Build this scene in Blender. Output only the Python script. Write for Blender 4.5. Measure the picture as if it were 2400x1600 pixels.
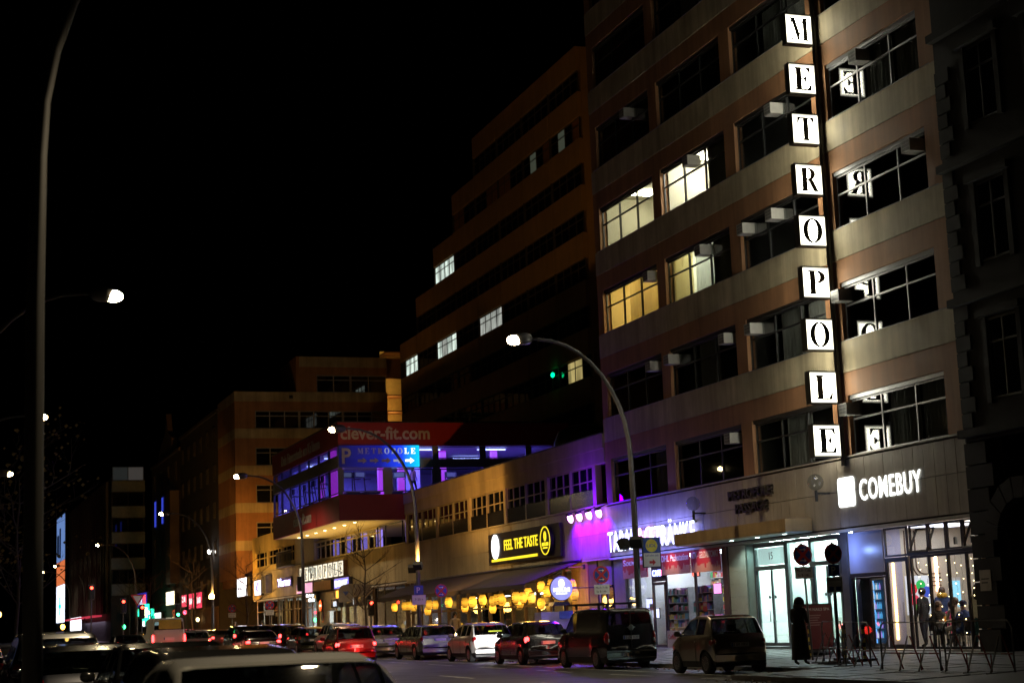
import bpy, bmesh, math, random
from mathutils import Matrix, Vector
random.seed(7)
R = math.radians
for o in list(bpy.data.objects):
    bpy.data.objects.remove(o)
SC = bpy.context.scene
COL = SC.collection

# ------------------------------------------------------------------ camera
cam = bpy.data.cameras.new('camera')
cam.sensor_width = 36.0
cam.lens = 36.0 * 3953.4 / 2400
cam.clip_end = 3000
cam.dof.use_dof = True
cam.dof.focus_distance = 52
cam.dof.aperture_fstop = 2.4
CAM = bpy.data.objects.new('camera', cam)
COL.objects.link(CAM)
yaw, pitch, roll = .3426, .16374, -.038693
fw = Vector((math.sin(yaw) * math.cos(pitch), math.cos(yaw) * math.cos(pitch), math.sin(pitch)))
rt = Vector((math.cos(yaw), -math.sin(yaw), 0))
up = rt.cross(fw)
r2 = math.cos(roll) * rt + math.sin(roll) * up
u2 = -math.sin(roll) * rt + math.cos(roll) * up
CAM.matrix_world = Matrix(((r2.x, u2.x, -fw.x, 0), (r2.y, u2.y, -fw.y, 0), (r2.z, u2.z, -fw.z, 1.6), (0, 0, 0, 1)))
SC.camera = CAM

# ------------------------------------------------------------------ night sky, exposure
wd = bpy.data.worlds.new('World')
SC.world = wd
wd.use_nodes = True
nt = wd.node_tree
sky = nt.nodes.new('ShaderNodeTexSky')
sky.sky_type = 'NISHITA'
sky.sun_disc = False
sky.sun_elevation = R(-9)
sky.sun_rotation = R(120)
nt.links.new(sky.outputs[0], nt.nodes['Background'].inputs[0])
nt.nodes['Background'].inputs[1].default_value = 0.05
SC.view_settings.view_transform = 'Standard'
SC.view_settings.look = 'None'
SC.view_settings.exposure = 0
SC.view_settings.gamma = 1
SC.render.engine = 'CYCLES'
SC.cycles.use_denoising = True
SC.cycles.use_light_tree = True
SC.cycles.max_bounces = 6
SC.cycles.diffuse_bounces = 3
SC.cycles.glossy_bounces = 3
SC.cycles.transparent_max_bounces = 12
SC.cycles.sample_clamp_indirect = 4
SC.cycles.volume_step_rate = 1
SC.cycles.volume_bounces = 0
SC.cycles.caustics_reflective = False
SC.cycles.caustics_refractive = False

# ------------------------------------------------------------------ materials
MT = {}
def mat(name, col, rough=.6, metal=0, var=.18, scale=3, streak=0, bump=0, coat=0, spec=.5):
    if name in MT: return MT[name]
    m = bpy.data.materials.new(name); m.use_nodes = True
    n = m.node_tree; b = n.nodes['Principled BSDF']
    b.inputs['Roughness'].default_value = rough
    b.inputs['Metallic'].default_value = metal
    b.inputs['Coat Weight'].default_value = coat
    b.inputs['Coat Roughness'].default_value = .07
    b.inputs['Specular IOR Level'].default_value = spec
    b.inputs['Base Color'].default_value = (*col, 1)
    if var:
        g = n.nodes.new('ShaderNodeNewGeometry')
        def layer(sc, sz, amt, prev):
            mp = n.nodes.new('ShaderNodeMapping'); mp.inputs['Scale'].default_value = (sc, sc, sz)
            n.links.new(g.outputs['Position'], mp.inputs[0])
            t = n.nodes.new('ShaderNodeTexNoise'); t.inputs['Scale'].default_value = 1; t.inputs['Detail'].default_value = 6
            t.inputs['Roughness'].default_value = .65
            n.links.new(mp.outputs[0], t.inputs['Vector'])
            r_ = n.nodes.new('ShaderNodeMapRange'); r_.inputs['From Min'].default_value = .3; r_.inputs['From Max'].default_value = .7
            r_.inputs['To Min'].default_value = 1 - amt; r_.inputs['To Max'].default_value = 1 + amt * .6
            n.links.new(t.outputs[0], r_.inputs[0])
            x = n.nodes.new('ShaderNodeVectorMath'); x.operation = 'SCALE'
            if prev is None: x.inputs[0].default_value = col
            else: n.links.new(prev, x.inputs[0])
            n.links.new(r_.outputs[0], x.inputs['Scale'])
            return x.outputs[0], t.outputs[0]
        c, h = layer(scale, scale, var, None)
        if streak: c, _ = layer(scale * 2.2, scale * .12, streak, c)
        n.links.new(c, b.inputs['Base Color'])
        if bump:
            bp = n.nodes.new('ShaderNodeBump'); bp.inputs['Strength'].default_value = bump; bp.inputs['Distance'].default_value = .02
            _, h2 = layer(scale * 12, scale * 12, .1, None)
            n.links.new(h2, bp.inputs['Height']); n.links.new(bp.outputs[0], b.inputs['Normal'])
            rr = n.nodes.new('ShaderNodeMapRange'); rr.inputs['To Min'].default_value = max(.05, rough - .22); rr.inputs['To Max'].default_value = min(1, rough + .15)
            n.links.new(h, rr.inputs[0]); n.links.new(rr.outputs[0], b.inputs['Roughness'])
    MT[name] = m
    return m

def emis(name, col, st, body=(.1, .1, .1)):
    if name in MT: return MT[name]
    m = bpy.data.materials.new(name); m.use_nodes = True
    b = m.node_tree.nodes['Principled BSDF']
    b.inputs['Base Color'].default_value = (*body, 1)
    b.inputs['Emission Color'].default_value = (*col, 1)
    b.inputs['Emission Strength'].default_value = st
    MT[name] = m
    return m

def glass(name, tint=(.8, .85, .85), ior=1.5, rough=.02):
    if name in MT: return MT[name]
    m = bpy.data.materials.new(name); m.use_nodes = True
    n = m.node_tree; n.nodes.clear()
    out = n.nodes.new('ShaderNodeOutputMaterial'); mx = n.nodes.new('ShaderNodeMixShader')
    tr = n.nodes.new('ShaderNodeBsdfTransparent'); tr.inputs[0].default_value = (*tint, 1)
    gl = n.nodes.new('ShaderNodeBsdfGlossy'); gl.inputs['Roughness'].default_value = rough
    fr = n.nodes.new('ShaderNodeFresnel'); ge = n.nodes.new('ShaderNodeNewGeometry'); mi = n.nodes.new('ShaderNodeMapRange')
    mi.inputs['To Min'].default_value = ior; mi.inputs['To Max'].default_value = 1 / ior   # same reflectance from both faces of a pane
    n.links.new(ge.outputs['Backfacing'], mi.inputs[0]); n.links.new(mi.outputs[0], fr.inputs[0])
    n.links.new(fr.outputs[0], mx.inputs[0]); n.links.new(tr.outputs[0], mx.inputs[1]); n.links.new(gl.outputs[0], mx.inputs[2])
    n.links.new(mx.outputs[0], out.inputs[0])
    MT[name] = m
    return m

def emis_var(name, col, st, lo=.45, hi=1.25, scale=1.5, zs=.3):
    m = emis(name, col, st); n = m.node_tree; b = n.nodes['Principled BSDF']     # lamps behind cloth or blinds: uneven brightness
    g = n.nodes.new('ShaderNodeNewGeometry'); mp = n.nodes.new('ShaderNodeMapping'); mp.inputs['Scale'].default_value = (scale, scale, scale * zs)
    t = n.nodes.new('ShaderNodeTexNoise'); t.inputs['Scale'].default_value = 1; r_ = n.nodes.new('ShaderNodeMapRange')
    r_.inputs['From Min'].default_value = .35; r_.inputs['From Max'].default_value = .65; r_.inputs['To Min'].default_value = st * lo; r_.inputs['To Max'].default_value = st * hi
    n.links.new(g.outputs['Position'], mp.inputs[0]); n.links.new(mp.outputs[0], t.inputs['Vector']); n.links.new(t.outputs[0], r_.inputs[0]); n.links.new(r_.outputs[0], b.inputs['Emission Strength'])
    return m
def drape(name, col):
    m = mat(name, col, .9, var=.1); n = m.node_tree; b = n.nodes['Principled BSDF']
    tr = n.nodes.new('ShaderNodeBsdfTranslucent'); tr.inputs[0].default_value = (*col, 1); mx = n.nodes.new('ShaderNodeMixShader'); mx.inputs[0].default_value = .5
    o = n.nodes['Material Output']; n.links.new(b.outputs[0], mx.inputs[1]); n.links.new(tr.outputs[0], mx.inputs[2]); n.links.new(mx.outputs[0], o.inputs[0])
    return m

# ------------------------------------------------------------------ mesh builder
class MB:
    def __init__(s): s.v = []; s.f = []; s.m = []
    def box(s, x0, x1, y0, y1, z0, z1, m=0):
        k = len(s.v)
        s.v += [(x0, y0, z0), (x1, y0, z0), (x1, y1, z0), (x0, y1, z0), (x0, y0, z1), (x1, y0, z1), (x1, y1, z1), (x0, y1, z1)]
        s.f += [(k, k+3, k+2, k+1), (k+4, k+5, k+6, k+7), (k, k+1, k+5, k+4), (k+1, k+2, k+6, k+5), (k+2, k+3, k+7, k+6), (k+3, k, k+4, k+7)]
        s.m += [m] * 6
        return s
    def quad(s, a, b, c, d, m=0):
        k = len(s.v); s.v += [a, b, c, d]; s.f.append((k, k+1, k+2, k+3)); s.m.append(m); return s
    def prism(s, pts, d0, d1, m=0, ax='z'):
        # polygon pts (2D) extruded along ax from d0 to d1
        k = len(s.v); n = len(pts)
        def P(p, d): return (p[0], p[1], d) if ax == 'z' else ((d, p[0], p[1]) if ax == 'x' else (p[0], d, p[1]))
        s.v += [P(p, d0) for p in pts] + [P(p, d1) for p in pts]
        s.f.append(tuple(k + i for i in reversed(range(n)))); s.f.append(tuple(k + n + i for i in range(n)))
        for i in range(n):
            j = (i + 1) % n; s.f.append((k + i, k + j, k + n + j, k + n + i))
        s.m += [m] * (n + 2)
        return s
    def tube(s, pts, r, n=8, m=0):
        pts = [Vector(p) for p in pts]; k0 = len(s.v)
        rr = r if isinstance(r, (list, tuple)) else [r] * len(pts)
        ref = None
        for i, p in enumerate(pts):
            d = (pts[min(i + 1, len(pts) - 1)] - pts[max(i - 1, 0)]).normalized()
            if ref is None:
                ref = Vector((0, 0, 1)) if abs(d.z) < .9 else Vector((1, 0, 0))
            a = d.cross(ref)
            if a.length < 1e-4: a = d.cross(Vector((0, 1, 0)))
            a.normalize(); b = d.cross(a).normalized(); ref = -b if False else ref
            for j in range(n):
                t = 2 * math.pi * j / n
                q = p + (a * math.cos(t) + b * math.sin(t)) * rr[i]
                s.v.append(tuple(q))
        for i in range(len(pts) - 1):
            for j in range(n):
                a = k0 + i * n + j; b = k0 + i * n + (j + 1) % n
                s.f.append((a, b, b + n, a + n)); s.m.append(m)
        s.f.append(tuple(k0 + j for j in reversed(range(n)))); s.m.append(m)
        s.f.append(tuple(k0 + (len(pts) - 1) * n + j for j in range(n))); s.m.append(m)
        return s
    def lathe(s, prof, n=16, c=(0, 0, 0), m=0, ax='z'):
        k0 = len(s.v)
        for r_, h in prof:
            for j in range(n):
                t = 2 * math.pi * j / n; a, b = r_ * math.cos(t), r_ * math.sin(t)
                q = (a, b, h) if ax == 'z' else ((h, a, b) if ax == 'x' else (a, h, b))
                s.v.append((c[0] + q[0], c[1] + q[1], c[2] + q[2]))
        for i in range(len(prof) - 1):
            for j in range(n):
                a = k0 + i * n + j; b = k0 + i * n + (j + 1) % n
                s.f.append((a, b, b + n, a + n)); s.m.append(m)
        s.f.append(tuple(k0 + j for j in reversed(range(n)))); s.m.append(m)
        s.f.append(tuple(k0 + (len(prof) - 1) * n + j for j in range(n))); s.m.append(m)
        return s
    def ell(s, c, r, n=12, k=8, p=1.0, m=0):
        pr = []
        for i in range(k + 1):
            t = -math.pi / 2 + math.pi * i / k
            pr.append((max(1e-3, abs(math.cos(t)) ** p), math.copysign(abs(math.sin(t)) ** p, math.sin(t))))
        k0 = len(s.v); s.lathe(pr, n, (0, 0, 0), m)
        for i in range(k0, len(s.v)):
            x, y, z = s.v[i]; s.v[i] = (c[0] + x * r[0], c[1] + y * r[1], c[2] + z * r[2])
        return s
    def mesh(s, name, mats, smooth=False):
        me = bpy.data.meshes.new(name); me.from_pydata(s.v, [], s.f)
        if not isinstance(mats, (list, tuple)): mats = [mats]
        for x in mats: me.materials.append(x)
        me.polygons.foreach_set('material_index', s.m)
        if smooth: me.polygons.foreach_set('use_smooth', [True] * len(me.polygons))
        me.update()
        return me

WM = {}
KIDS = {}
I4 = Matrix.Identity(4)
def put(me, name, M=I4, parent=None):
    """link mesh (or light data, or None for an Empty) at world matrix M under parent"""
    o = bpy.data.objects.new(name, me); COL.objects.link(o)
    if parent is not None:
        o.parent = parent; o.matrix_basis = WM[parent.name].inverted() @ M
        KIDS.setdefault(parent.name, []).append(o)
    else:
        o.matrix_basis = M
    WM[o.name] = M.copy()
    return o
def tag(o, label, cat, group=None):
    o['label'] = label; o['category'] = cat
    if group: o['group'] = group
    return o
def thing(name, label, cat, loc=(0, 0, 0), rz=0, group=None):
    o = put(None, name, Matrix.Translation(loc) @ Matrix.Rotation(rz, 4, 'Z')); o.empty_display_size = .2
    return tag(o, label, cat, group)
def struct(me, name, M=I4):
    o = put(me, name, M); o['kind'] = 'structure'; return o
def T(x, y, z): return Matrix.Translation((x, y, z))
def FS(y, z, x=27.0):      # frame on a street-parallel facade: u towards -Y, v up, w towards the street
    return Matrix(((0, 0, -1, x), (-1, 0, 0, y), (0, 1, 0, z), (0, 0, 0, 1)))
def FP(x, z, y):           # frame on a facade facing the camera side (-Y): u towards +X, v up, w towards -Y
    return Matrix(((1, 0, 0, x), (0, 0, -1, y), (0, 1, 0, z), (0, 0, 0, 1)))
def copy_tree(o, parent=None, M=None):
    c = o.copy(); COL.objects.link(c)
    if parent is not None: c.parent = parent
    if M is not None: c.matrix_basis = M
    WM[c.name] = M.copy() if M is not None else WM[o.name].copy()
    for ch in [x for x in KIDS.get(o.name, [])]:
        copy_tree(ch, c)
    return c
def light(kind, name, M, power, col, parent=None, size=.1, angle=None, blend=.5, sx=None, sy=None):
    l = bpy.data.lights.new(name, kind); l.energy = power; l.color = col
    if kind == 'AREA':
        l.size = sx or size
        if sy: l.shape = 'RECTANGLE'; l.size_y = sy
    else: l.shadow_soft_size = size
    if kind == 'SPOT':
        l.spot_size = angle; l.spot_blend = blend
    return put(l, name, M, parent)
def aim(p, q):
    d = (Vector(q) - Vector(p)).normalized()
    return Matrix.Translation(p) @ d.to_track_quat('-Z', 'Y').to_matrix().to_4x4()
def gz(y): return max(0.0, .0042 * (y - 45))

# ------------------------------------------------------------------ lettering
def curve_mesh(cu, name):
    ob = bpy.data.objects.new('tmp', cu); COL.objects.link(ob)
    bpy.context.view_layer.update()
    me = bpy.data.meshes.new_from_object(ob.evaluated_get(bpy.context.evaluated_depsgraph_get()))
    bpy.data.objects.remove(ob); me.name = name
    return me
TXT = {}
def text_mesh(txt, h, width=None, depth=.02, off=0.0, shear=0.0, spacing=1.0):
    key = (txt, h, width, depth, off, shear, spacing)
    if key in TXT: return TXT[key].copy()
    cu = bpy.data.curves.new('t', 'FONT'); cu.body = txt; cu.size = 1; cu.extrude = .001; cu.offset = off
    cu.align_x = 'LEFT'; cu.resolution_u = 3; cu.shear = shear; cu.space_character = spacing
    me = curve_mesh(cu, 'lettering')
    xs = [v.co.x for v in me.vertices]; ys = [v.co.y for v in me.vertices]; zs = [v.co.z for v in me.vertices]
    if not xs: return me
    sy = h / (max(ys) - min(ys)); sx = sy if width is None else width / (max(xs) - min(xs))
    x0, y0, z0, zd = min(xs), min(ys), min(zs), max(1e-6, max(zs) - min(zs))
    for v in me.vertices: v.co = ((v.co.x - x0) * sx, (v.co.y - y0) * sy, (v.co.z - z0) / zd * depth)
    TXT[key] = me
    return me.copy()
def lettering(parent, F, txt, u, v, h, m, width=None, w=.01, depth=.02, off=0.0, name='lettering', shear=0.0, spacing=1.0):
    me = text_mesh(txt, h, width, depth, off, shear, spacing); me.materials.clear(); me.materials.append(m)
    return put(me, name, F @ T(u, v, w), parent)
def arc(cx, cy, rx, ry, a0, a1, n=9):
    return [(cx + rx * math.cos(R(a0 + (a1 - a0) * i / n)), cy + ry * math.sin(R(a0 + (a1 - a0) * i / n))) for i in range(n + 1)]
GL = {
 'E': ([(0,0),(.88,0),(.92,.28),(.86,.28),(.7,.07),(.42,.07),(.42,.47),(.52,.47),(.62,.36),(.68,.36),(.68,.64),(.62,.64),(.52,.53),(.42,.53),(.42,.93),(.68,.93),(.82,.74),(.88,.74),(.86,1),(0,1),(0,.96),(.14,.92),(.14,.08),(0,.04)],),
 'T': ([(.26,0),(.74,0),(.74,.04),(.64,.08),(.64,.93),(.78,.93),(.92,.72),(.98,.72),(.95,1),(.05,1),(.02,.72),(.08,.72),(.22,.93),(.36,.93),(.36,.08),(.26,.04)],),
 'L': ([(0,0),(.85,0),(.9,.3),(.84,.3),(.68,.07),(.42,.07),(.42,.92),(.56,.96),(.56,1),(0,1),(0,.96),(.14,.92),(.14,.08),(0,.04)],),
 'M': ([(0,0),(.24,0),(.24,.04),(.17,.08),(.17,.84),(.46,0),(.52,0),(.8,.8),(.8,.08),(.7,.04),(.7,0),(1.14,0),(1.14,.04),(1.05,.08),(1.05,.92),(1.14,.96),(1.14,1),(.82,1),(.58,.32),(.34,1),(0,1),(0,.96),(.1,.92),(.1,.08),(0,.04)],),
 'P': ([(0,0),(.56,0),(.56,.04),(.42,.08),(.42,.46)] + arc(.5,.73,.42,.27,-90,90) + [(0,1),(0,.96),(.14,.92),(.14,.08),(0,.04)], [(.42,.53)] + arc(.47,.735,.18,.205,-90,90) + [(.42,.94)]),
 'R': ([(0,0),(.54,0),(.54,.04),(.42,.08),(.42,.46),(.48,.46),(.76,0),(1.08,0),(1.08,.04),(.98,.08),(.72,.51)] + arc(.5,.745,.39,.255,-52,90) + [(0,1),(0,.96),(.14,.92),(.14,.08),(0,.04)], [(.42,.54)] + arc(.47,.74,.16,.2,-90,90) + [(.42,.94)]),
 'O': (arc(.5,.5,.5,.53,0,345,23), arc(.5,.5,.24,.46,0,345,23)),
}
GM = {}
def glyph(ch):
    if ch in GM: return GM[ch]
    cu = bpy.data.curves.new('g', 'CURVE'); cu.dimensions = '2D'; cu.fill_mode = 'BOTH'; cu.extrude = .02
    for pts in GL[ch]:
        sp = cu.splines.new('POLY'); sp.points.add(len(pts) - 1); sp.use_cyclic_u = True
        for p, q in zip(sp.points, pts): p.co = (q[0], q[1], 0, 1)
    GM[ch] = curve_mesh(cu, 'letter')
    return GM[ch]
GW = {'E': .92, 'T': 1, 'L': .9, 'M': 1.14, 'P': .92, 'R': 1.08, 'O': 1}
def put_glyph(parent, F, ch, cu, v, h, wd, m, w=.02):
    me = glyph(ch).copy(); me.materials.clear(); me.materials.append(m)
    s = wd
    return put(me, 'letter', F @ T(cu - s * GW[ch] / 2, v, w) @ Matrix.Diagonal((s, h, .3, 1)), parent)

# ------------------------------------------------------------------ shared materials
CREAM = mat('cream_plaster', (.44, .37, .24), .75, var=.24, scale=.8, streak=.36, bump=.15)
ORANGE = mat('orange_plaster', (.35, .175, .083), .75, var=.22, scale=.8, streak=.3, bump=.15)
TCREAM = mat('tower_ochre_panel', (.40, .24, .11), .8, var=.16, scale=.5, streak=.15)
STONE = mat('travertine_slab', (.36, .31, .25), .6, var=.2, scale=1.2, streak=.25, bump=.2)
CONC = mat('ochre_concrete', (.45, .38, .24), .7, var=.22, scale=.8, streak=.28, bump=.2)
DARKM = mat('dark_frame_metal', (.05, .05, .052), .4, .5, var=.1)
ALU = mat('grey_aluminium', (.28, .28, .29), .4, .7, var=.15, scale=5)
BLACK = mat('black_metal', (.015, .015, .017), .5, 0, var=.1)
INNER = mat('dim_interior', (.12, .11, .1), .9, var=.1)
WHITEP = mat('white_paint', (.75, .75, .72), .5, var=.06)
WPAN = mat('white_pane_wall', (.7, .7, .68), .7, var=.05)
DGLASS = mat('dark_window_glass', (.008, .009, .012), .03, 0, var=0, spec=.9)
CLEAR = glass('clear_glass', (.9, .93, .93))
TINT = glass('tinted_glass', (.78, .8, .8))
CARGL = glass('car_glass', (.32, .36, .37), 1.6)
GREYM = mat('galvanised_steel', (.22, .22, .22), .5, .5, var=.25, scale=8)
LAMPPOST = mat('lamp_post_paint', (.1, .095, .1), .4, .3, var=.12, scale=4)
RED_S = mat('sign_red', (.5, .015, .02), .4, var=.04)
BLUE_S = mat('sign_blue', (.01, .05, .3), .4, var=.04)
PLAT = mat('plate_white', (.7, .7, .68), .4, var=.03)
RUB = mat('tyre_rubber', (.012, .012, .012), .8, var=.1, scale=10)
# ================================================================== ground, road, pavements
ASPH = mat('asphalt', (.045, .043, .045), .55, var=.3, scale=.7, bump=.5)
PAVE = mat('granite_paving', (.16, .155, .15), .6, var=.28, scale=1.3, bump=.35)
KERB = mat('granite_kerb', (.2, .19, .18), .6, var=.25, scale=2, bump=.3)
YS = [-40, 30, 45, 80, 120, 160, 240, 420, 1500]
def strip(x0, x1, z0, z1, ys, m, name):
    b = MB()
    for a, c in zip(ys[:-1], ys[1:]):
        b.quad((x0, a, z0 + gz(a)), (x1, a, z1 + gz(a)), (x1, c, z1 + gz(c)), (x0, c, z0 + gz(c)))
    return b.mesh(name, m)
struct(strip(-700, 700, -.02, -.02, YS, mat('far_ground', (.05, .048, .045), .9), 'ground'), 'ground')
struct(strip(-14, 21.75, 0, 0, YS, ASPH, 'road'), 'road')
sw = struct(strip(21.7, 27.6, .10, .33, [37.2] + YS[2:], PAVE, 'pavement'), 'pavement')
sw2 = struct(strip(18.6, 27.6, .10, .33, [-40, 30, 37.2], PAVE, 'pavement_corner'), 'pavement_corner')
struct(strip(-14, .2, .12, .12, YS, PAVE, 'median'), 'median')
# kerb stones
km = MB().box(-.11, .11, -.49, .49, -.14, .12).mesh('kerb_stone', KERB)
ke = struct(MB().box(21.52, 21.58, 37.2, 150, -.3, .05).mesh('kerb', KERB), 'kerb')
for i in range(110):
    y = 37.8 + i
    put(km, 'kerb_stone', T(21.68, y, gz(y) + .006 * math.sin(i * 2.7)) @ Matrix.Rotation(.0042 if y > 45 else 0, 4, 'X'), ke)
for i in range(9): put(km, 'kerb_stone', T(18.58, 36.6 - i, .004 * math.sin(i * 2.1)), ke)
for i in range(3): put(km, 'kerb_stone', T(19.1 + i, 37.2, 0) @ Matrix.Rotation(R(90), 4, 'Z'), ke)
# granite slabs of the pavement (near part, as single stones)
sm = MB().box(-.39, .39, -.485, .485, -.05, .02).mesh('paving_slab', PAVE)
rnd = random.Random(3)
def slab_z(x, y, x0): return .10 + .23 * (x - x0) / (27.6 - x0) + gz(y)
for i in range(24):
    y = 37.8 + i * .98
    for j in range(6):
        x = 22.25 + j * .81 + (.15 if i % 2 else -.1)
        put(sm, 'paving_slab', T(x, y, slab_z(x, y, 21.7) - .008 + rnd.uniform(-.006, .006)) @ Matrix.Rotation(-.039, 4, 'Y') @ Matrix.Rotation(rnd.uniform(-.006, .006), 4, 'Z'), sw)
for i in range(7):
    y = 30.6 + i * .98
    for j in range(9):
        x = 19.3 + j * .81 + (.15 if i % 2 else -.1)
        put(sm, 'paving_slab', T(x, y, slab_z(x, y, 18.6) - .008 + rnd.uniform(-.006, .006)) @ Matrix.Rotation(-.0255, 4, 'Y'), sw2)
# lane markings
MARK = mat('road_paint', (.55, .55, .5), .6, var=.45, scale=2.5)
def marks(name, x, ys, w, ln):
    b = MB()
    for y in ys: b.quad((x - w / 2, y, gz(y) + .006), (x + w / 2, y, gz(y) + .006), (x + w / 2, y + ln, gz(y + ln) + .006), (x - w / 2, y + ln, gz(y + ln) + .006))
    struct(b.mesh(name, MARK), name)
marks('lane_marking', 18.6, [24 + 6 * i for i in range(22)], .12, 3)
marks('lane_marking', 15.2, [20 + 9 * i for i in range(16)], .12, 3.4)
marks('lane_marking', 11.8, [20 + 9 * i for i in range(16)], .12, 3.4)
marks('edge_line', 19.35, [30], .1, 90)
# fallen leaves along the kerb
LEAF = mat('fallen_leaf', (.16, .085, .03), .8, var=.4, scale=6)
b = MB(); rl = random.Random(11)
for i in range(900):
    y = rl.uniform(31, 90); x = (21.5 if y > 37.2 else 18.4) - abs(rl.gauss(0, .35)); a = rl.uniform(0, 6.28); s_ = rl.uniform(.03, .07); t = rl.uniform(.005, .04)
    z = gz(y) + .008
    c, d = math.cos(a) * s_, math.sin(a) * s_
    b.quad((x - c, y - d, z), (x + d * .6, y - c * .6, z + t), (x + c, y + d, z + t * .5), (x - d * .6, y + c * .6, z))
lv = put(b.mesh('fallen_leaves', LEAF), 'fallen_leaves'); lv['kind'] = 'stuff'; tag(lv, 'dry brown fallen leaves gathered along the kerb', 'leaves')

# ================================================================== window helper
BOXC = {}
def ubox(w, h, d, m, name):
    k = (round(w, 3), round(h, 3), round(d, 3), m.name, name)
    if k not in BOXC: BOXC[k] = MB().box(0, w, 0, h, -d, 0).mesh(name, m)
    return BOXC[k]
FRC = {}
def window(bld, F, u, v, w, h, cuts, tr=None, frame=None, pane=None, fw_=.06, rec=.14, sub=None, shut=0, lift=()):
    """window part (its frame) with every pane a sub-part; cuts = mullion positions 0..1; tr = transom height"""
    frame = frame or DARKM; pane = pane or TINT
    key = (round(w, 3), round(h, 3), tuple(cuts), tr, frame.name, fw_, shut)
    hh = h - shut
    if key not in FRC:
        b = MB(); d0, d1 = -.06, 0
        b.box(0, w, 0, fw_, d0, d1).box(0, w, hh - fw_, hh, d0, d1).box(0, fw_, fw_, hh - fw_, d0, d1).box(w - fw_, w, fw_, hh - fw_, d0, d1)
        for c in cuts: b.box(c * w - fw_ * .6, c * w + fw_ * .6, fw_, hh - fw_, d0, d1 + .012)
        if tr: b.box(fw_, w - fw_, tr - fw_ / 2, tr + fw_ / 2, d0, d1 + .006)
        if shut: b.box(0, w, hh + .002, h, -.1, .08)
        FRC[key] = b.mesh('window', frame)
    wo = put(FRC[key], 'window', F @ T(u, v, -rec), bld)
    xs = [0] + list(cuts) + [1]; zs = [fw_, hh - fw_] if not tr else [fw_, tr - fw_ / 2, tr + fw_ / 2, hh - fw_]
    for i in range(len(xs) - 1):
        a = xs[i] * w + (fw_ if i == 0 else fw_ * .6); c = xs[i + 1] * w - (fw_ if i == len(xs) - 2 else fw_ * .6)
        for j in range(0, len(zs), 2):
            pm = pane[i % len(pane)] if isinstance(pane, list) else pane
            put(ubox(c - a, zs[j + 1] - zs[j], .012, pm, 'pane'), 'pane', F @ T(u + a, v + zs[j], -rec - .025), wo)
    return wo
def slabpart(bld, F, name, u0, u1, v0, v1, w0, w1, m):
    return put(MB().box(u0, u1, v0, v1, w0, w1).mesh(name, m), name, F, bld)
CURT = {}
def curtain(bld, F, u, v, w, h, m, depth=-.35, seed=0, name='curtain'):
    n = max(6, int(w / .06)); b = MB(); r_ = random.Random(seed)
    pr = [(u + w * i / n, depth + .03 * math.sin(i * 1.9 + seed) + r_.uniform(-.01, .01)) for i in range(n + 1)]
    for (a, d), (c, e) in zip(pr[:-1], pr[1:]): b.quad((a, v, d), (c, v, e), (c, v + h, e), (a, v + h, d))
    return put(b.mesh(name, m, True), name, F, bld)

# ================================================================== office building with the vertical sign
OB = thing('office_building', 'beige and orange banded office block with stone ground floor behind the tall letter sign', 'building', (27, 52, 0))
Y0, Y1 = 39.1, 64.75
F0 = FS(Y1, 0)                       # u = Y1 - y
U = lambda y: Y1 - y
COLS = [(58.65, 64.15), (52.35, 57.9), (46.1, 51.55), (39.95, 45.15)]
SILL = [6.2 + 3.53 * i for i in range(9)]
WH = 1.83
piers = [(Y0, 39.95), (45.15, 46.1), (51.55, 52.35), (57.9, 58.65), (64.15, Y1)]
edges = [Y0] + [(a + b_) / 2 for a, b_ in piers[1:-1]] + [Y1]
for i, s in enumerate(SILL[:-1]):
    for k in range(4):
        ya, yb = edges[k], edges[k + 1]
        if i > 0:
            slabpart(OB, F0, 'spandrel_panel', U(yb) + .004, U(ya) - .004, s - .97, s - .012, -.3, .02, CREAM)
            slabpart(OB, F0, 'spandrel_panel', U(yb) + .002, U(ya) - .002, s - 1.7, s - .982, -.3, 0, ORANGE)
    for a, b_ in piers:
        slabpart(OB, F0, 'pier', U(b_), U(a), s - .01, s + WH, -.3, -.004, ORANGE)
    slabpart(OB, F0, 'window_ledge', U(Y1) + .3, U(Y0) - .3, s - .011, s - .0005, -.14, .05, ALU)
    slabpart(OB, F0, 'floor_slab', 0, U(Y0), s - 1.1, s - .9, -7, -.31, INNER)
    for yy in (45.6, 51.95, 58.28): slabpart(OB, F0, 'inner_wall', U(yy) - .1, U(yy) + .1, s - .9, s + 2.43, -7, -.31, INNER)
slabpart(OB, F0, 'back_wall', 0, U(Y0), 4, 34, -7.3, -7.05, INNER)
slabpart(OB, F0, 'end_wall', U(Y0) - .25, U(Y0) - .002, .2, 34.3, -13, -.32, ORANGE)
slabpart(OB, F0, 'end_wall', .002, .25, .2, 34.3, -13, -.32, ORANGE)
slabpart(OB, F0, 'roof', 0, U(Y0), 34.31, 34.7, -13, .1, CREAM)
CURG = mat('grey_curtain', (.34, .33, .3), .9, var=.1); CURY = drape('yellow_curtain', (.75, .6, .3)); CURW = drape('white_curtain', (.75, .75, .7))
for i, s in enumerate(SILL[:-1]):
    for k, (ya, yb) in enumerate(COLS):
        w = yb - ya; cuts = (.34, .665) if k != 3 else (.325, .68)
        lit = (i in (2, 3) and k in (0, 1))
        window(OB, F0, U(yb), s, w, WH, cuts, 1.1, DARKM if k != 3 else ALU, CLEAR if lit else TINT, .055, .14, shut=.13)
        if not lit and (i * 7 + k * 3) % 4 in (1, 2):
            curtain(OB, F0, U(yb) + w * .36, s, w * .3, WH - .15, CURG, -.34, i * 5 + k)
        if not lit and (i + k) % 3 == 0:
            curtain(OB, F0, U(yb) + w * .68, s, w * .28, WH - .15, CURG, -.36, i * 3 + k)
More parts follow.
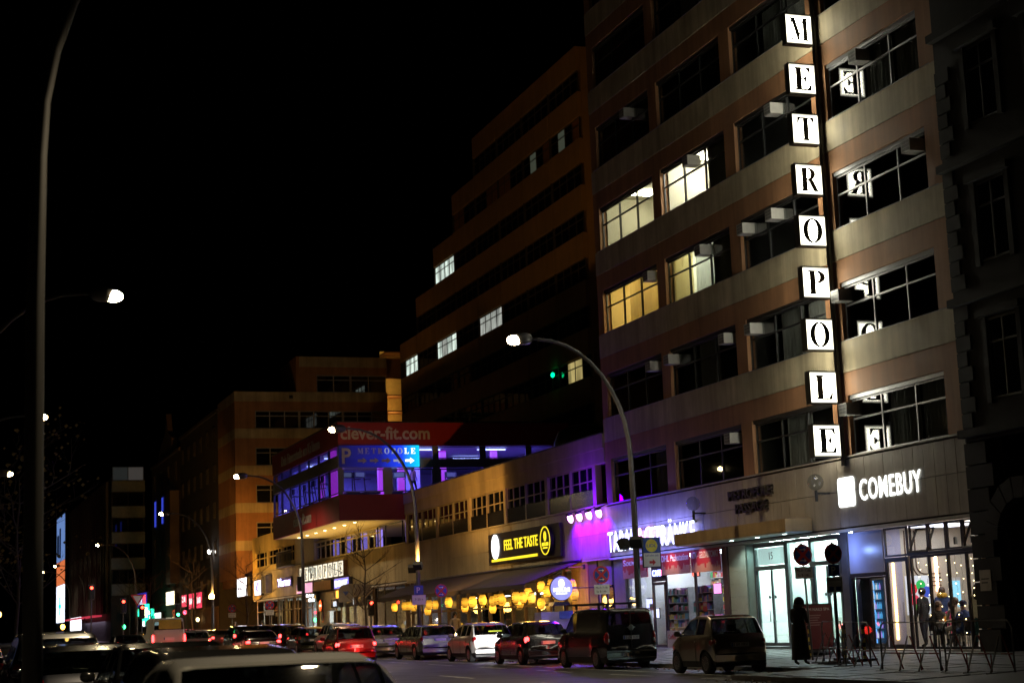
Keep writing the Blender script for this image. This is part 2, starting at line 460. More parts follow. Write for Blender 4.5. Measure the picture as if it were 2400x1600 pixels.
# lit rooms
def room(ya, yb, s, wall, tube_col, st, depth=3.2):
    r_ = MB(); u0, u1 = U(yb), U(ya)
    r_.box(u0, u1, s - .88, s + 2.3, -depth - .1, -depth).box(u0, u0 + .05, s - .88, s + 2.3, -depth, -.32).box(u1 - .05, u1, s - .88, s + 2.3, -depth, -.32).box(u0 + .05, u1 - .05, s + 2.25, s + 2.3, -depth, -.32)
    put(r_.mesh('room_lining', wall), 'room_lining', F0, OB)
    for q in (.3, .72):
        uu = u0 + (u1 - u0) * q
        put(MB().box(uu - .12, uu + .12, s + 2.05, s + 2.13, -2.3, -.7).mesh('ceiling_light', emis('tube_%g_%g' % (st, tube_col[2]), tube_col, st)), 'ceiling_light', F0, OB)
    # shelves and a cabinet at the back
    c = MB().box(u0 + .3, u0 + 1.1, s - .88, s + .9, -depth + .02, -depth + .4).box(u1 - 1.4, u1 - .5, s - .88, s + .35, -depth + .02, -depth + .5)
    for q in range(4): c.box(u0 + 1.3, u0 + 2.2, s - .3 + q * .38, s - .27 + q * .38, -depth + .02, -depth + .3)
    put(c.mesh('cabinet', mat('office_cabinet', (.4, .36, .28), .6)), 'cabinet', F0, OB)
OFF = mat('office_wall', (.68, .64, .5), .8, var=.05)
room(58.7, 64.1, SILL[3], OFF, (1, .93, .68), 34)
room(54.3, 57.85, SILL[3], OFF, (1, .95, .8), 75)
room(58.7, 64.1, SILL[2], mat('yellow_room', (.7, .55, .25), .8, var=.05), (1, .8, .4), 45)
room(54.3, 57.85, SILL[2], OFF, (.95, 1, .8), 45)
curtain(OB, F0, U(64.1) + 1.9, SILL[2], 3.4, 1.75, CURY, -.4, 1); curtain(OB, F0, U(57.85) + .05, SILL[2], 1.6, 1.75, CURY, -.4, 2); curtain(OB, F0, U(57.85) + 1.85, SILL[2], 1.6, 1.75, CURW, -.4, 3)
# white door leaf seen in the lowest window row
put(MB().box(U(61.3), U(60.2), 6.25, 7.75, -.9, -.85).mesh('inner_door', WHITEP), 'inner_door', F0, OB)
# stone slabs of the ground-floor band
for (v0, v1) in ((4.04, 5.13), (5.15, 6.09)):
    nn = 48; ww = (Y1 - Y0) / nn
    me = MB().box(.006, ww - .006, 0, v1 - v0, -.05, .03).mesh('stone_slab', STONE)
    for q in range(nn):
        put(me, 'stone_slab', F0 @ T(q * ww, v0, rnd.uniform(-.004, .004)), OB)
slabpart(OB, F0, 'band_core', 0, U(Y0), 4.0, 6.14, -.3, -.052, mat('joint_mortar', (.07, .06, .05), .9))
slabpart(OB, F0, 'lower_ledge', 0, U(Y0), 6.145, 6.185, -.3, .07, STONE)
slabpart(OB, F0, 'soffit_strip', 0, U(Y0), 3.9, 3.985, -.3, .05, mat('pale_soffit', (.5, .47, .42), .6))
slabpart(OB, F0, 'ground_ceiling', 0, U(Y0), 3.96, 3.998, -7, -.31, WPAN)
slabpart(OB, F0, 'ground_floor_slab', 0, U(Y0), .2, .34, -7, -.02, mat('lobby_floor', (.3, .29, .27), .35, var=.2, scale=1.5))
CAFEW = mat('cafe_wall', (.62, .55, .42), .8, var=.06); LILAC = mat('cafe_lilac', (.42, .4, .5), .8, var=.06)
# --- ground floor partition walls
for yy, m in ((45.95, LILAC), (52.72, WPAN), (54.42, WPAN), (63.4, WPAN)):
    slabpart(OB, F0, 'partition', U(yy) - .05, U(yy) + .05, .34, 3.955, -6.9, -.33, m)
MARB = mat('pale_marble', (.55, .58, .5), .35, var=.16, scale=1.1, bump=.1)
for q in range(8):
    slabpart(OB, F0, 'marble_slab', U(54.03), U(52.75), .345 + q * .443, .345 + q * .443 + .437, -.3, -.06, MARB)
slabpart(OB, F0, 'shop_pier', U(54.45), U(54.045), .345, 3.89, -.3, .0, mat('plum_pier', (.11, .06, .055), .5))
slabpart(OB, F0, 'shop_pier', U(Y1) + .255, U(63.38), .345, 3.89, -.3, -.05, mat('grey_panel', (.2, .19, .2), .6))
# canopy over the house entrance
cn = MB().box(U(56.2), U(47.8), 4.06, 4.46, .035, 1.0)
put(cn.mesh('canopy', mat('canopy_render', (.36, .24, .11), .7, var=.25, scale=1, streak=.3)), 'canopy', F0, OB)
put(MB().box(U(56.15), U(47.85), 4.02, 4.058, .036, .98).mesh('canopy_soffit', mat('canopy_white', (.55, .6, .56), .4)), 'canopy_soffit', F0, OB)
# entrance door sets
FRG = mat('entrance_frame', (.14, .17, .165), .35, .6, var=.1)
def entry(ya, yb, num):
    u0, u1 = U(yb), U(ya); w = u1 - u0
    f = MB().box(u0, u0 + .12, .35, 3.88, -.2, -.08).box(u1 - .12, u1, .35, 3.88, -.2, -.08).box(u0 + .12, u1 - .12, 2.95, 3.1, -.2, -.08).box(u0 + .12, u1 - .12, 3.72, 3.88, -.2, -.08).box(u0 + .12, u1 - .12, .35, .42, -.2, -.08)
    d = put(f.mesh('door', FRG), 'door', F0, OB)
    put(ubox(w - .26, .6, .012, CLEAR, 'pane'), 'pane', F0 @ T(u0 + .13, 3.11, -.14), d)
    for q in (0, 1):
        a = u0 + .13 + q * (w - .26) / 2
        lf = MB().box(a + .01, a + .06, .43, 2.94, -.17, -.12).box(a + (w - .26) / 2 - .06, a + (w - .26) / 2 - .01, .43, 2.94, -.17, -.12).box(a + .06, a + (w - .26) / 2 - .06, .43, .55, -.17, -.12)
        put(lf.mesh('leaf_frame', FRG), 'leaf_frame', F0, d)
        put(ubox((w - .26) / 2 - .12, 2.38, .012, CLEAR, 'pane'), 'pane', F0 @ T(a + .06, .556, -.14), d)
        hx = a + (w - .26) / 2 - .12 if q == 0 else a + .12
        sg = 1 if q == 0 else -1
        put(MB().tube([(hx - sg * .1, 1.25, -.12), (hx, 1.25, -.06), (hx + sg * .02, 1.42, -.05), (hx, 1.6, -.06), (hx - sg * .1, 1.6, -.12)], .014, 6).mesh('handle', ALU, True), 'handle', F0, d)
        put(MB().lathe([(.05, -.015), (.055, 0), (.05, .015)], 12).mesh('lock_plate', BLACK), 'lock_plate', F0 @ T(a + (w - .26) * (.42 if q == 0 else .12), 2.05, -.11), d)
    if num:
        put(MB().box(u0 + .14, u1 - .14, 3.13, 3.69, -.19, -.18).mesh('number_panel', emis('frosted_panel', (.72, 1, .95), .75, (.5, .6, .58))), 'number_panel', F0, d)
        lettering(d, F0, '15', u0 + w / 2 - .1, 3.3, .24, BLACK, w=-.135, depth=.006)
    return d
entry(49.9, 52.2, True); entry(46.4, 48.3, False)
fx = put(MB().box(U(49.88), U(49.8), .35, 3.88, -.2, -.1).box(U(48.4), U(48.32), .35, 3.88, -.2, -.1).box(U(49.8), U(48.4), 3.78, 3.88, -.2, -.1).box(U(49.8), U(48.4), .35, .45, -.2, -.1).mesh('glazed_panel', FRG), 'glazed_panel', F0, OB)
put(ubox(1.38, 3.32, .012, TINT, 'pane'), 'pane', F0 @ T(U(49.79), .455, -.14), fx)
slabpart(OB, F0, 'entrance_pier', U(52.7), U(52.22), .345, 3.89, -.3, -.1, mat('teal_jamb', (.3, .42, .4), .4))
slabpart(OB, F0, 'entrance_pier', U(46.38), U(45.98), .345, 3.89, -.3, -.08, mat('grey_jamb', (.1, .1, .11), .4))
# lobby lining and lights
lb = MB().box(U(52.66), U(46.01), .345, 3.95, -1.75, -1.65)
put(lb.mesh('lobby_wall', mat('lobby_white', (.75, .8, .77), .6, var=.05)), 'lobby_wall', F0, OB)
for q in range(5): slabpart(OB, F0, 'marble_slab', U(52.6) + q * 1.31, U(52.6) + q * 1.31 + 1.3, .35, 1.3, -1.64, -1.61, MARB)
for q in range(3):
    uu = U(51.6) + q * 2.1
    put(MB().box(uu - .5, uu + .5, 3.9, 3.945, -1.2, -.7).mesh('ceiling_light', emis('lobby_light', (.75, 1, .95), 150)), 'ceiling_light', F0, OB)
# canopy downlights
for q in range(3):
    put(MB().lathe([(.07, -.01), (.07, 0)], 12).mesh('downlight', emis('canopy_down', (.75, 1, .92), 10)), 'downlight', F0 @ T(U(52.6) + q * 1.9, 4.012, .5) @ Matrix.Rotation(R(90), 4, 'X'), OB)
    light('SPOT', 'downlight_beam', aim((26.5, 52.6 - q * 1.9, 4.0), (26.5, 52.6 - q * 1.9, 0)), 60, (.75, 1, .92), OB, .05, R(140), .6)
# --- cafe front
FRD = mat('cafe_frame', (.035, .033, .04), .4, .3, var=.1)
slabpart(OB, F0, 'frosted_panel', U(45.93), U(43.98), 2.62, 3.86, -.16, -.12, mat('frosted_lavender', (.45, .45, .6), .35, var=.05))
slabpart(OB, F0, 'rail', U(45.93), U(43.98), 2.5, 2.615, -.2, -.1, FRD)
window(OB, F0, U(45.95), .36, 2.0, 2.13, (.55,), None, FRD, CLEAR, .05, .14)
window(OB, F0, U(43.93), 3.02, 1.25, .86, (), None, FRD, CLEAR, .06, .14)
dr = window(OB, F0, U(43.93), .36, 1.25, 2.64, (), None, FRD, CLEAR, .13, .12)
put(MB().tube([(U(42.95), 1.1, -.08), (U(42.95), 1.1, -.04), (U(42.95), 1.7, -.04), (U(42.95), 1.7, -.08)], .012, 6).mesh('handle', ALU), 'handle', F0, dr)
wn = window(OB, F0, U(42.6), .36, 3.42, 2.64, (.28, .56, .82), None, FRD, CLEAR, .07, .14)
slabpart(OB, F0, 'rail', U(42.62), U(39.12), 3.005, 3.09, -.22, -.1, FRD)
for q, (a, b_) in enumerate(((42.6, 41.65), (41.6, 40.75), (40.7, 39.95), (39.9, 39.15))):
    if q in (0, 3):   # tilted open vents
        put(MB().box(0, a - b_, 0, .05, -.05, 0).box(0, a - b_, .7, .75, -.05, 0).box(0, .05, .05, .7, -.05, 0).box(a - b_ - .05, a - b_, .05, .7, -.05, 0).mesh('vent_window', FRD), 'vent_window', F0 @ T(U(a), 3.1, -.1) @ Matrix.Rotation(R(-24), 4, 'X'), OB)
    window(OB, F0, U(a), 3.1, a - b_, .78, (), None, FRD, CLEAR if q in (1, 2) else TINT, .05, .16)
CAFEW = mat('cafe_wall', (.62, .55, .42), .8, var=.06); LILAC = mat('cafe_lilac', (.42, .4, .5), .8, var=.06)
cf = MB().box(U(45.88), U(42.3), .345, 3.95, -5.1, -5.0, 1).box(U(42.3), U(39.37), .345, 3.95, -4.6, -4.5, 0)
put(cf.mesh('cafe_back_wall', [CAFEW, LILAC]), 'cafe_back_wall', F0, OB)
# arched wall decoration on the partition facing us
FC = FP(27.4, 0, 45.895)
slabpart(OB, FC, 'beige_panel', 1.55, 4.4, .345, 3.95, -.03, 0, CAFEW)
for q, r_ in enumerate((.3, .42, .54, .66)):
    pts = [(2.35 - r_, 3.9, .015)] + [(2.35 - r_ * math.cos(R(a)), 2.85 - r_ * math.sin(R(a)), .015) for a in range(0, 91, 10)] + [(2.9, 2.85 - r_, .015)]
    put(MB().tube(pts, .022, 5).mesh('wall_line', mat('brown_line', (.14, .08, .05), .6)), 'wall_line', FC, OB)
LEDW = emis('led_warm', (1, .6, .2), 9); LEDP = emis('led_pink', (1, .55, .35), 12)
slabpart(OB, FC, 'led_strip', 1.18, 1.24, .57, 2.92, .0, .05, LEDW)
slabpart(OB, FC, 'led_strip', 2.72, 2.79, 2.0, 3.1, .0, .05, LEDP)
for q in range(4):
    uu = U(42.4) + q * .85
    put(MB().lathe([(.06, 0), (.06, .2), (.03, .22)], 10).mesh('track_spot', BLACK), 'track_spot', F0 @ T(uu, 3.3, -1.6) @ Matrix.Rotation(R(-90), 4, 'X'), OB)
light('AREA', 'cafe_ceiling_light', F0 @ T(U(41), 3.9, -2.4) @ Matrix.Rotation(R(90), 4, 'X'), 260, (1, .85, .68), OB, sx=2.6, sy=2.2)
light('AREA', 'cafe_ceiling_light', F0 @ T(U(44.4), 3.9, -2.4) @ Matrix.Rotation(R(90), 4, 'X'), 110, (.8, .8, 1), OB, sx=2, sy=2.2)
light('POINT', 'blue_spot', T(26.55, 45.62, 3.32), 32, (.25, .4, 1), OB, .06)
# --- kiosk front
window(OB, F0, U(63.35), .36, 2.5, 3.52, (.45,), None, FRD, CLEAR, .06, .12)
dk = window(OB, F0, U(60.82), .36, 1.2, 2.5, (), None, FRD, CLEAR, .12, .1)
slabpart(OB, F0, 'transom_panel', U(60.82), U(59.62), 2.88, 3.86, -.2, -.12, mat('kiosk_dark', (.03, .03, .06), .4))
window(OB, F0, U(59.6), .36, 2.6, 3.52, (), None, FRD, CLEAR, .06, .12)
window(OB, F0, U(56.97), .36, 2.5, 3.52, (), None, FRD, CLEAR, .06, .12)
put(MB().box(U(63.34), U(54.5), .345, 3.95, -4.1, -4.0).mesh('kiosk_back_wall', mat('kiosk_wall', (.16, .15, .2), .7)), 'kiosk_back_wall', F0, OB)
for q in range(4):
    uu = U(62.4) + q * 2.2
    put(MB().box(uu - .5, uu + .5, 3.88, 3.94, -2.6, -1.6).mesh('ceiling_light', emis('kiosk_light', (.8, .85, 1), 26)), 'ceiling_light', F0, OB)
slabpart(OB, F0, 'plinth_panel', U(59.6), U(57.2), .36, 1.0, -.1, -.07, mat('white_plinth', (.6, .58, .6), .5))
lettering(OB, F0, 'Coffee to go', U(59.5), .62, .24, mat('red_print', (.5, .02, .04), .5), w=-.069, depth=.004, off=.01)

# ================================================================== red banners, kiosk signs
BAN = mat('red_banner', (.52, .03, .035), .5, var=.06); SKYL = mat('banner_skyline', (.62, .3, .22), .5, var=.1); LW = mat('banner_white', (.8, .76, .72), .5, var=.03)
def banner(ya, yb, txt, label, seed):
    b = thing('shop_banner', label, 'banner', (26.95, yb, 3.1), group='red banners over the kiosk windows')
    F = FS(yb, 3.08, 26.985); w = yb - ya
    put(MB().box(0, w, 0, .83, 0, .02).mesh('banner_sheet', BAN), 'banner_sheet', F, b)
    r_ = random.Random(seed); s_ = MB(); u = .02
    while u < w - .1:
        k = min(r_.uniform(.08, .26), w - .02 - u); h = r_.uniform(.14, .36)
        if r_.random() < .25: s_.prism([(u, .005), (u + k, .005), (u + k, h * .6), (u + k / 2, h + .12), (u, h * .6)], .0215, .024)
        else: s_.box(u, u + k, .005, h, .0215, .024)
        u += k + .003
    put(s_.mesh('skyline_print', SKYL), 'skyline_print', F, b)
    lettering(b, F, txt, .08, .5, .24, LW, w=.022, depth=.006, width=w - .2, off=.012)
    return b
banner(60.9, 63.35, 'Souvenirs', 'red banner reading Souvenirs over the left kiosk window', 1)
banner(57.02, 59.6, 'DHL Packstation', 'red banner reading DHL Packstation over the middle kiosk window', 2)
banner(54.5, 56.95, 'ATM - GELDAUTOMAT', 'red banner reading ATM GELDAUTOMAT over the right kiosk window', 3)
for yy in (58.6, 55.9):
    light('SPOT', 'banner_spot', aim((26.2, yy, 4.0), (26.98, yy, 3.3)), 45, (1, .75, .55), OB, .03, R(80), .7)
op = thing('open_sign', 'small blue and red lit OPEN sign above the kiosk door', 'sign', (26.9, 60.2, 3.1)); F = FS(60.72, 3.0, 27.1)
put(MB().box(0, .95, 0, .4, 0, .04).mesh('sign_box', BLACK), 'sign_box', F, op)
lettering(op, F, 'CAFE', .08, .08, .24, emis('open_blue', (.25, .3, 1), 8), w=.042, off=.01)
put(MB().box(.72, .9, .1, .3, .041, .05).mesh('red_block', emis('open_red', (1, .1, .2), 6)), 'red_block', F, op)
# neon lettering over the kiosk
tb = thing('neon_sign', 'glowing white blue lettering TABAK and GETRÄNKE on the stone band', 'sign', (26.9, 60.5, 4.2)); F = FS(64.5, 4.2, 26.94)
NEO = emis('neon_white', (.78, .84, 1), 3.2); NEP = emis('neon_pink', (1, .35, .45), 5)
put(MB().box(0, 8.3, .02, .09, 0, .05).box(0, 8.3, .7, .76, 0, .05).mesh('rail', BLACK), 'rail', F, tb)
lettering(tb, F, 'TABAK', .05, 0, .82, NEO, width=2.9, w=.1, depth=.012, off=.004, spacing=1.1)
lettering(tb, F, '&', 3.1, .2, .6, NEP, w=.1, depth=.012, off=.0)
lettering(tb, F, 'G', 3.75, .0, .8, NEP, w=.1, depth=.012, off=.004)
lettering(tb, F, 'ETRÄNKE', 4.3, 0, .95, NEO, width=4.0, w=.1, depth=.012, off=.004, spacing=1.1)
light('AREA', 'neon_wash', FS(60.4, 4.65, 26.55), 300, (.2, .22, 1), tb, sx=7.5, sy=.6)
# METROPOLE PASSAGE unlit letters
mp = thing('unlit_lettering', 'unlit dark letters METROPOLE PASSAGE on the stone band', 'sign', (26.9, 52, 4.9)); F = FS(53.4, 4.95, 26.955)
DL = mat('bronze_letter', (.05, .04, .025), .5, .5)
lettering(mp, F, 'METROPOLE', 0, .48, .34, DL, width=3.2, depth=.1, off=.012); lettering(mp, F, 'PASSAGE', .5, 0, .34, DL, width=2.3, depth=.1, off=.012)
# COMEBUY
cb = thing('cafe_sign', 'glowing white COMEBUY lettering with rounded square on the stone band', 'sign', (26.9, 44, 4.7)); F = FS(46.0, 4.65, 26.955)
CBW = emis('comebuy_white', (.93, 1, 1), 3)
def rrect(x0, x1, y0, y1, r): return arc(x1 - r, y0 + r, r, r, -90, 0, 5) + arc(x1 - r, y1 - r, r, r, 0, 90, 5) + arc(x0 + r, y1 - r, r, r, 90, 180, 5) + arc(x0 + r, y0 + r, r, r, 180, 270, 5)
put(MB().prism(rrect(0, .95, 0, .9, .1), 0, .03).mesh('rounded_square', [CBW]), 'rounded_square', F, cb)
lettering(cb, F, 'COMEBUY', 1.25, .12, .64, CBW, width=3.35, depth=.012, off=.008, spacing=1.12)
# globe wall lamps (unlit)
def globe(y, z, label):
    g = thing('globe_wall_lamp', label, 'lamp', (26.97, y, z), group='unlit globe lamps on the stone band')
    put(MB().ell((26.5, y, z + .1), (.26, .26, .26), 14, 10).mesh('globe', glass('globe_glass', (.75, .78, .8), 1.45, .05), True), 'globe', I4, g)
    put(MB().tube([(26.97, y, z - .25), (26.5, y, z - .25)], .035, 6).tube([(26.5, y, z - .5), (26.5, y, z - .16)], .05, 8).mesh('bracket', BLACK), 'bracket', I4, g)
globe(55.5, 5.42, 'unlit globe lamp above the end of the TABAK lettering'); globe(46.6, 5.4, 'unlit globe lamp between PASSAGE letters and COMEBUY sign'); globe(118.5, 5.6, 'small far globe lamp left of the slanted METROPOLE row')

# ================================================================== vertical METROPOLE sign
VS = thing('vertical_sign', 'tall vertical METROPOLE sign of nine glowing white letter boxes', 'sign', (26.8, 45.5, 6.1))
FACE = emis('sign_face', (1, .96, .76), 15)          # tubes sit in the middle of each box, the rim of the face stays dimmer
n_ = FACE.node_tree; tc_ = n_.nodes.new('ShaderNodeTexCoord'); sp_ = n_.nodes.new('ShaderNodeVectorMath'); sp_.operation = 'SUBTRACT'; sp_.inputs[1].default_value = (.49, .51, 0)
ab_ = n_.nodes.new('ShaderNodeVectorMath'); ab_.operation = 'ABSOLUTE'; xy_ = n_.nodes.new('ShaderNodeSeparateXYZ'); mx_ = n_.nodes.new('ShaderNodeMath'); mx_.operation = 'MAXIMUM'
n_.links.new(tc_.outputs['Object'], sp_.inputs[0]); n_.links.new(sp_.outputs[0], ab_.inputs[0]); n_.links.new(ab_.outputs[0], xy_.inputs[0]); n_.links.new(xy_.outputs[0], mx_.inputs[0]); n_.links.new(xy_.outputs[1], mx_.inputs[1])
mr_ = n_.nodes.new('ShaderNodeMapRange'); mr_.interpolation_type = 'SMOOTHSTEP'; mr_.inputs['From Min'].default_value = .3; mr_.inputs['From Max'].default_value = .47; mr_.inputs['To Min'].default_value = 20; mr_.inputs['To Max'].default_value = .75
n_.links.new(mx_.outputs[0], mr_.inputs[0]); n_.links.new(mr_.outputs[0], n_.nodes['Principled BSDF'].inputs['Emission Strength'])
BXF = mat('sign_box_side', (.05, .048, .045), .5, var=.1)
put(MB().box(26.84, 26.93, 45.38, 45.55, 5.9, 30).mesh('spine', BXF), 'spine', I4, VS)
for i, ch in enumerate('ELOPORTEM'):
    z = 6.15 + 1.645 * i; F = FP(25.78, z, 45.3)
    w, h, d = .98, 1.02, .26
    bx = put(MB().box(0, w, 0, .035, -d, 0).box(0, w, h - .035, h, -d, 0).box(0, .035, .035, h - .035, -d, 0).box(w - .035, w, .035, h - .035, -d, 0).mesh('letter_box', BXF), 'letter_box', F, VS)
    put(MB().box(.036, w - .036, .036, h - .036, -.03, -.012).mesh('lit_face', FACE), 'lit_face', F, bx)
    put(MB().box(.036, w - .036, .036, h - .036, -d + .012, -d + .03).mesh('lit_face', FACE), 'lit_face', F, bx)
    gw = .62 if ch in 'MRO' else .58
    put_glyph(bx, F, ch, w / 2, .13, .76, 1.12 * gw / GW[ch], BLACK, .004)
    put(MB().box(w, w + .1, .3, .36, -.16, -.1).box(w, w + .1, .66, .72, -.16, -.1).mesh('bracket', BXF), 'bracket', F, bx)
    if i < 8:
        sp = MB()
        for q in range(14): sp.tube([(.05 + q * .065, h, -.13), (.05 + q * .065 + .02, h + .1, -.13)], .004, 4)
        put(sp.mesh('bird_spikes', GREYM), 'bird_spikes', F, bx)

# ================================================================== window air conditioners
ACB = mat('ac_white', (.33, .32, .3), .5, var=.12, scale=5); ACG = mat('ac_grille', (.16, .16, .16), .5, var=.1)
b = MB().box(-.27, .27, 0, .42, -.3, .34)
acm = b.mesh('casing', ACB)
g_ = MB()
for r_ in range(3):
    for c_ in range(2): g_.box(-.22 + c_ * .23, -.01 + c_ * .23, .05 + r_ * .12, .14 + r_ * .12, .341, .346)
acg = g_.mesh('grille', ACG); acs = MB().box(-.275, -.271, .05, .37, -.02, .3).mesh('side_grille', ACG)
ordn = ['leftmost', 'second', 'third', 'rightmost']; fl = ['lowest', 'second', 'third', 'fourth', 'fifth', 'sixth']
# (storey, column, y, z above sill)
for n_, (i, k, y, note) in enumerate([(4, 0, 60.6, ''), (3, 1, 55.0, ''), (3, 2, 48.5, ''), (2, 2, 48.9, ', whiter one'), (2, 2, 51.0, ', darker one'), (3, 3, 43.0, ''), (2, 3, 40.5, ''), (2, 1, 54.4, ''), (2, 0, 59.1, ''), (1, 1, 52.9, ', right one'), (1, 2, 50.9, ''), (1, 1, 57.6, ', left one'), (1, 0, 59.3, ''), (0, 1, 52.9, ''), (1, 3, 45.0, ''), (0, 3, 45.0, '')]):
    a = thing('air_conditioner', 'boxy air conditioner in %s window of %s storey above stone band%s' % (ordn[k], fl[i], note), 'air conditioner', (26.9, y, SILL[i] + 1.2), group='window air conditioners of the office block')
    M = FS(y, SILL[i] + 1.2, 26.99) @ Matrix.Diagonal((.85, .88, .85, 1))
    put(acm, 'casing', M, a); put(acg, 'grille', M, a); put(acs, 'side_grille', M, a)

# ================================================================== old dark house at the right edge
DH = thing('old_house', 'dark old town house with rusticated stone and arched gateway at right edge', 'building', (26.8, 34, 0))
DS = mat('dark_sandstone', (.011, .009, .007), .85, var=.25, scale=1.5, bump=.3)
F = FS(39.05, 0, 26.9)
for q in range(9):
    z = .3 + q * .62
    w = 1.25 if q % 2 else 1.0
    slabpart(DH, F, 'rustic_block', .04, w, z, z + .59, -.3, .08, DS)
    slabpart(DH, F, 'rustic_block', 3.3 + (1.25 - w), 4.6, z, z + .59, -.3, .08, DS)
# arch stones
for q in range(9):
    a0, a1 = R(180 - q * 20 - .6), R(180 - (q + 1) * 20 + .6); c = (2.3, 3.2)
    if q < 9: put(MB().prism([(c[0] + rr * math.cos(t), c[1] + rr * math.sin(t)) for rr, t in ((1.05, a0), (1.05, a1), (1.6, a1), (1.6, a0))][::-1], -.3, .12).mesh('arch_stone', DS), 'arch_stone', F, DH)
slabpart(DH, F, 'gate', 1.26, 3.3, .3, 4.3, -.9, -.8, mat('dark_gate', (.02, .016, .012), .6))
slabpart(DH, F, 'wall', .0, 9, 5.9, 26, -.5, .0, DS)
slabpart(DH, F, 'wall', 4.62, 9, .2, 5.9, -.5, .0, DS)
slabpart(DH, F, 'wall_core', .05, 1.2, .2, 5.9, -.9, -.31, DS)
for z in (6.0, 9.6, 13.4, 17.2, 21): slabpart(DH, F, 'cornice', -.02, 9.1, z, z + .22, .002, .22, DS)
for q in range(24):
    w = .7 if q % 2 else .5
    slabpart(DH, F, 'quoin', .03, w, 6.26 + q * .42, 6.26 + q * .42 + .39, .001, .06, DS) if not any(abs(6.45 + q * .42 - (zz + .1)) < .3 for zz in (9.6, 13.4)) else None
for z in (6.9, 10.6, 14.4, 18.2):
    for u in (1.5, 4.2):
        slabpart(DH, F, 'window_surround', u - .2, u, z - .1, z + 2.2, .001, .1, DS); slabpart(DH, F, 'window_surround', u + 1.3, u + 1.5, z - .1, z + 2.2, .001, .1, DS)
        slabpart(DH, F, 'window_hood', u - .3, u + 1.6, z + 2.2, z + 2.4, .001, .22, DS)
        window(DH, F, u, z, 1.3, 2.15, (.5,), 1.5, BLACK, DGLASS, .05, -.04)
plq = thing('wall_plaque', 'small pale notice plate on the dark stone beside cafe window', 'plaque', (26.8, 38.6, 2.0)); put(MB().box(0, .5, 0, .55, 0, .02).mesh('plate', mat('plaque_pale', (.4, .36, .3), .5)), 'plate', FS(38.75, 1.9, 26.815), plq); put(MB().box(.08, .42, .3, .33, .021, .026).box(.08, .36, .2, .23, .021, .026).mesh('print_lines', BLACK), 'print_lines', FS(38.75, 1.9, 26.815), plq)
# ================================================================== restaurant building
RB = thing('restaurant_building', 'low ochre concrete building with window strip above the lantern restaurant', 'building', (27, 80, 0))
YR0, YR1 = 64.76, 95.5
F1 = FS(YR1, 0); V = lambda y: YR1 - y
PAR = mat('ochre_parapet', (.42, .33, .2), .75, var=.16, scale=.6, streak=.2)
nb = 6
for q in range(nb):
    a, b_ = V(YR1 - (YR1 - YR0) * q / nb), V(YR1 - (YR1 - YR0) * (q + 1) / nb)
    slabpart(RB, F1, 'parapet_panel', a + .004, b_ - .004, 7.95, 8.55, -.35, .03, PAR)
    slabpart(RB, F1, 'parapet_panel', a + .004, b_ - .004, 8.555, 9.15, -.35, .08, PAR)
slabpart(RB, F1, 'parapet_cap', 0, V(YR0), 9.152, 9.2, -.4, .12, DARKM)
slabpart(RB, F1, 'roof', 0, V(YR0), 8.8, 8.95, -14, -.36, mat('roof_felt', (.05, .05, .05), .9))
# cladding slabs, three rows
ncl = 30; wcl = (YR1 - YR0) / ncl
for (v0, v1) in ((4.06, 5.02), (5.03, 6.16)):
    me = MB().box(.004, wcl - .004, 0, v1 - v0, -.06, .0).mesh('cladding_slab', CONC)
    for q in range(ncl): put(me, 'cladding_slab', F1 @ T(q * wcl, v0, rnd.uniform(-.004, .006)), RB)
slabpart(RB, F1, 'cladding_core', 0, V(YR0), 4.05, 6.17, -.35, -.062, mat('joint_mortar', (.07, .06, .05), .9))
slabpart(RB, F1, 'window_ledge', 0, V(YR0), 6.172, 6.24, -.35, .07, CONC)
WFR = mat('ochre_frame', (.36, .29, .18), .5, var=.1)
py = [95.3, 89.2, 83.45, 77.7, 71.9, 66.1]
for q, y in enumerate(py):
    slabpart(RB, F1, 'pier', V(y) - .18 if q else 0.02, V(y) + .18, 6.245, 7.945, -.3, -.01, PAR)
for q in range(5):
    a, b_ = V(py[q]) + .19, V(py[q + 1]) - .19; w = b_ - a
    window(RB, F1, a, 6.25, w * .5 - .06, 1.69, (.33, .67), 1.08, WFR, DGLASS, .05, .1)
    window(RB, F1, a + w * .5 + .06, 6.25, w * .5 - .06, 1.69, (.36, .7), 1.08, WFR, DGLASS, .05, .1)
    slabpart(RB, F1, 'mullion_post', a + w * .5 - .055, a + w * .5 + .055, 6.25, 7.94, -.2, -.04, WFR)
    slabpart(RB, F1, 'railing', a + .1, b_ - .1, 6.26, 6.95, -.06, -.045, mat('balustrade_glass', (.015, .015, .02), .15, spec=.6))
# glazed restaurant front
WOOD = mat('dark_wood', (.14, .075, .03), .55, var=.25, scale=3, streak=.3)
for q in range(15):
    y = 94.8 - q * 1.75
    slabpart(RB, F1, 'timber_post', V(y) - .07, V(y) + .07, .5, 3.95, -.2, -.04, WOOD)
    put(ubox(1.6, 3.3, .012, CLEAR, 'pane'), 'pane', F1 @ T(V(y) + .075, .6, -.12), RB)
slabpart(RB, F1, 'timber_rail', 0, V(69.4), 2.2, 2.3, -.19, -.05, WOOD)
slabpart(RB, F1, 'timber_base', 0, V(69.4), .2, .6, -.2, -.03, WOOD)
slabpart(RB, F1, 'ceiling', 0, V(YR0), 3.99, 4.04, -7, -.36, INNER)
slabpart(RB, F1, 'soffit_strip', 0, V(YR0), 3.95, 4.045, -.3, .0, PAR)
put(MB().box(0, V(YR0), .3, 3.98, -6.1, -6).mesh('dining_wall', mat('dining_wall', (.32, .24, .13), .8)), 'dining_wall', F1, RB)
GWD = mat('golden_wood', (.5, .31, .08), .5, var=.3, scale=2, streak=.3)
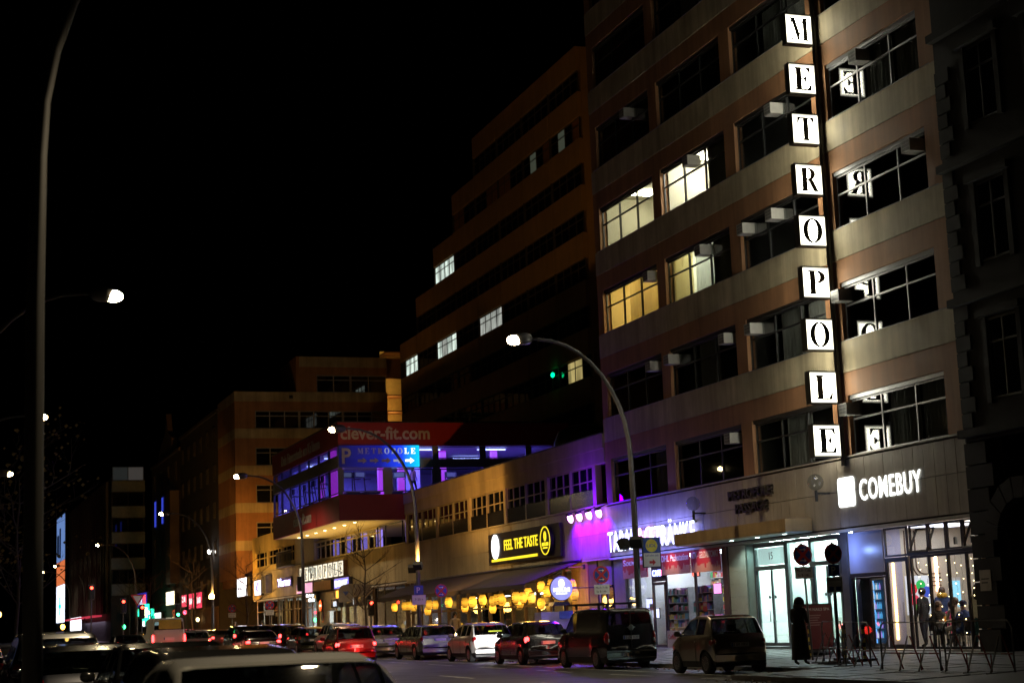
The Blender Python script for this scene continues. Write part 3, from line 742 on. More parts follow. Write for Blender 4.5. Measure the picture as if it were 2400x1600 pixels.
slabpart(RB, F1, 'timber_panel', V(69.25), V(67.3), .4, 3.94, -.2, -.02, GWD)
slabpart(RB, F1, 'timber_panel', V(67.25), V(66.35), .4, 3.94, -.2, -.05, mat('bronze_panel', (.12, .09, .05), .5))
slabpart(RB, F1, 'side_wall', V(66.3), V(64.85), .3, 3.94, -.25, -.1, mat('grey_panel', (.2, .19, .2), .6))
for q in range(2):
    y = 65.9 - q * .75
    put(MB().box(0, .5, 0, 1.5, 0, .03).mesh('side_window', DGLASS), 'side_window', FS(y, 1.4, 27.08), RB)
for q in range(6):
    y = 91 - q * 3.6
    put(MB().box(-.6, .6, 0, .05, -.1, .1).mesh('ceiling_light', emis('dining_light', (.95, .95, 1), 6)), 'ceiling_light', F1 @ T(V(y), 2.9, -2.6 - (q % 3) * .6), RB)
light('AREA', 'dining_glow', T(29.5, 81, 3.9), 520, (1, .72, .36), RB, sx=4, sy=22)
# dark machine hoods on the roof
for q, (x, y, s_) in enumerate(((29.5, 73, 1.5), (31, 70, 1.2), (30.5, 76.2, 1.1))):
    o = thing('roof_hood', 'dark rounded ventilation hood on low roof, %s of three' % ('biggest', 'rearmost', 'left')[q], 'hood', (x, y, 8.95), group='hoods on the low roof')
    put(MB().lathe([(s_, 0), (s_, s_ * .5), (s_ * .85, s_ * .85), (s_ * .4, s_ * 1.05), (.05, s_ * 1.1)], 14, (x, y, 8.95)).mesh('hood', BLACK, True), 'hood', I4, o)
    put(MB().lathe([(s_ * 1.1, 0), (s_ * 1.1, .15)], 14, (x, y, 8.95)).mesh('base_ring', DARKM), 'base_ring', I4, o)
# FEEL THE TASTE board
fb = thing('restaurant_sign', 'black lit board reading FEEL THE TASTE with white oval and round emblem', 'sign', (26.9, 75, 4.3)); F = FS(79.9, 4.33, 26.96)
put(MB().box(0, 9.95, 0, 1.48, 0, .12).mesh('board', mat('board_black', (.02, .015, .016), .45)), 'board', F, fb)
YL = emis('sign_yellow', (1, .78, .02), 1.3); WO = emis('oval_white', (1, 1, .97), 2.2)
put(MB().prism(arc(1.1, .86, .55, .6, 0, 348, 29), .121, .16).mesh('white_oval', [WO]), 'white_oval', F, fb)
lettering(fb, F, 'FEEL THE TASTE', 2.4, .62, .5, YL, width=4.7, w=.121, off=.012)
put(MB().box(.5, 7.0, .14, .26, .121, .15).mesh('underline', YL), 'underline', F, fb)
def ring(cx, cy, r0, r1, ry=1.0, n=32):
    b = MB()
    for i in range(n):
        t, s_ = 2 * math.pi * i / n, 2 * math.pi * (i + 1) / n
        b.prism([(cx + r0 * math.cos(t), cy + ry * r0 * math.sin(t)), (cx + r1 * math.cos(t), cy + ry * r1 * math.sin(t)), (cx + r1 * math.cos(s_), cy + ry * r1 * math.sin(s_)), (cx + r0 * math.cos(s_), cy + ry * r0 * math.sin(s_))], 0, .02)
    return b
put(MB().prism(arc(8.55, .76, .66, .66, 0, 348, 29), .121, .3).mesh('round_plate', [mat('board_black', (.02, .015, .016), .45)]), 'round_plate', F, fb)
put(ring(8.55, .76, .59, .64).mesh('emblem_ring', YL), 'emblem_ring', F @ T(0, 0, .301), fb)
put(ring(8.55, .95, .13, .16, 1.4, 20).mesh('emblem_mark', YL), 'emblem_mark', F @ T(0, 0, .301), fb)
put(ring(8.55, .95, .05, .075, 2.0, 14).mesh('emblem_mark', YL), 'emblem_mark', F @ T(0, 0, .301), fb)
lettering(fb, F, 'MIZUMI', 8.15, .52, .16, YL, width=.8, w=.301, off=.01); lettering(fb, F, 'RESTAURANT', 8.25, .4, .07, YL, width=.6, w=.301)
# purple floodlights
PUR = (.13, 0, 1)
for q, y in enumerate((68.1, 67.05, 65.95, 64.85)):
    o = thing('purple_floodlight', 'small floodlight washing the wall purple, %s of four' % ('leftmost', 'second from left', 'third from left', 'rightmost')[q], 'floodlight', (26.55, y, 5.9), group='purple floodlights on the wall')
    put(MB().box(-.14, .14, -.1, .1, -.06, .06).mesh('housing', BLACK), 'housing', aim((26.6, y, 6.02), (26.9, y, 4.9)), o)
    put(MB().ell((0, 0, -.16), (.13, .12, .22), 12, 8).mesh('lens', emis('purple_lens', (.9, .35, 1), 9), True), 'lens', aim((26.6, y, 6.02), (26.9, y, 4.9)), o)
    put(MB().tube([(26.62, y, 6.05), (26.95, y, 6.2)], .025, 6).mesh('bracket', BLACK), 'bracket', I4, o)
    light('SPOT', 'purple_beam', aim((26.4, y, 5.7), (26.95, y, 4.9)), 560, PUR, o, .05, R(125), .8)
light('POINT', 'purple_spill', T(26.2, 66.5, 6.5), 260, (.12, 0, 1), OB, .3)  # extra lights without fixtures, spreading the floodlights' purple further
light('SPOT', 'purple_spill', aim((26.3, 67.2, 5.7), (24.6, 70.5, 3.3)), 500, PUR, OB, .08, R(60), .6)
light('SPOT', 'purple_spill', aim((26.2, 66, 5.9), (20.5, 65, 0)), 1500, (.2, .05, 1), OB, .1, R(115), .7)
# awning
aw = thing('awning', 'long dark fabric awning sloping over the lantern restaurant front', 'awning', (26.9, 80, 3.2))
AWF = mat('awning_fabric', (.075, .05, .035), .9, var=.12, scale=2)
ya, yb = 67.9, 92.6; n = 20; b = MB(); rr = random.Random(5)
for i in range(n):
    y0_, y1_ = ya + (yb - ya) * i / n, ya + (yb - ya) * (i + 1) / n
    e0, e1 = -.035 * (1 - math.cos(2 * math.pi * i / 5)), -.035 * (1 - math.cos(2 * math.pi * (i + 1) / 5))
    b.quad((26.93, y0_, 3.98), (24.35, y0_, 3.14 + e0), (24.35, y1_, 3.14 + e1), (26.93, y1_, 3.98))
    b.quad((26.93, y0_, 3.95), (24.35, y0_, 3.11 + e0), (24.35, y1_, 3.11 + e1), (26.93, y1_, 3.95))
put(b.mesh('canvas', AWF, True), 'canvas', I4, aw)
b = MB()
for i in range(n):
    y0_, y1_ = ya + (yb - ya) * i / n, ya + (yb - ya) * (i + 1) / n
    b.box(24.33, 24.345, y0_ + .003, y1_ - .003, 2.9 + .03 * math.sin(i * 1.3), 3.1)
put(b.mesh('valance', AWF), 'valance', I4, aw)
put(MB().tube([(24.37, ya, 3.09), (24.37, yb, 3.07)], .035, 8).mesh('front_bar', BLACK, True), 'front_bar', I4, aw)
put(MB().tube([(26.94, ya, 4.01), (26.94, yb, 4.01)], .07, 8).mesh('roller', BLACK, True), 'roller', I4, aw)
for y in (70, 78, 86, 91): put(MB().tube([(26.9, y, 3.7), (25.6, y - .5, 3.25), (24.4, y, 3.06)], .025, 6).mesh('folding_arm', BLACK), 'folding_arm', I4, aw)
# lanterns
LAN = bpy.data.materials.new('lantern_paper'); LAN.use_nodes = True
nn_ = LAN.node_tree; pb = nn_.nodes['Principled BSDF']; pb.inputs['Base Color'].default_value = (.75, .5, .1, 1)
tc = nn_.nodes.new('ShaderNodeTexCoord'); sz = nn_.nodes.new('ShaderNodeSeparateXYZ'); nn_.links.new(tc.outputs['Object'], sz.inputs[0])
ab = nn_.nodes.new('ShaderNodeMath'); ab.operation = 'ABSOLUTE'; nn_.links.new(sz.outputs[2], ab.inputs[0])
mr = nn_.nodes.new('ShaderNodeMapRange'); mr.inputs['From Min'].default_value = 0; mr.inputs['From Max'].default_value = .25; mr.inputs['To Min'].default_value = 2.3; mr.inputs['To Max'].default_value = .55
nn_.links.new(ab.outputs[0], mr.inputs[0]); oi = nn_.nodes.new('ShaderNodeObjectInfo'); rv = nn_.nodes.new('ShaderNodeMapRange'); rv.inputs['To Min'].default_value = .45; rv.inputs['To Max'].default_value = 1.25; ml = nn_.nodes.new('ShaderNodeMath'); ml.operation = 'MULTIPLY'
nn_.links.new(oi.outputs['Random'], rv.inputs[0]); nn_.links.new(mr.outputs[0], ml.inputs[0]); nn_.links.new(rv.outputs[0], ml.inputs[1]); nn_.links.new(ml.outputs[0], pb.inputs['Emission Strength'])
pb.inputs['Emission Color'].default_value = (1, .47, .035, 1); pb.inputs['Roughness'].default_value = .8
prof = []
for i in range(15):
    t = i / 14; r_ = .21 * (math.sin(math.pi * (.16 + .68 * t)) ** .6) * (1 - .035 * (i % 2)); prof.append((r_, .27 - .54 * t))
lan_body = MB().lathe(prof[::-1], 14).mesh('paper_shade', LAN, True)
b = MB().lathe([(.1, .265), (.12, .28), (.1, .31)], 10).lathe([(.1, -.3), (.11, -.28), (.09, -.262)], 10)
lan_cap = b.mesh('cap_ring', BLACK)
lan_cord = MB().tube([(0, 0, .3), (0, 0, .62)], .008, 5).mesh('cord', BLACK)
_g = []
for ch_ in range(3):
    _g.append((ch_, .12 - ch_ * .12))
b = MB()
for ch_, z_ in _g:
    for k_ in range(3):
        a_ = R(200 + k_ * 18); b.box(math.cos(a_) * .2 - .02, math.cos(a_) * .2 + .02, math.sin(a_) * .215 - .004, math.sin(a_) * .215 + .004, z_ - .035 + .01 * k_, z_ + .01)
lan_ink = b.mesh('ink_mark', mat('lantern_ink', (.2, .07, .01), .8))
def lantern(x, y, z, lab, grp):
    o = thing('paper_lantern', lab, 'lantern', (x, y, z), random.uniform(-.5, .5), grp)
    M = WM[o.name] @ Matrix.Scale(random.uniform(.8, .94), 4)
    for me, nm in ((lan_body, 'paper_shade'), (lan_cap, 'cap_ring'), (lan_cord, 'cord'), (lan_ink, 'ink_mark')): put(me, nm, M, o)
G1 = 'lanterns hanging under the awning edge'
for q, y in enumerate((89.7, 87.7, 85.9, 85.2, 83.9, 82.0, 79.7, 77.9, 75.9, 74.4, 73.7, 72.4, 71.8, 70.3, 69.8, 68.9, 68.5)):
    lantern(24.62 + .25 * (q % 3 == 1), y, 2.56 + .04 * math.sin(q * 2.3), 'glowing yellow paper lantern in the row under the awning edge', G1)
for q, (y, z) in enumerate(((91.5, 2.62), (88, 2.3), (80.5, 2.35), (77, 2.5), (74.8, 2.55), (73.2, 2.4), (71.2, 2.75), (70.4, 2.3), (76.2, 2.2), (69.6, 2.8))):
    lantern(25.7 + .3 * (q % 2), y, z, 'glowing yellow paper lantern hanging further back beneath the awning', 'lanterns further back under the awning')
for q, (y, z) in enumerate(((71.0, 3.04), (69.7, 3.08), (68.5, 3.02), (67.2, 2.98), (69.2, 2.7), (68.2, 2.66), (67.0, 2.62))):
    lantern(26.25, y, z, 'glowing yellow paper lantern on a bracket by the wooden wall right of awning', 'lanterns beside the wooden wall')
for q, y in enumerate((69.5, 67.6)):
    o = thing('lantern_bracket', 'angular bracket holding lanterns, %s one' % ('left', 'right')[q], 'bracket', (26.9, y, 3.6)); put(MB().tube([(26.98, y, 3.75), (26.25, y, 3.75), (26.25, y, 3.62)], .02, 4).tube([(26.25, y - .35, 3.62), (26.25, y + .35, 3.62)], .02, 4).mesh('bar', mat('brass_bar', (.5, .32, .1), .4, .6)), 'bar', I4, o); put(MB().box(26.95, 26.99, y - .1, y + .1, 3.65, 3.85).mesh('wall_plate', BLACK), 'wall_plate', I4, o)
for q, (y, z) in enumerate(((84.5, 1.4), (88, 1.35), (67.5, 1.6), (66.9, 1.55))):
    lantern(27.8 if y > 80 else 26.5, y, z, 'glowing yellow lantern standing low %s' % ('inside the glazed front' if y > 80 else 'in front of the wooden wall'), 'low lanterns')
for y, p in ((89, 45), (84, 45), (79, 50), (74, 60), (70, 60), (67.5, 50)):
    light('POINT', 'lantern_glow', T(25.1, y, 2.3), p, (1, .55, .12), aw, .25)
# round MIZUMI blade sign
ms = thing('round_sign', 'round pale blue lit MIZUMI sign projecting from wooden wall', 'sign', (25.9, 66.9, 2.8)); F = FP(25.45, 2.85, 66.4)
put(MB().lathe([(.5, -.06), (.52, 0), (.5, .06)], 32).mesh('drum', mat('sign_rim', (.05, .05, .06), .4)), 'drum', F @ T(0, 0, -.07), ms)
put(MB().lathe([(.485, 0), (.485, .004)], 32).mesh('lit_disc', emis('lit_disc', (.38, .42, .95), .75, (.4, .4, .5))), 'lit_disc', F, ms)
lettering(ms, F, 'MIZUMI', -.36, -.14, .17, WO, width=.72, w=.006, off=.01); lettering(ms, F, 'RESTAURANT', -.25, -.24, .06, WO, width=.5, w=.006)
put(ring(0, .2, .1, .13, 1.35, 18).mesh('emblem', WO), 'emblem', F @ T(0, 0, .006), ms); put(ring(0, .2, .03, .05, 1.8, 12).mesh('emblem', WO), 'emblem', F @ T(0, 0, .006), ms)
put(MB().tube([(25.97, 66.47, 2.85), (27, 66.47, 2.85)], .025, 6).mesh('arm', BLACK), 'arm', I4, ms)

# ================================================================== gym building (cantilevered box)
GB = thing('gym_building', 'cantilevered gym box with red fascia bands and blue violet lit windows', 'building', (30, 105, 8))
GX, GY = 23.2, 96.0
FPg = FP(GX, 0, GY); FSg = FS(115.4, 0, GX); WS = 115.4 - GY
RED1 = mat('red_fascia', (.3, .012, .016), .5, var=.12, scale=.5, streak=.1); RED2 = mat('dark_red_fascia', (.28, .01, .012), .5, var=.12, scale=.5)
GF = mat('gym_frame', (.22, .22, .24), .5, .3, var=.1)
# upper fascia, split on the slant
put(MB().prism([(0, 12.05), (5.65, 12.05), (6.9, 13.43), (0, 13.43)], -.2, 0).mesh('fascia_panel', RED1), 'fascia_panel', FPg, GB)
put(MB().prism([(5.655, 12.05), (14.5, 12.05), (14.5, 13.43), (6.905, 13.43)], -.2, 0).mesh('fascia_panel', RED2), 'fascia_panel', FPg, GB)
slabpart(GB, FPg, 'fascia_panel', 0, 3.95, 7.7, 9.2, -.2, 0, RED2)
for q in range(4):
    slabpart(GB, FSg, 'fascia_panel', WS * q / 4 + .004, WS * (q + 1) / 4 - .004, 12.05, 13.43, -.2, 0, RED2)
    slabpart(GB, FSg, 'fascia_panel', WS * q / 4 + .004, WS * (q + 1) / 4 - .004, 7.7, 9.2, -.2, 0, RED2)
slabpart(GB, FPg, 'roof_edge', -.05, 14.5, 13.435, 13.5, -19.4, .05, DARKM)
slabpart(GB, FPg, 'soffit', .21, 14.4, 7.72, 7.8, -19.2, -.21, mat('warm_soffit', (.55, .45, .25), .6))
slabpart(GB, FPg, 'gym_floor', .21, 14.4, 9.1, 9.22, -19.2, -.21, mat('gym_floor', (.08, .08, .1), .4))
slabpart(GB, FPg, 'gym_ceiling', .21, 14.4, 12.1, 12.2, -19.2, -.21, mat('gym_ceiling', (.5, .5, .55), .7))
slabpart(GB, FPg, 'spandrel', 0, 14.5, 10.75, 11.28, -.18, -.02, GF)
slabpart(GB, FSg, 'spandrel', 0, WS, 10.8, 11.48, -.18, -.02, mat('gym_spandrel', (.1, .09, .08), .5))
LW_ = [(.25, 2.75), (3.2, 5.75), (6.2, 8.9), (9.3, 12), (12.3, 14.4)]
for a, b_ in LW_: window(GB, FPg, a, 9.35, b_ - a, 1.35, (), None, GF, CLEAR, .07, .06)
UW = [(4.9, 5.8), (6.08, 8.75), (9.06, 11.7), (12, 14.4)]
for a, b_ in UW: window(GB, FPg, a, 11.3, b_ - a, .72, (), None, GF, CLEAR, .05, .06)
for a, b_ in ((0, .25), (2.75, 3.2), (5.75, 6.2), (8.9, 9.3), (12, 12.3)): slabpart(GB, FPg, 'post', a, b_, 9.21, 10.745, -.2, -.03, GF)
for a, b_ in ((0, 4.9), (5.8, 6.08), (8.75, 9.06), (11.7, 12)): slabpart(GB, FPg, 'post', a, b_, 11.285, 12.04, -.2, -.03, GF)
for q in range(7):
    w = WS / 7
    window(GB, FSg, q * w + .1, 9.3, w - .2, 1.45, (), None, DARKM, CLEAR, .06, .06)
    window(GB, FSg, q * w + .1, 11.5, w - .2, .5, (), None, DARKM, CLEAR, .04, .06)
    slabpart(GB, FSg, 'post', q * w + (0 if q else .21), q * w + .095, 9.21, 10.79, -.16, -.03, DARKM); slabpart(GB, FSg, 'post', q * w + (0 if q else .21), q * w + .095, 11.49, 12.04, -.16, -.03, DARKM)
put(MB().box(13.5, 13.6, 9.23, 12.09, -19, -.3).box(.3, 13.5, 9.23, 12.09, -19.1, -19).box(6, 6.1, 9.23, 11.2, -9, -4).mesh('gym_back_wall', mat('gym_wall', (.5, .48, .6), .7)), 'gym_back_wall', FPg, GB)
MAG = emis('magenta_lit_column', (.5, .03, .9), .8); BLUL = emis('gym_blue_tube', (.35, .42, 1), 6)  # magenta uplight on the gym columns is put in as emission
for u, w in ((.45, -3.2), (4.6, -3.0), (7.4, -3.4), (10.6, -3), (2.0, -8), (2.0, -13), (5.2, -10)):
    put(MB().box(u - .18, u + .18, 9.23, 12.09, w - .18, w + .18).mesh('column', MAG), 'column', FPg, GB)
for q in range(9):
    put(MB().box(-.9, .9, 0, .05, -.06, .06).mesh('ceiling_tube', BLUL), 'ceiling_tube', FPg @ T(1.6 + (q % 3) * 4.2, 11.95, -1.6 - (q // 3) * 5), GB)
light('AREA', 'gym_light', T(30, 99, 12.0), 1500, (.17, .12, 1), GB, sx=10, sy=4)
light('AREA', 'gym_light', T(26, 107, 12.0), 1500, (.14, .12, 1), GB, sx=4, sy=12)
light('POINT', 'gym_spot', T(27, 97.6, 10.2), 18, (.2, .5, 1), GB, .2)
TL = mat('gym_machine', (.03, .03, .035), .5)
tm = MB().box(-.4, .4, -.9, .9, .05, .18).tube([(-.36, .7, .15), (-.36, .85, 1.25)], .04, 6).tube([(.36, .7, .15), (.36, .85, 1.25)], .04, 6).box(-.4, .4, .75, .85, 1.15, 1.5).tube([(-.36, .82, 1.05), (-.36, .1, 1.0)], .03, 6).tube([(.36, .82, 1.05), (.36, .1, 1.0)], .03, 6)
tmm = tm.mesh('frame', TL)
scr = MB().box(-.3, .3, .735, .747, 1.2, 1.45).mesh('console_screen', emis('console_screen', (.4, .5, 1), .12))
for q, (x, y, a) in enumerate(((24.2, 97.4, 0), (25.2, 97.3, .3), (27.2, 97.6, -.4), (24.2, 101, 1.5), (24.3, 104, 1.6), (24.4, 107, 1.5), (24.3, 110.5, 1.7), (31, 97.8, .2))):
    o = thing('treadmill', 'black treadmill behind gym glass, %s' % ('first left of the corner column', 'second from the corner column', 'under the right lower window', 'first along the street side', 'second along the street side', 'third along the street side', 'fourth along the street side', 'behind the parapet line')[q], 'treadmill', (x, y, 9.22), a, 'exercise machines in the gym')
    put(tmm, 'frame', WM[o.name], o); put(scr, 'console_screen', WM[o.name], o)
# fascia lettering
GT = mat('fascia_letter', (.5, .45, .42), .5, var=.05)
cl = thing('fascia_lettering', 'pale clever-fit.com letters on upper red fascia facing us', 'sign', (26, 95.9, 12.3)); lettering(cl, FPg, 'clever-fit.com', .15, 12.42, .78, GT, width=5.45, w=.005, depth=.03, off=.022)
cl = thing('fascia_lettering', 'pale Dein Fitnessstudio letters on upper red fascia along street', 'sign', (23.1, 105, 12.3)); lettering(cl, FSg, "Dein Fitnessstudio am Ku'damm", 3.2, 12.4, .7, GT, width=11.5, w=.005, depth=.03, off=.015)
cl = thing('fascia_lettering', 'pale clever-fit.com letters on lower red fascia along street', 'sign', (23.1, 108, 8.1)); lettering(cl, FSg, 'clever-fit.com', 6.8, 8.1, .72, GT, width=5.2, w=.005, depth=.03, off=.02)
# parking sign
ps = thing('parking_sign', 'blue lit parking sign with P METROPOLE and five arrows', 'sign', (25.6, 95.8, 10.8)); F = FP(GX + .02, 10.8, GY - .02)
bl = bpy.data.materials.new('parking_blue'); bl.use_nodes = True; n_ = bl.node_tree; p_ = n_.nodes['Principled BSDF']; p_.inputs['Base Color'].default_value = (.01, .015, .12, 1)
tcn = n_.nodes.new('ShaderNodeTexCoord'); sx_ = n_.nodes.new('ShaderNodeSeparateXYZ'); n_.links.new(tcn.outputs['Object'], sx_.inputs[0])
cr = n_.nodes.new('ShaderNodeValToRGB'); cr.color_ramp.elements[0].position = .0; cr.color_ramp.elements[0].color = (.002, .002, .03, 1); cr.color_ramp.elements[1].position = 1; cr.color_ramp.elements[1].color = (0, .62, 1, 1)
e_ = cr.color_ramp.elements.new(.5); e_.color = (.003, .006, .2, 1); e_ = cr.color_ramp.elements.new(.78); e_.color = (.01, .05, .85, 1)
dv = n_.nodes.new('ShaderNodeMath'); dv.operation = 'DIVIDE'; dv.inputs[1].default_value = 4.85; n_.links.new(sx_.outputs[0], dv.inputs[0]); n_.links.new(dv.outputs[0], cr.inputs[0])
n_.links.new(cr.outputs[0], p_.inputs['Emission Color']); p_.inputs['Emission Strength'].default_value = 1.2
put(MB().box(0, 4.85, 0, 1.26, -.01, .16).mesh('box', bl), 'box', F, ps)
lettering(ps, F, 'P', .15, .18, .92, mat('sign_grey_print', (.45, .45, .45), .5), w=.161, off=.02, width=.55)
u = 1.1; LWH = [mat('sign_grey_print', (.45, .45, .45), .5)] * 4 + [emis('sign_lit_mid', (.6, .7, 1), .35, (.5, .5, .5))] * 3 + [emis('sign_lit_white', (.9, .98, 1), 1.8)] * 2
for ch, m_ in zip('METROPOLE', LWH):
    put_glyph(ps, F, ch, u + .17, .76, .34 if ch != 'M' else .34, .31, m_, .165); u += .40
for q in range(5):
    a = 1.1 + q * .72; m_ = (LWH[0], LWH[0], LWH[0], LWH[5], LWH[8])[q]
    put(MB().prism([(a, .29), (a + .3, .29), (a + .3, .18), (a + .56, .36), (a + .3, .54), (a + .3, .43), (a, .43)], .161, .18).mesh('arrow', m_), 'arrow', F, ps)

# ================================================================== arcade building under and beyond the gym box
AB = thing('arcade_building', 'long low arcade building with shop fronts beneath the gym box', 'building', (27, 120, 0))
YA0, YA1 = 95.51, 143.4
F2 = FS(YA1, 0); A = lambda y: YA1 - y
ncl = 40; wcl = (YA1 - YA0) / ncl
me = MB().box(.005, wcl - .005, 4.15, 6.28, -.06, 0).mesh('cladding_slab', CONC)
for q in range(ncl): put(me, 'cladding_slab', F2 @ T(q * wcl, 0, rnd.uniform(-.005, .006)), AB)
slabpart(AB, F2, 'cladding_core', 0, A(YA0), 4.1, 6.3, -.4, -.062, mat('joint_mortar', (.07, .06, .05), .9))
slabpart(AB, F2, 'ledge', 0, A(YA0), 6.302, 6.36, -.4, .08, CONC)
YEL = mat('yellow_render', (.55, .42, .16), .7, var=.15, scale=.6, streak=.2)
slabpart(AB, F2, 'upper_wall', 0, A(126.2), 8.0, 9.3, -.4, -.02, YEL); slabpart(AB, F2, 'upper_wall', 0, A(126.2), 6.365, 6.7, -.4, -.02, YEL)
for a, b_ in ((143.4, 142.2), (137.3, 136.6), (131.6, 131.0), (126.6, 126.2)): slabpart(AB, F2, 'upper_pier', A(a), A(b_), 6.705, 7.995, -.4, -.03, YEL)
for a, b_ in ((142.2, 137.3), (136.6, 131.6), (131.0, 126.6)): window(AB, F2, A(a), 6.7, a - b_, 1.29, (.3, .75), .75, YEL, DGLASS, .1, .1)
bal = MB()
for q in range(24): bal.tube([(A(131.5) + q * .24, 6.4, .35), (A(131.5) + q * .24, 7.5, .35)], .02, 4)
bal.box(A(131.6), A(125.9), 7.48, 7.55, .32, .38).box(A(131.6), A(125.9), 6.32, 6.4, .085, .4)
put(bal.mesh('balcony_rail', GREYM), 'balcony_rail', F2, AB)
slabpart(AB, F2, 'white_panel', A(126.15), A(119.9), 6.365, 8.3, -.4, -.02, mat('white_render', (.6, .55, .45), .7, var=.08))
for q in range(6):
    y = 119.7 - q * 3.0
    window(AB, F2, A(y), 6.37, 2.85, 1.3, (.5,), .95, mat('pale_frame', (.5, .42, .28), .5), CLEAR, .09, .15)
slabpart(AB, F2, 'glazing_head', A(119.85), A(101.6), 7.68, 7.71, -.3, -.05, YEL)
slabpart(AB, F2, 'hall_floor', A(126), A(YA0), 6.2, 6.3, -8, -.41, INNER); put(MB().box(A(119.8), A(YA0), 6.3, 7.7, -7, -6.9).mesh('hall_wall', mat('hall_wall', (.5, .47, .5), .7)), 'hall_wall', F2, AB)
for q, y in enumerate((118, 114, 110, 106, 99)):
    put(MB().box(-.18, .18, 6.37, 7.7, -1.4, -1.05).mesh('column', emis('violet_lit_column', (.35, .25, 1), .9)), 'column', F2 @ T(A(y), 0, 0), AB)  # violet light on these columns is emission in their material
light('AREA', 'hall_light', T(30, 110, 7.65), 60, (.45, .4, 1), AB, sx=4, sy=16)
light('AREA', 'hall_light', T(29.5, 98.6, 7.65), 50, (.85, .85, 1), AB, sx=3, sy=4)
for q in range(7):
    put(MB().lathe([(.09, 0), (.09, .02)], 10).mesh('soffit_light', emis('soffit_lamp', (1, .75, .35), 12)), 'soffit_light', T(24.6, 98 + q * 2.6, 7.69), GB)
light('AREA', 'soffit_glow', T(25.2, 106, 6.2) @ Matrix.Rotation(R(180), 4, 'X'), 260, (1, .62, .15), GB, sx=2.4, sy=17)
# terrace frame at the passage
put(MB().tube([(26.9, 101.4, 6.37), (26.9, 101.4, 7.6), (26.9, 95.7, 7.6), (26.9, 95.7, 6.37)], .05, 5).tube([(26.9, 99.5, 6.37), (26.9, 99.5, 7.6)], .04, 5).mesh('terrace_frame', BLACK), 'terrace_frame', I4, AB)
# ground-floor shops
slabpart(AB, F2, 'shop_ceiling', 0, A(YA0), 4.02, 4.09, -6, -.05, WPAN)
put(MB().box(0, A(YA0), .3, 4.0, -4.6, -4.5).mesh('shop_back_wall', mat('shop_back', (.4, .38, .36), .7)), 'shop_back_wall', F2, AB)
shop = [(142.0, 133.2, CLEAR), (133.1, 130.6, CLEAR), (130.5, 127.5, CLEAR), (127.4, 124.4, CLEAR), (124.3, 119.4, CLEAR), (113.7, 110.8, CLEAR), (110.7, 103.5, TINT), (103.4, 96, TINT)]
for q, (a, b_, pm) in enumerate(shop):
    window(AB, F2, A(a), .5, a - b_, 3.5, (.33, .67) if a - b_ > 4 else (.5,), 2.6, mat('shop_frame', (.16, .11, .07), .5), pm, .08, .1)
    slabpart(AB, F2, 'shop_pier', A(b_) , A(b_) + .09, .4, 4.01, -.3, -.03, WOOD)
    slabpart(AB, F2, 'shop_base', A(a), A(b_) - .002, .2, .49, -.3, -.04, DARKM)
slabpart(AB, F2, 'gateway_panel', A(119.2), A(113.75), 2.75, 4.0, -.2, -.04, WHITEP); slabpart(AB, F2, 'gateway_panel', A(118.4), A(116.0), .5, 2.745, -.2, -.04, WHITEP)
slabpart(AB, F2, 'garage_door', A(115.95), A(113.8), .4, 2.74, -.5, -.45, mat('garage_brown', (.06, .03, .02), .6))
for (y, col, p, lx) in ((138, (.8, .95, 1), 260, 2.2), (132, (.6, .9, 1), 40, 2), (128.8, (1, .75, .2), 90, 1.5), (126, (1, .6, .25), 55, 1.5), (121.8, (1, .55, .25), 80, 1.8), (111, (1, .6, .2), 60, 1.5), (106, (.7, .75, 1), 22, 2)):
    light('AREA', 'shop_light', T(28.8, y, 3.95), p * 4, col, AB, sx=2, sy=lx * 2)
def boxsign(name, label, ya, yb, z0, z1, m, x=26.95, d=.25, cat='sign'):
    o = thing(name, label, cat, (x, ya, z0)); F = FS(yb, z0, x)
    put(MB().box(0, yb - ya, 0, z1 - z0, 0, d).mesh('casing', BLACK), 'casing', F, o)
    put(MB().box(.04, yb - ya - .04, .04, z1 - z0 - .04, d + .001, d + .02).mesh('lit_face', m), 'lit_face', F, o)
    return o, F @ T(0, 0, d + .021)
o, F = boxsign('shop_sign', 'lavender lit EINFAHRT sign over the garage entry', 108.3, 112.4, 4.12, 4.86, emis('lavender_lit', (.32, .26, 1), 1.0)); lettering(o, F, 'EINFAHRT', .3, .15, .42, emis('sign_lit_white', (.9, .98, 1), 1.8), width=3.5, w=0, off=.012)
o, F = boxsign('shop_sign', 'blank pink lit sign panel beside the EINFAHRT sign', 119.1, 124.4, 4.12, 4.88, emis('pink_lit', (1, .45, .75), .85))
o, F = boxsign('shop_sign', 'blank orange brown sign panel below the slanted METROPOLE row', 113.4, 118.7, 4.15, 4.85, mat('orange_panel', (.5, .26, .1), .6))
o, F = boxsign('shop_sign', 'white lit box sign with narrow dark print on ochre wall', 138.2, 141.0, 4.42, 5.7, emis('white_lit', (.95, .85, 1), 2.0)); lettering(o, F, 'NY', .7, .3, .8, emis('violet_print', (.2, .1, .8), .6), width=1.4, w=0)
o, F = boxsign('shop_sign', 'large square white lit GT sign hanging at the arcade corner', 143.0, 147.6, 4.5, 6.1, emis('white_lit2', (1, .95, .95), 2.6), x=26.75, d=.3); lettering(o, F, 'GT', .9, 1.1, .24, emis('pink_print', (1, .3, .4), .6), width=2.6, w=0); lettering(o, F, 'BEAUTY', .5, .6, .2, mat('dark_print', (.05, .05, .1), .5), width=2.5, w=0)
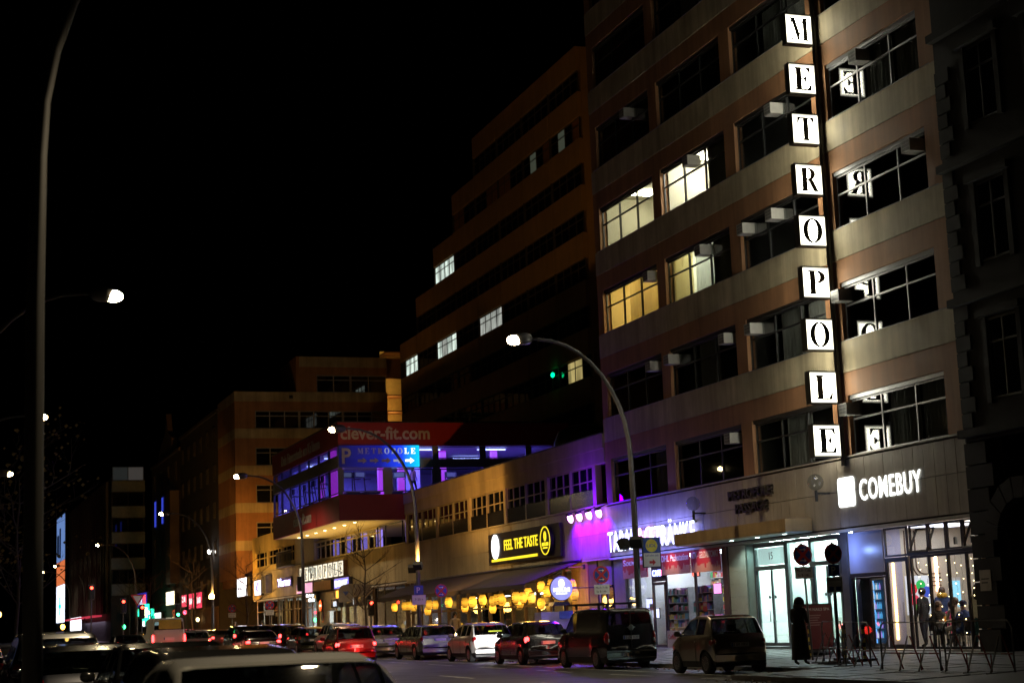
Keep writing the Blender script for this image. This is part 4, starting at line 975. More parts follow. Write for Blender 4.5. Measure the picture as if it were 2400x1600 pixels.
o = thing('neon_sign', 'jagged blue white neon lettering on the ochre arcade wall', 'sign', (26.9, 129.5, 4.9)); F = FS(132.3, 4.9, 26.9); put(MB().box(0, 5.3, -.05, .65, 0, .05).mesh('back_board', mat('violet_board', (.1, .07, .2), .5)), 'back_board', F, o); lettering(o, F, 'Yarns', .2, .0, .6, emis('neon_violet', (.55, .5, 1), 6), width=4.7, w=.055, off=.02, shear=.2)
light('POINT', 'neon_glow', T(26.3, 129.5, 5.1), 14, (.3, .25, 1), o, .3)
o = thing('air_conditioner', 'tall ribbed ventilation box on the ochre arcade wall', 'ventilation box', (26.9, 135, 4.5)); put(MB().box(0, 1.7, 0, 1.4, 0, .5).mesh('casing', ALU), 'casing', FS(136.6, 4.55, 26.95), o); put(MB().box(.15, .3, .1, 1.3, .501, .53).box(.5, .65, .1, 1.3, .501, .53).box(.85, 1.0, .1, 1.3, .501, .53).mesh('louvre', GREYM), 'louvre', FS(136.6, 4.55, 26.95), o)
o = thing('neon_sign', 'black box with white script Bakery Cafe', 'sign', (26.8, 120, 3.4)); F = FS(122.2, 3.45, 26.9); put(MB().box(0, 4.5, 0, .62, 0, .2).mesh('board', BLACK), 'board', F, o); lettering(o, F, 'Bakery', 1.0, .33, .26, emis('script_white', (.8, .9, 1), 3.5), width=2.6, w=.201, shear=.3, off=.008); lettering(o, F, 'Cafe', 1.8, .04, .25, emis('script_white', (.8, .9, 1), 3.5), width=2.0, w=.201, shear=.3, off=.008)
o = thing('neon_sign', 'small red neon tube inside the bakery window', 'sign', (27.3, 120.5, 2.7)); put(MB().tube([(27.3, 121.0, 2.72), (27.3, 119.6, 2.74)], .09, 8).mesh('tube', emis('red_neon', (1, .04, .06), 9)), 'tube', I4, o); put(MB().box(27.38, 27.42, 119.5, 121.1, 2.6, 2.85).mesh('backing', BLACK), 'backing', I4, o)
o, F = boxsign('shop_sign', 'black box sign with BER lettering and red corner', 109.9, 112.4, 2.9, 3.45, BLACK, x=26.7); lettering(o, F, 'BER', .8, .1, .32, emis('ber_white', (.7, .8, 1), 1.3), width=.9, w=0)
o, F = boxsign('shop_sign', 'long black fascia sign with single white R', 103.4, 109.5, 2.9, 3.5, BLACK, x=26.9); lettering(o, F, 'R', 2.6, .12, .36, emis('ber_white', (.7, .8, 1), 1.3), w=0, off=.02)
for y, lab in ((112.2, 'left'), (109.2, 'right')):
    o = thing('orange_lightbox', 'glowing orange pleated light panel %s under the EINFAHRT sign' % lab, 'light panel', (26.9, y, 3.5)); put(MB().box(0, 1.4 if lab == 'left' else .5, 0, .5, 0, .05).mesh('lit_panel', emis('orange_lit', (1, .45, .05), 2.2)), 'lit_panel', FS(y + .6, 3.55, 26.94), o); put(MB().box(-.05, 0, 0, .52, -.01, .06).mesh('edge', BLACK), 'edge', FS(y + .6, 3.55, 26.94), o)
# round lit no-entry emblem
o = thing('round_light', 'round orange lit no entry disc at the garage gateway', 'sign', (26.5, 116.3, 3.2)); F = FS(116.9, 3.15, 26.75); put(MB().lathe([(.42, -.12), (.42, 0)], 20).mesh('drum', BLACK), 'drum', F, o); put(MB().lathe([(.38, .001), (.38, .01)], 20).mesh('disc', emis('noentry_red', (1, .12, .02), 1.6)), 'disc', F, o); put(MB().box(-.28, .28, -.07, .07, .011, .02).mesh('bar', emis('noentry_bar', (1, .9, .7), 2)), 'bar', F, o)
# slanted METROPOLE row
o = thing('arcade_sign', 'row of nine lit METROPOLE letter boxes with rounded tops on arcade wall', 'sign', (26.8, 116, 4.9))
LB = emis('arcade_face', (1, .93, .72), 1.15)
for i, ch in enumerate('METROPOLE'):
    F = FS(123.2 - i * 1.52, 4.93, 26.7)
    bx = put(MB().prism([(0, 0), (1.3, 0), (1.3, 1.06), (0, 1.06)], -.3, 0).mesh('letter_box', WOOD), 'letter_box', F, o)
    put(MB().prism([(1.06, 0), (1.06, .3)] + [(1.06 + .22 * math.sin(R(a)), .3 * math.cos(R(a))) for a in (20, 45, 70, 90)] + [(1.28, 0)], .02, 1.28, ax='x').mesh('rounded_top', mat('ochre_concrete', (1, 1, 1))), 'rounded_top', F @ T(0, 0, -.29), bx)
    put(MB().box(.06, 1.24, .05, 1.02, .001, .02).mesh('lit_face', LB), 'lit_face', F, bx)
    put_glyph(bx, F, ch, .65, .14, .78, .8 / GW[ch] * .95, BLACK, .03)
light('AREA', 'letter_glow', FS(116.5, 5.4, 26.5) @ Matrix.Rotation(R(0), 4, 'Y'), 20, (1, .9, .7), o, sx=13, sy=.8)
# arrow board
o = thing('arrow_board', 'large cream arrow board with four brown chevrons pointing right', 'sign', (24.2, 92.5, 2.9)); F = FP(22.85, 3.25, 93.2)
put(MB().prism([(0, 0), (1.05, 0), (1.05, -.12), (1.52, .36), (1.05, .86), (1.05, .74), (0, .74)], -.08, 0).mesh('board', mat('arrow_cream', (.5, .42, .28), .6, var=.1)), 'board', F, o)
for q in range(4): put(MB().prism([(.12 + q * .25, .08), (.17 + q * .25, .08), (.33 + q * .25, .37), (.17 + q * .25, .66), (.12 + q * .25, .66), (.28 + q * .25, .37)], .001, .012).mesh('chevron', mat('chevron_brown', (.1, .04, .025), .6)), 'chevron', F, o)
put(MB().box(.4, .46, -3.0, .0, -.12, -.082).box(.9, .96, -3.0, 0, -.12, -.082).mesh('post', GREYM), 'post', F, o)

# ================================================================== wing of the office complex facing the camera
WG = thing('wing_building', 'stepped cream and orange wing facing us behind the gym box', 'building', (34, 151, 0))
FW = FP(27.0, 0, 151); s0 = 23.0
for i in range(5):
    t = s0 - 3.36 * i
    for q in range(4):
        a, b_ = 14.3 * q / 4, 14.3 * (q + 1) / 4
        slabpart(WG, FW, 'band_panel', a + .006, b_ - .006, t - .88, t, -.4, .04, CREAM)
    slabpart(WG, FW, 'orange_panel', 0, 14.3, t - 1.72, t - .885, -.4, 0, ORANGE)
    slabpart(WG, FW, 'orange_panel', 0, 1.85, t - 3.355, t - 1.725, -.4, 0, ORANGE)
    slabpart(WG, FW, 'orange_panel', 14.15, 14.3, t - 3.355, t - 1.725, -.4, 0, ORANGE)
    for q in range(3): window(WG, FW, 1.87 + q * 4.1, t - 3.35, 4.05, 1.62, (.33, .67), 1.15, mat('wing_frame', (.3, .28, .26), .5), DGLASS, .08, .12)
slabpart(WG, FW, 'band_panel', 6.0, 14.3, 25.35, 26.3, -.4, .04, CREAM); slabpart(WG, FW, 'orange_panel', 6.0, 14.3, 24.62, 25.345, -.4, 0, ORANGE); slabpart(WG, FW, 'orange_panel', 6.0, 7.6, 23.0, 24.615, -.4, 0, ORANGE)
window(WG, FW, 7.62, 23.0, 3.2, 1.6, (.5,), 1.15, mat('wing_frame', (.3, .28, .26), .5), DGLASS, .08, .12); window(WG, FW, 10.85, 23.0, 3.4, 1.6, (.5,), 1.15, mat('wing_frame', (.3, .28, .26), .5), DGLASS, .08, .12)
slabpart(WG, FW, 'vent_hole', 5.0, 5.35, 22.4, 22.7, .041, .06, BLACK)
slabpart(WG, FW, 'upper_side', 5.7, 5.99, 23.0, 26.3, -7, -.0, ORANGE)
FWs = FS(151, 0, 27.0)
for i in range(5):
    t = s0 - 3.36 * i
    slabpart(WG, FS(160, 0, 27.0), 'side_panel', 0, 8.99, t - .88, t, -.4, .02, CREAM); slabpart(WG, FS(160, 0, 27.0), 'side_panel', 0, 8.98, t - 3.355, t - .885, -.4, 0, ORANGE)
slabpart(WG, FW, 'wing_body', .3, 14.3, 5.5, 22.9, -9, -.41, ORANGE)
# lit stair landings between wing and tower
WST = mat('stair_wall', (.6, .45, .2), .7)
for z, h in ((27.0, .9), (22.9, 1.6), (20.0, 1.2), (21.4, .9)):
    slabpart(WG, FP(41.35, 0, 151.5), 'stair_landing', 0, 2.4, z - .1, z, -2, 0, ORANGE)
    light('POINT', 'stair_lamp', T(42.0, 152, z + h * .6), 40, (1, .6, .15), WG, .12)
slabpart(WG, FP(41.35, 0, 151.5), 'stair_back', 0, 2.4, 12, 27.3, -2.1, -2.0, WST); slabpart(WG, FP(41.35, 0, 151.5), 'stair_front', 0, 2.4, 24.4, 26.3, -.1, 0, ORANGE); slabpart(WG, FP(41.35, 0, 151.5), 'stair_front', 0, 2.4, 12, 19.6, -.1, 0, ORANGE)

# ================================================================== tower
TW = thing('tower_block', 'tall terraced ochre slab tower behind the low buildings', 'building', (41, 120, 0))
TX = 41.0
ty = [145.2, 139.75, 134.1, 128.45, 122.7, 117.1, 111.5, 105.85, 100.2, 94.6]
tsill = [10.6 + 3.2 * i for i in range(9)]     # 10.6 .. 36.2
top = [4, 5, 6, 7, 8, 8, 8, 8, 8]              # topmost window row in each bay
Ft = FS(ty[0], 0, TX)
litw = {(0, 4): 0, (2, 4): 0, (2, 6): 0, (7, 2): 1, (4, 4): 2, (6, 7): 3, (7, 7): 3}
TLIT = [emis_var('tower_lit_white', (.85, 1, .88), .8), emis_var('tower_lit_yellow', (1, .8, .3), .4), emis_var('tower_lit_blind', (.9, .95, .85), .4), emis('tower_dim', (.6, .7, .5), .06)]
TPAN = [mat('tower_brown_panel', (.26, .12, .06), .8), DGLASS]
TFR = mat('tower_frame', (.07, .055, .045), .6)
for k in range(9):
    a, b_ = ty[0] - ty[k], ty[0] - ty[k + 1]; w = b_ - a
    Fk = Ft if k < 8 else FS(ty[0], 0, TX + 1.6)
    for i, s in enumerate(tsill):
        if i > top[k]: break
        slabpart(TW, Fk, 'facade_panel', a + .05, b_ - .05, s - 1.7, s - .02, -.3, 0, TCREAM)
        lt = litw.get((k, i))
        pm = DGLASS
        if lt is not None: pm = [TLIT[lt], TLIT[lt] if (k + i) % 3 else TLIT[2], TLIT[lt], TLIT[lt]]
        if (k, i) == (0, 4): pm = [DGLASS, TLIT[0], TLIT[0], TLIT[0]]
        if k == 7 and i == 2: pm = [DGLASS, TLIT[1], TLIT[1], DGLASS]
        if i == 7 and lt is None: pm = [TPAN[0], TPAN[0], DGLASS, DGLASS] if k % 2 else [DGLASS, DGLASS, TPAN[0], TPAN[0]]
        if lt == 3: pm = [DGLASS, TLIT[3], DGLASS, TPAN[0]]
        window(TW, Fk, a + .12, s, w - .24, 1.48, (.25, .5, .75), .95, TFR, pm, .07, .12)
    s = tsill[top[k]]
    slabpart(TW, Fk, 'facade_panel', a + .05, b_ - .05, s + 1.5, s + 3.12, -.3, 0, TCREAM)
    slabpart(TW, Fk, 'joint', a - .05, a + .05, 8, s + 3.1, -.3, -.05, mat('joint_mortar', (.07, .06, .05), .9))
    slabpart(TW, Fk, 'bay_body', a, b_, 6, s + 3.1, -9, -.31, TCREAM)
gl_ = thing('indicator_light', 'small green light beside the lit window low on the tower', 'light', (40.9, 106.9, 18)); put(MB().box(-.1, .1, -.06, .06, -.08, .08).mesh('housing', BLACK), 'housing', T(40.92, 106.4, 18.0), gl_); put(MB().ell((40.8, 106.4, 18.0), (.12, .22, .18), 10, 6).mesh('lens', emis('green_dot', (0, 1, .3), 2.5)), 'lens', I4, gl_)

# ================================================================== far buildings down the street
def far_house(name, label, ya, yb, z1, m, x=27.0, nf=5, bays=4, wh=1.6, wm=None, z0=4.4, ww=1.2):
    o = thing(name, label, 'building', (x, ya, 0)); F = FS(yb, 0, x)
    L_ = yb - ya; fh = (z1 - z0) / nf
    slabpart(o, F, 'wall', 0, L_, .2, z1, -10, 0, m)
    for i in range(nf):
        for k in range(bays):
            u = L_ * (k + .5) / bays - ww / 2
            window(o, F, u, z0 + i * fh + .7, ww, wh, (.5,), None, BLACK, wm or DGLASS, .07, -.075)
    slabpart(o, F, 'cornice', -.1, L_ + .1, z1 + .002, z1 + .3, -10, .2, m)
    return o, F
BRN = mat('brown_lamella', (.13, .075, .04), .7, var=.2, streak=.3)
o, F = far_house('dark_apartment_house', 'dark apartment house with brown slatted ground floor left of the wing', 160.1, 184.4, 22.3, mat('dark_render', (.045, .04, .036), .9), nf=5, bays=6)  # plain, very dark render tone
for q in range(40): slabpart(o, F, 'slat', .2 + q * .6, .5 + q * .6, .3, 4.0, .002, .12, BRN)
for q in range(3):
    s_, Fq = boxsign('shop_sign', 'red lit shop sign, %s of three in amber light' % ('left', 'middle', 'right')[q], 168.2 + (2 - q) * 5, 171.6 + (2 - q) * 5, 4.0 + .3 * (q == 0), 5.6, emis('red_sign', (1, .05, .12), 1.1), x=26.9)
    lettering(s_, Fq, 'BAR', .5, .5, .6, emis('redsign_white', (1, .7, .7), 2), width=2.3, w=0)
o, F = far_house('gabled_house', 'dim gabled old house with narrow blue lit windows', 184.5, 208, 21.3, mat('dim_plaster', (.13, .1, .085), .85), nf=4, bays=4, wh=2.2, z0=6)
put(MB().prism([(4, 21.3), (17, 21.3), (17, 23.4), (13.8, 24.4), (12.6, 26.6), (11.4, 24.4), (8, 23.4)], -.6, -.01).mesh('gable', mat('dim_plaster', (.13, .1, .085), .85)), 'gable', F, o)
for u in (3.0, 9.2, 15.0): put(MB().box(u, u + 1.3, 14.2, 17.2, .08, .1).mesh('lit_window', emis('blue_window', (.06, .1, 1), .55)), 'lit_window', F, o)
slabpart(o, F, 'bay_window', 19, 22.5, 7, 17, .002, 1.0, mat('dim_plaster', (.13, .1, .085), .85))
s_, Fq = boxsign('shop_sign', 'cream lit square shop sign far down the street', 185.6, 192, 4.7, 6.2, emis('cream_lit', (1, .9, .6), 2.2), x=26.7)
# glass corner block
o = thing('glass_office_block', 'dark glass corner block with pale balcony bands far away', 'building', (25, 222, 0)); F = FP(23.7, 0, 222)
slabpart(o, F, 'wall', 0, 4.2, .3, 21.8, -60, -.4, mat('block_dark', (.03, .03, .032), .6))
for i in range(5): slabpart(o, F, 'balcony_band', 0, 4.2, 6.7 + i * 3.3, 8.1 + i * 3.3, -.39, .3, mat('pale_band', (.35, .4, .4), .6)); window(o, F, .1, 8.15 + i * 3.3, 4.0, 1.8, (.5,), None, BLACK, DGLASS if i < 4 else [emis('far_lit', (.5, .7, .75), .02), emis('far_lit2', (.9, .85, .8), .04)], .08, .2)
F = FS(282, 0, 23.7)
for q in range(18): slabpart(o, F, 'fin', q * 3.3, q * 3.3 + .3, 4.5, 21.5, .01, .35, mat('fin_grey', (.12, .12, .12), .5))
for i in range(3):
    for q in range(8): put(MB().box(q * 6 + 2, q * 6 + 5, 4.6 + i * 3.3, 6.4 + i * 3.3, -.05, .008).mesh('window', emis('far_dim', (1, .85, .5), .05 + .05 * ((q + i) % 3))), 'window', F, o)
slabpart(o, F, 'awning_strip', 8, 52, 4.2, 4.4, .4, 1.6, emis('red_strip', (1, .06, .12), .5))
light('AREA', 'far_shop_light', T(23.5, 245, 3.6), 300, (.8, .7, 1), o, sx=2, sy=30)
# lit poster tower
o = thing('lit_billboard', 'tall lit blue and orange advertising banner on a far facade', 'billboard', (23.5, 285, 3)); F = FS(306, 0, 23.4)
for (a, b_, c, s_, nm) in ((14.5, 22, (.25, .45, 1), .5, 'blue_sheet'), (10.5, 14.4, (1, .25, .08), .7, 'orange_sheet'), (4.2, 10.4, (.8, .85, 1), 1.8, 'white_sheet')): put(MB().box(0, 16, a, b_, 0, .1).mesh(nm, emis(nm, c, s_)), nm, F, o)
put(MB().box(2, 5, 15.5, 19, .101, .2).box(7, 9, 15, 20, .101, .2).mesh('dark_print', mat('banner_navy', (.01, .02, .12), .5)), 'dark_print', F, o); put(MB().box(-.3, 16.3, 1, 22.3, -.5, -.01).mesh('backing_wall', mat('block_dark', (.03, .03, .032), .6)), 'backing_wall', F, o)
put(MB().box(6, 10, 6.6, 7.2, .101, .2).box(7.6, 8.4, 5.4, 8.4, .101, .2).mesh('teal_cross', emis('teal_cross', (0, .7, .6), 1.5)), 'teal_cross', F, o)
# far row of small street signs and pharmacy
o, Fq = boxsign('shop_sign', 'blue and red lit far shop sign over the pharmacy', 207, 216, 5.0, 6.7, emis('navy_lit', (.02, .03, .5), .8), x=26.5); lettering(o, Fq, 'DER', 1, .3, 1.0, emis('far_white', (.8, .85, 1), 2), width=3.6, w=0); put(MB().box(5.4, 8, .3, 1.4, .001, .05).mesh('red_block', emis('far_red', (1, .1, .15), 1.6)), 'red_block', Fq, o)
o = thing('pharmacy_cross', 'glowing green and white pharmacy cross far down the street', 'sign', (25.5, 196, 3.4)); F = FP(24.7, 4.1, 196); put(MB().box(-.95, .95, -.4, .4, -.1, .0).box(-.4, .4, -.95, .95, -.098, .002).mesh('cross', emis('green_cross', (.02, 1, .5), 2.6)), 'cross', F, o); put(MB().box(-.55, .55, -.2, .2, .003, .02).box(-.2, .2, -.55, .55, .004, .021).mesh('inner_cross', emis('cross_core', (.95, 1, .6), 4)), 'inner_cross', F, o); put(MB().tube([(25.6, 196.05, 4.1), (27, 196.05, 4.1)], .06, 6).mesh('arm', BLACK), 'arm', I4, o)
o, Fq = boxsign('lit_shop_band', 'bright white and green lit far shop front band', 197, 214, 2.6, 4.1, emis('front_lit', (.85, 1, .95), 2.0), x=26.8, cat='shop front'); put(MB().box(3, 6, .2, 1.2, 0, .05).box(9, 12, .2, 1.2, 0, .05).mesh('teal_print', emis('front_teal', (0, .7, .45), 1.2)), 'teal_print', Fq, o)
o, Fq = boxsign('shop_sign', 'small white lit far sign with teal cross under the billboard', 255, 275, 2.6, 4.6, emis('white_lit3', (.9, .9, 1), 2.2), x=23.2)
# ================================================================== street lamps
def lamp_geo():
    """arched lamp post: pole at origin, arm along -X (4 m reach), head at 10.6 m"""
    pts = [(0, 0, 0), (0, 0, 2.5), (0, 0, 5.0), (-.03, 0, 6.6)]
    for i in range(1, 11):
        t = i / 10 * math.pi / 2; pts.append((-.03 - 3.1 * (1 - math.cos(t)), 0, 6.6 + 3.95 * math.sin(t)))
    pts.append((-3.5, 0, 10.56))
    rad = [.11, .105, .1, .085] + [.08 - .0035 * i for i in range(10)] + [.042]
    pole = MB().tube(pts, rad, 10).lathe([(.17, -.1), (.17, .5), (.12, .62), (.11, .64)], 12).mesh('pole', LAMPPOST, True)
    head = MB().ell((-3.66, 0, 10.55), (.34, .21, .2), 14, 8, .8).mesh('lamp_head', LAMPPOST, True)
    bowl = MB().ell((-3.95, 0, 10.5), (.22, .14, .13), 14, 8, .95).mesh('lamp_lens', emis('street_lens', (1, .74, .36), 80), True)
    bowl2 = MB().ell((-3.95, 0, 10.5), (.26, .18, .16), 14, 8, .95).mesh('lamp_lens', emis('street_lens_bright', (1, .8, .45), 120), True)
    door = MB().box(-.05, .05, -.118, -.1, .8, 1.2).mesh('service_door', GREYM)
    dpole = pole.copy(); dpole.materials.clear(); dpole.materials.append(mat('shaded_post_paint', (.014, .013, .012), .6, .0, var=.12))  # shade on the left posts put into a darker copy of the paint
    bowl3 = bowl2.copy(); bowl3.materials.clear(); bowl3.materials.append(emis('street_lens_near', (1, .78, .42), 110))
    return pole, head, bowl, bowl2, door, dpole, bowl3
LP = lamp_geo()
def street_lamp(x, y, lab, flip=False, power=380, cone=150, bright=False, grp='arched street lamps along right kerb'):
    o = thing('street_lamp', lab, 'street lamp', (x, y, gz(y) + .1), R(180) if flip else 0, grp); M = WM[o.name]
    put(LP[0] if not flip else LP[5], 'pole', M, o); put(LP[1], 'lamp_head', M, o); put(LP[6] if bright and not flip else LP[3] if bright else LP[2], 'lamp_lens', M, o); put(LP[4], 'service_door', M, o)
    if power: light('SPOT', 'lamp_beam', M @ T(-3.95, 0, 10.25), power, (1, .8, .5), o, .12, R(cone), .5)
    return o
for q, (y, lab, p, br) in enumerate(((51.2, 'nearest arched street lamp, blazing in front of the office block', 900, True), (76.9, 'second arched lamp, its pole lit orange in front of restaurant', 1500, False), (102, 'third arched street lamp in front of the gym box', 1500, False), (135.5, 'fourth arched street lamp with amber flood by the dark house', 1200, False), (185, 'far arched street lamp near the gabled house', 900, False), (243, 'very far arched street lamp, right one of the far pair', 600, False), (267, 'very far arched street lamp, left one of the far pair', 600, False))):
    street_lamp(22.3, y, lab, power=p, bright=br)
for q, (y, lab) in enumerate(((18.2, 'dark near lamp post standing between the parked cars at left'), (45.5, 'glowing arched lamp at left with its pole out of view'), (72.5, 'second lamp down the left side, small bright dot'), (99, 'third lamp down the left side, faint dot'), (124, 'fourth lamp down the left side, dimmest dot'))):
    street_lamp(1.15 if q == 0 else .95, y, lab, True, (2600, 3800, 2500, 2000, 2000)[q], 122, q == 1, 'arched street lamps along the median')
# floodlights on posts
def flood(loc, tgt, lab, col, power, lens, ang=R(120), glow=20):
    o = thing('pole_floodlight', lab, 'floodlight', loc)
    M = aim(loc, tgt)
    put(MB().box(-.2, .2, -.16, .16, -.1, .14).mesh('housing', BLACK), 'housing', M, o)
    if lens: put(MB().box(-.17, .17, -.13, .13, -.12, -.101).mesh('lens', emis('flood_lens_%d' % glow, col, glow)), 'lens', M, o)
    put(MB().tube([(loc[0], loc[1], loc[2]), (22.3, loc[1] + (.0), loc[2] - .1)], .03, 5).mesh('bracket', BLACK), 'bracket', I4, o)
    if power: light('SPOT', 'flood_beam', M @ T(0, 0, -.2), power, col, o, .1, ang, .45)
    return o
AMB = (1, .5, .1)
flood((22.15, 76.35, 4.3), (41, 104, 31), 'right floodlight on second lamp post, shining up at the tower', AMB, 1700, True, R(75), 25)
flood((22.15, 77.3, 4.2), (41, 122, 40), 'left floodlight on second lamp post, shining up to the left', AMB, 1400, True, R(52), 25)
light('SPOT', 'flood_fill', aim((22.6, 76.9, 4.3), (27, 84, 6.6)), 330, (1, .52, .12), bpy.data.objects['restaurant_building'], .15, R(140), .6)  # added spot without fixture: the floodlights' orange on the restaurant wall
light('SPOT', 'flood_fill', aim((22.25, 76.7, 4.4), (22.35, 76.95, 9)), 25, (1, .5, .1), bpy.data.objects['restaurant_building'], .1, R(60), .8)  # added spot without fixture: orange light up the lamp post
flood((22.15, 135.3, 4.4), (26, 120, 3.5), 'blazing amber floodlight on the fourth lamp post', AMB, 0, True, R(150), 700)
light('SPOT', 'amber_wash', aim((22.2, 135.2, 4.5), (27, 139, 6)), 1500, AMB, bpy.data.objects['arcade_building'], .15, R(150), .6)
light('SPOT', 'amber_wash', aim((22.2, 135.8, 4.4), (27, 165, 2)), 9000, (1, .42, .06), bpy.data.objects['arcade_building'], .15, R(90), .6)
light('SPOT', 'amber_wash', aim((22.2, 135.5, 4.6), (36, 151, 20)), 2000, AMB, bpy.data.objects['arcade_building'], .15, R(100), .6)
flood((22.1, 50.7, 3.95), (18, 45, 0), 'unlit floodlight right of the nearest lamp post', AMB, 0, False)
flood((22.1, 51.75, 3.95), (18, 58, 0), 'unlit floodlight left of the nearest lamp post', AMB, 0, False)
# wall lamp on the dark house
o = thing('wall_lamp', 'small white wall lamp high on the dark apartment house', 'lamp', (26.8, 163, 9.2)); put(MB().ell((26.6, 163, 9.2), (.2, .2, .2), 10, 8).mesh('bulb', emis('wall_lamp', (1, .95, .9), 25)), 'bulb', I4, o); put(MB().tube([(26.7, 163, 9.3), (27, 163, 9.4)], .04, 5).mesh('arm', BLACK), 'arm', I4, o)

# ================================================================== traffic signs
def disc_prism(r, n=28): return arc(0, 0, r, r, 0, 360 - 360 / n, n - 1)
def nostop(x, y, ztop, lab, plate=True, extra=None, r=.3, tilt=0):
    zb = gz(y) + .12
    o = thing('no_stopping_sign', lab, 'traffic sign', (x, y, zb), 0, 'round no stopping signs'); F = FP(x, ztop - r, y)
    put(MB().tube([(x + tilt, y + .05, zb - .1), (x, y + .05, ztop + .02)], .03, 8).mesh('post', GREYM, True), 'post', I4, o)
    put(MB().prism(disc_prism(r), -.012, 0).mesh('rim', RED_S), 'rim', F, o)
    put(MB().prism(disc_prism(r * .82), .001, .006).mesh('blue_field', BLUE_S), 'blue_field', F, o)
    k = r * .6
    for s_ in (1, -1): put(MB().prism([(-k - .03, -s_ * k + s_ * .03), (-k + .03, -s_ * k - s_ * .03), (k + .03, s_ * k - s_ * .03), (k - .03, s_ * k + s_ * .03)][::s_], .007 + .001 * s_, .011 + .001 * s_).mesh('red_bar', RED_S), 'red_bar', F, o)
    for v in (.15, -.16): put(MB().prism([(-.1, v - .012), (.04, v - .012), (.04, v - .045), (.1, v), (.04, v + .045), (.04, v + .012), (-.1, v + .012)], .014, .017).mesh('arrow', PLAT), 'arrow', F, o)
    if plate:
        put(MB().box(-.28, .28, -r - .36, -r - .03, -.01, 0).mesh('plate', PLAT), 'plate', F, o)
        lettering(o, F, 'Mo-Fr 7-18h', -.22, -r - .17, .07, BLACK, width=.44, w=.001, depth=.003); lettering(o, F, 'Sa 8-14h', -.2, -r - .3, .07, BLACK, width=.36, w=.001, depth=.003)
    return o
nostop(23.72, 42.7, 3.42, 'no stopping sign on a leaning post before the house entrance', tilt=.14)
nostop(22.3, 54.3, 3.34, 'no stopping sign left of the black van near wooden wall')
nostop(22.4, 73.6, 3.35, 'dark no stopping sign seen from the shade under the awning', False)
nostop(22.4, 113, 3.55, 'far no stopping sign before the bright arcade shop'); nostop(22.4, 127.3, 3.6, 'farther no stopping sign in the amber light'); nostop(22.4, 156.6, 3.8, 'farthest no stopping sign by the dark house')
# sign pair with parking plate, near cafe
x, y = 22.5, 38.9; zb = .14
o = thing('parking_sign_post', 'post with no stopping disc, blue parking plate and notice before cafe', 'traffic sign', (x, y, zb)); F = FP(x, 0, y)
put(MB().tube([(x, y + .05, zb), (x, y + .05, 3.3)], .045, 8).mesh('post', DARKM, True), 'post', I4, o)
put(MB().prism(disc_prism(.26), -.012, 0).mesh('rim', RED_S), 'rim', F @ T(0, 3.0, 0), o); put(MB().prism(disc_prism(.21), .001, .006).mesh('blue_field', BLUE_S), 'blue_field', F @ T(0, 3.0, 0), o)
for s_ in (1, -1): put(MB().prism([(-.17, -s_ * .12), (-.12, -s_ * .17), (.17, s_ * .12), (.12, s_ * .17)][::s_], .007 + .001 * s_, .011 + .001 * s_).mesh('red_bar', RED_S), 'red_bar', F @ T(0, 3.0, 0), o)
put(MB().box(-.17, .15, 2.42, 2.72, -.01, 0).mesh('blue_plate', BLUE_S), 'blue_plate', F, o); lettering(o, F, 'P', -.09, 2.47, .2, PLAT, w=.001, depth=.004, off=.01)
put(MB().box(-.25, .22, 2.0, 2.4, -.01, 0).mesh('notice_plate', PLAT), 'notice_plate', F, o); lettering(o, F, 'mit Parkschein', -.2, 2.3, .05, BLACK, width=.36, w=.001, depth=.003); put(MB().box(-.18, -.05, 2.03, 2.15, .001, .004).box(.02, .16, 2.03, 2.15, .001, .004).mesh('pictogram', BLUE_S), 'pictogram', F, o)
# parking plate on the second lamp post
o = thing('parking_plate', 'blue P plate with white notice on the second lamp post', 'traffic sign', (22.3, 76.7, 2.8)); F = FP(22.25, 2.55, 76.7)
put(MB().box(-.22, .22, .42, .84, -.01, 0).mesh('blue_plate', BLUE_S), 'blue_plate', F, o); lettering(o, F, 'P', -.1, .5, .26, PLAT, w=.001, depth=.004, off=.012); put(MB().box(-.33, .33, -.05, .4, -.01, 0).mesh('notice_plate', PLAT), 'notice_plate', F, o); lettering(o, F, '7-20 h', -.2, .15, .1, BLACK, width=.4, w=.001, depth=.003)
# supermarket direction sign on nearest lamp post
o = thing('direction_sign', 'framed white direction sign with yellow disc and red arrow on lamp post', 'sign', (22.3, 50.9, 3.2)); F = FP(22.42, 3.14, 50.95)
put(MB().box(0, .64, 0, .98, -.06, 0).mesh('frame', DARKM), 'frame', F, o); put(MB().box(.03, .61, .03, .47, .001, .006).mesh('white_panel', PLAT), 'white_panel', F, o); put(MB().box(.03, .61, .475, .95, .001, .006).mesh('blue_panel', mat('logo_blue', (.02, .06, .3), .4)), 'blue_panel', F, o)
put(MB().prism(disc_prism(.21), .007, .01).mesh('yellow_disc', mat('logo_yellow', (.75, .6, .05), .4)), 'yellow_disc', F @ T(.32, .71, 0), o); lettering(o, F, 'LIDL', .15, .66, .1, mat('logo_blue', (.02, .06, .3), .4), width=.34, w=.011, depth=.003, off=.01); lettering(o, F, 'Lidl lohnt sich', .09, .36, .07, mat('logo_blue', (.02, .06, .3), .4), width=.46, w=.007, depth=.003)
put(MB().prism([(.22, .13), (.34, .13), (.34, .07), (.45, .17), (.34, .27), (.34, .21), (.22, .21)], .007, .01).mesh('arrow', RED_S), 'arrow', F, o); put(MB().tube([(22.28, 51.0, 3.5), (22.45, 51.0, 3.5)], .02, 5).mesh('clamp', DARKM), 'clamp', I4, o)
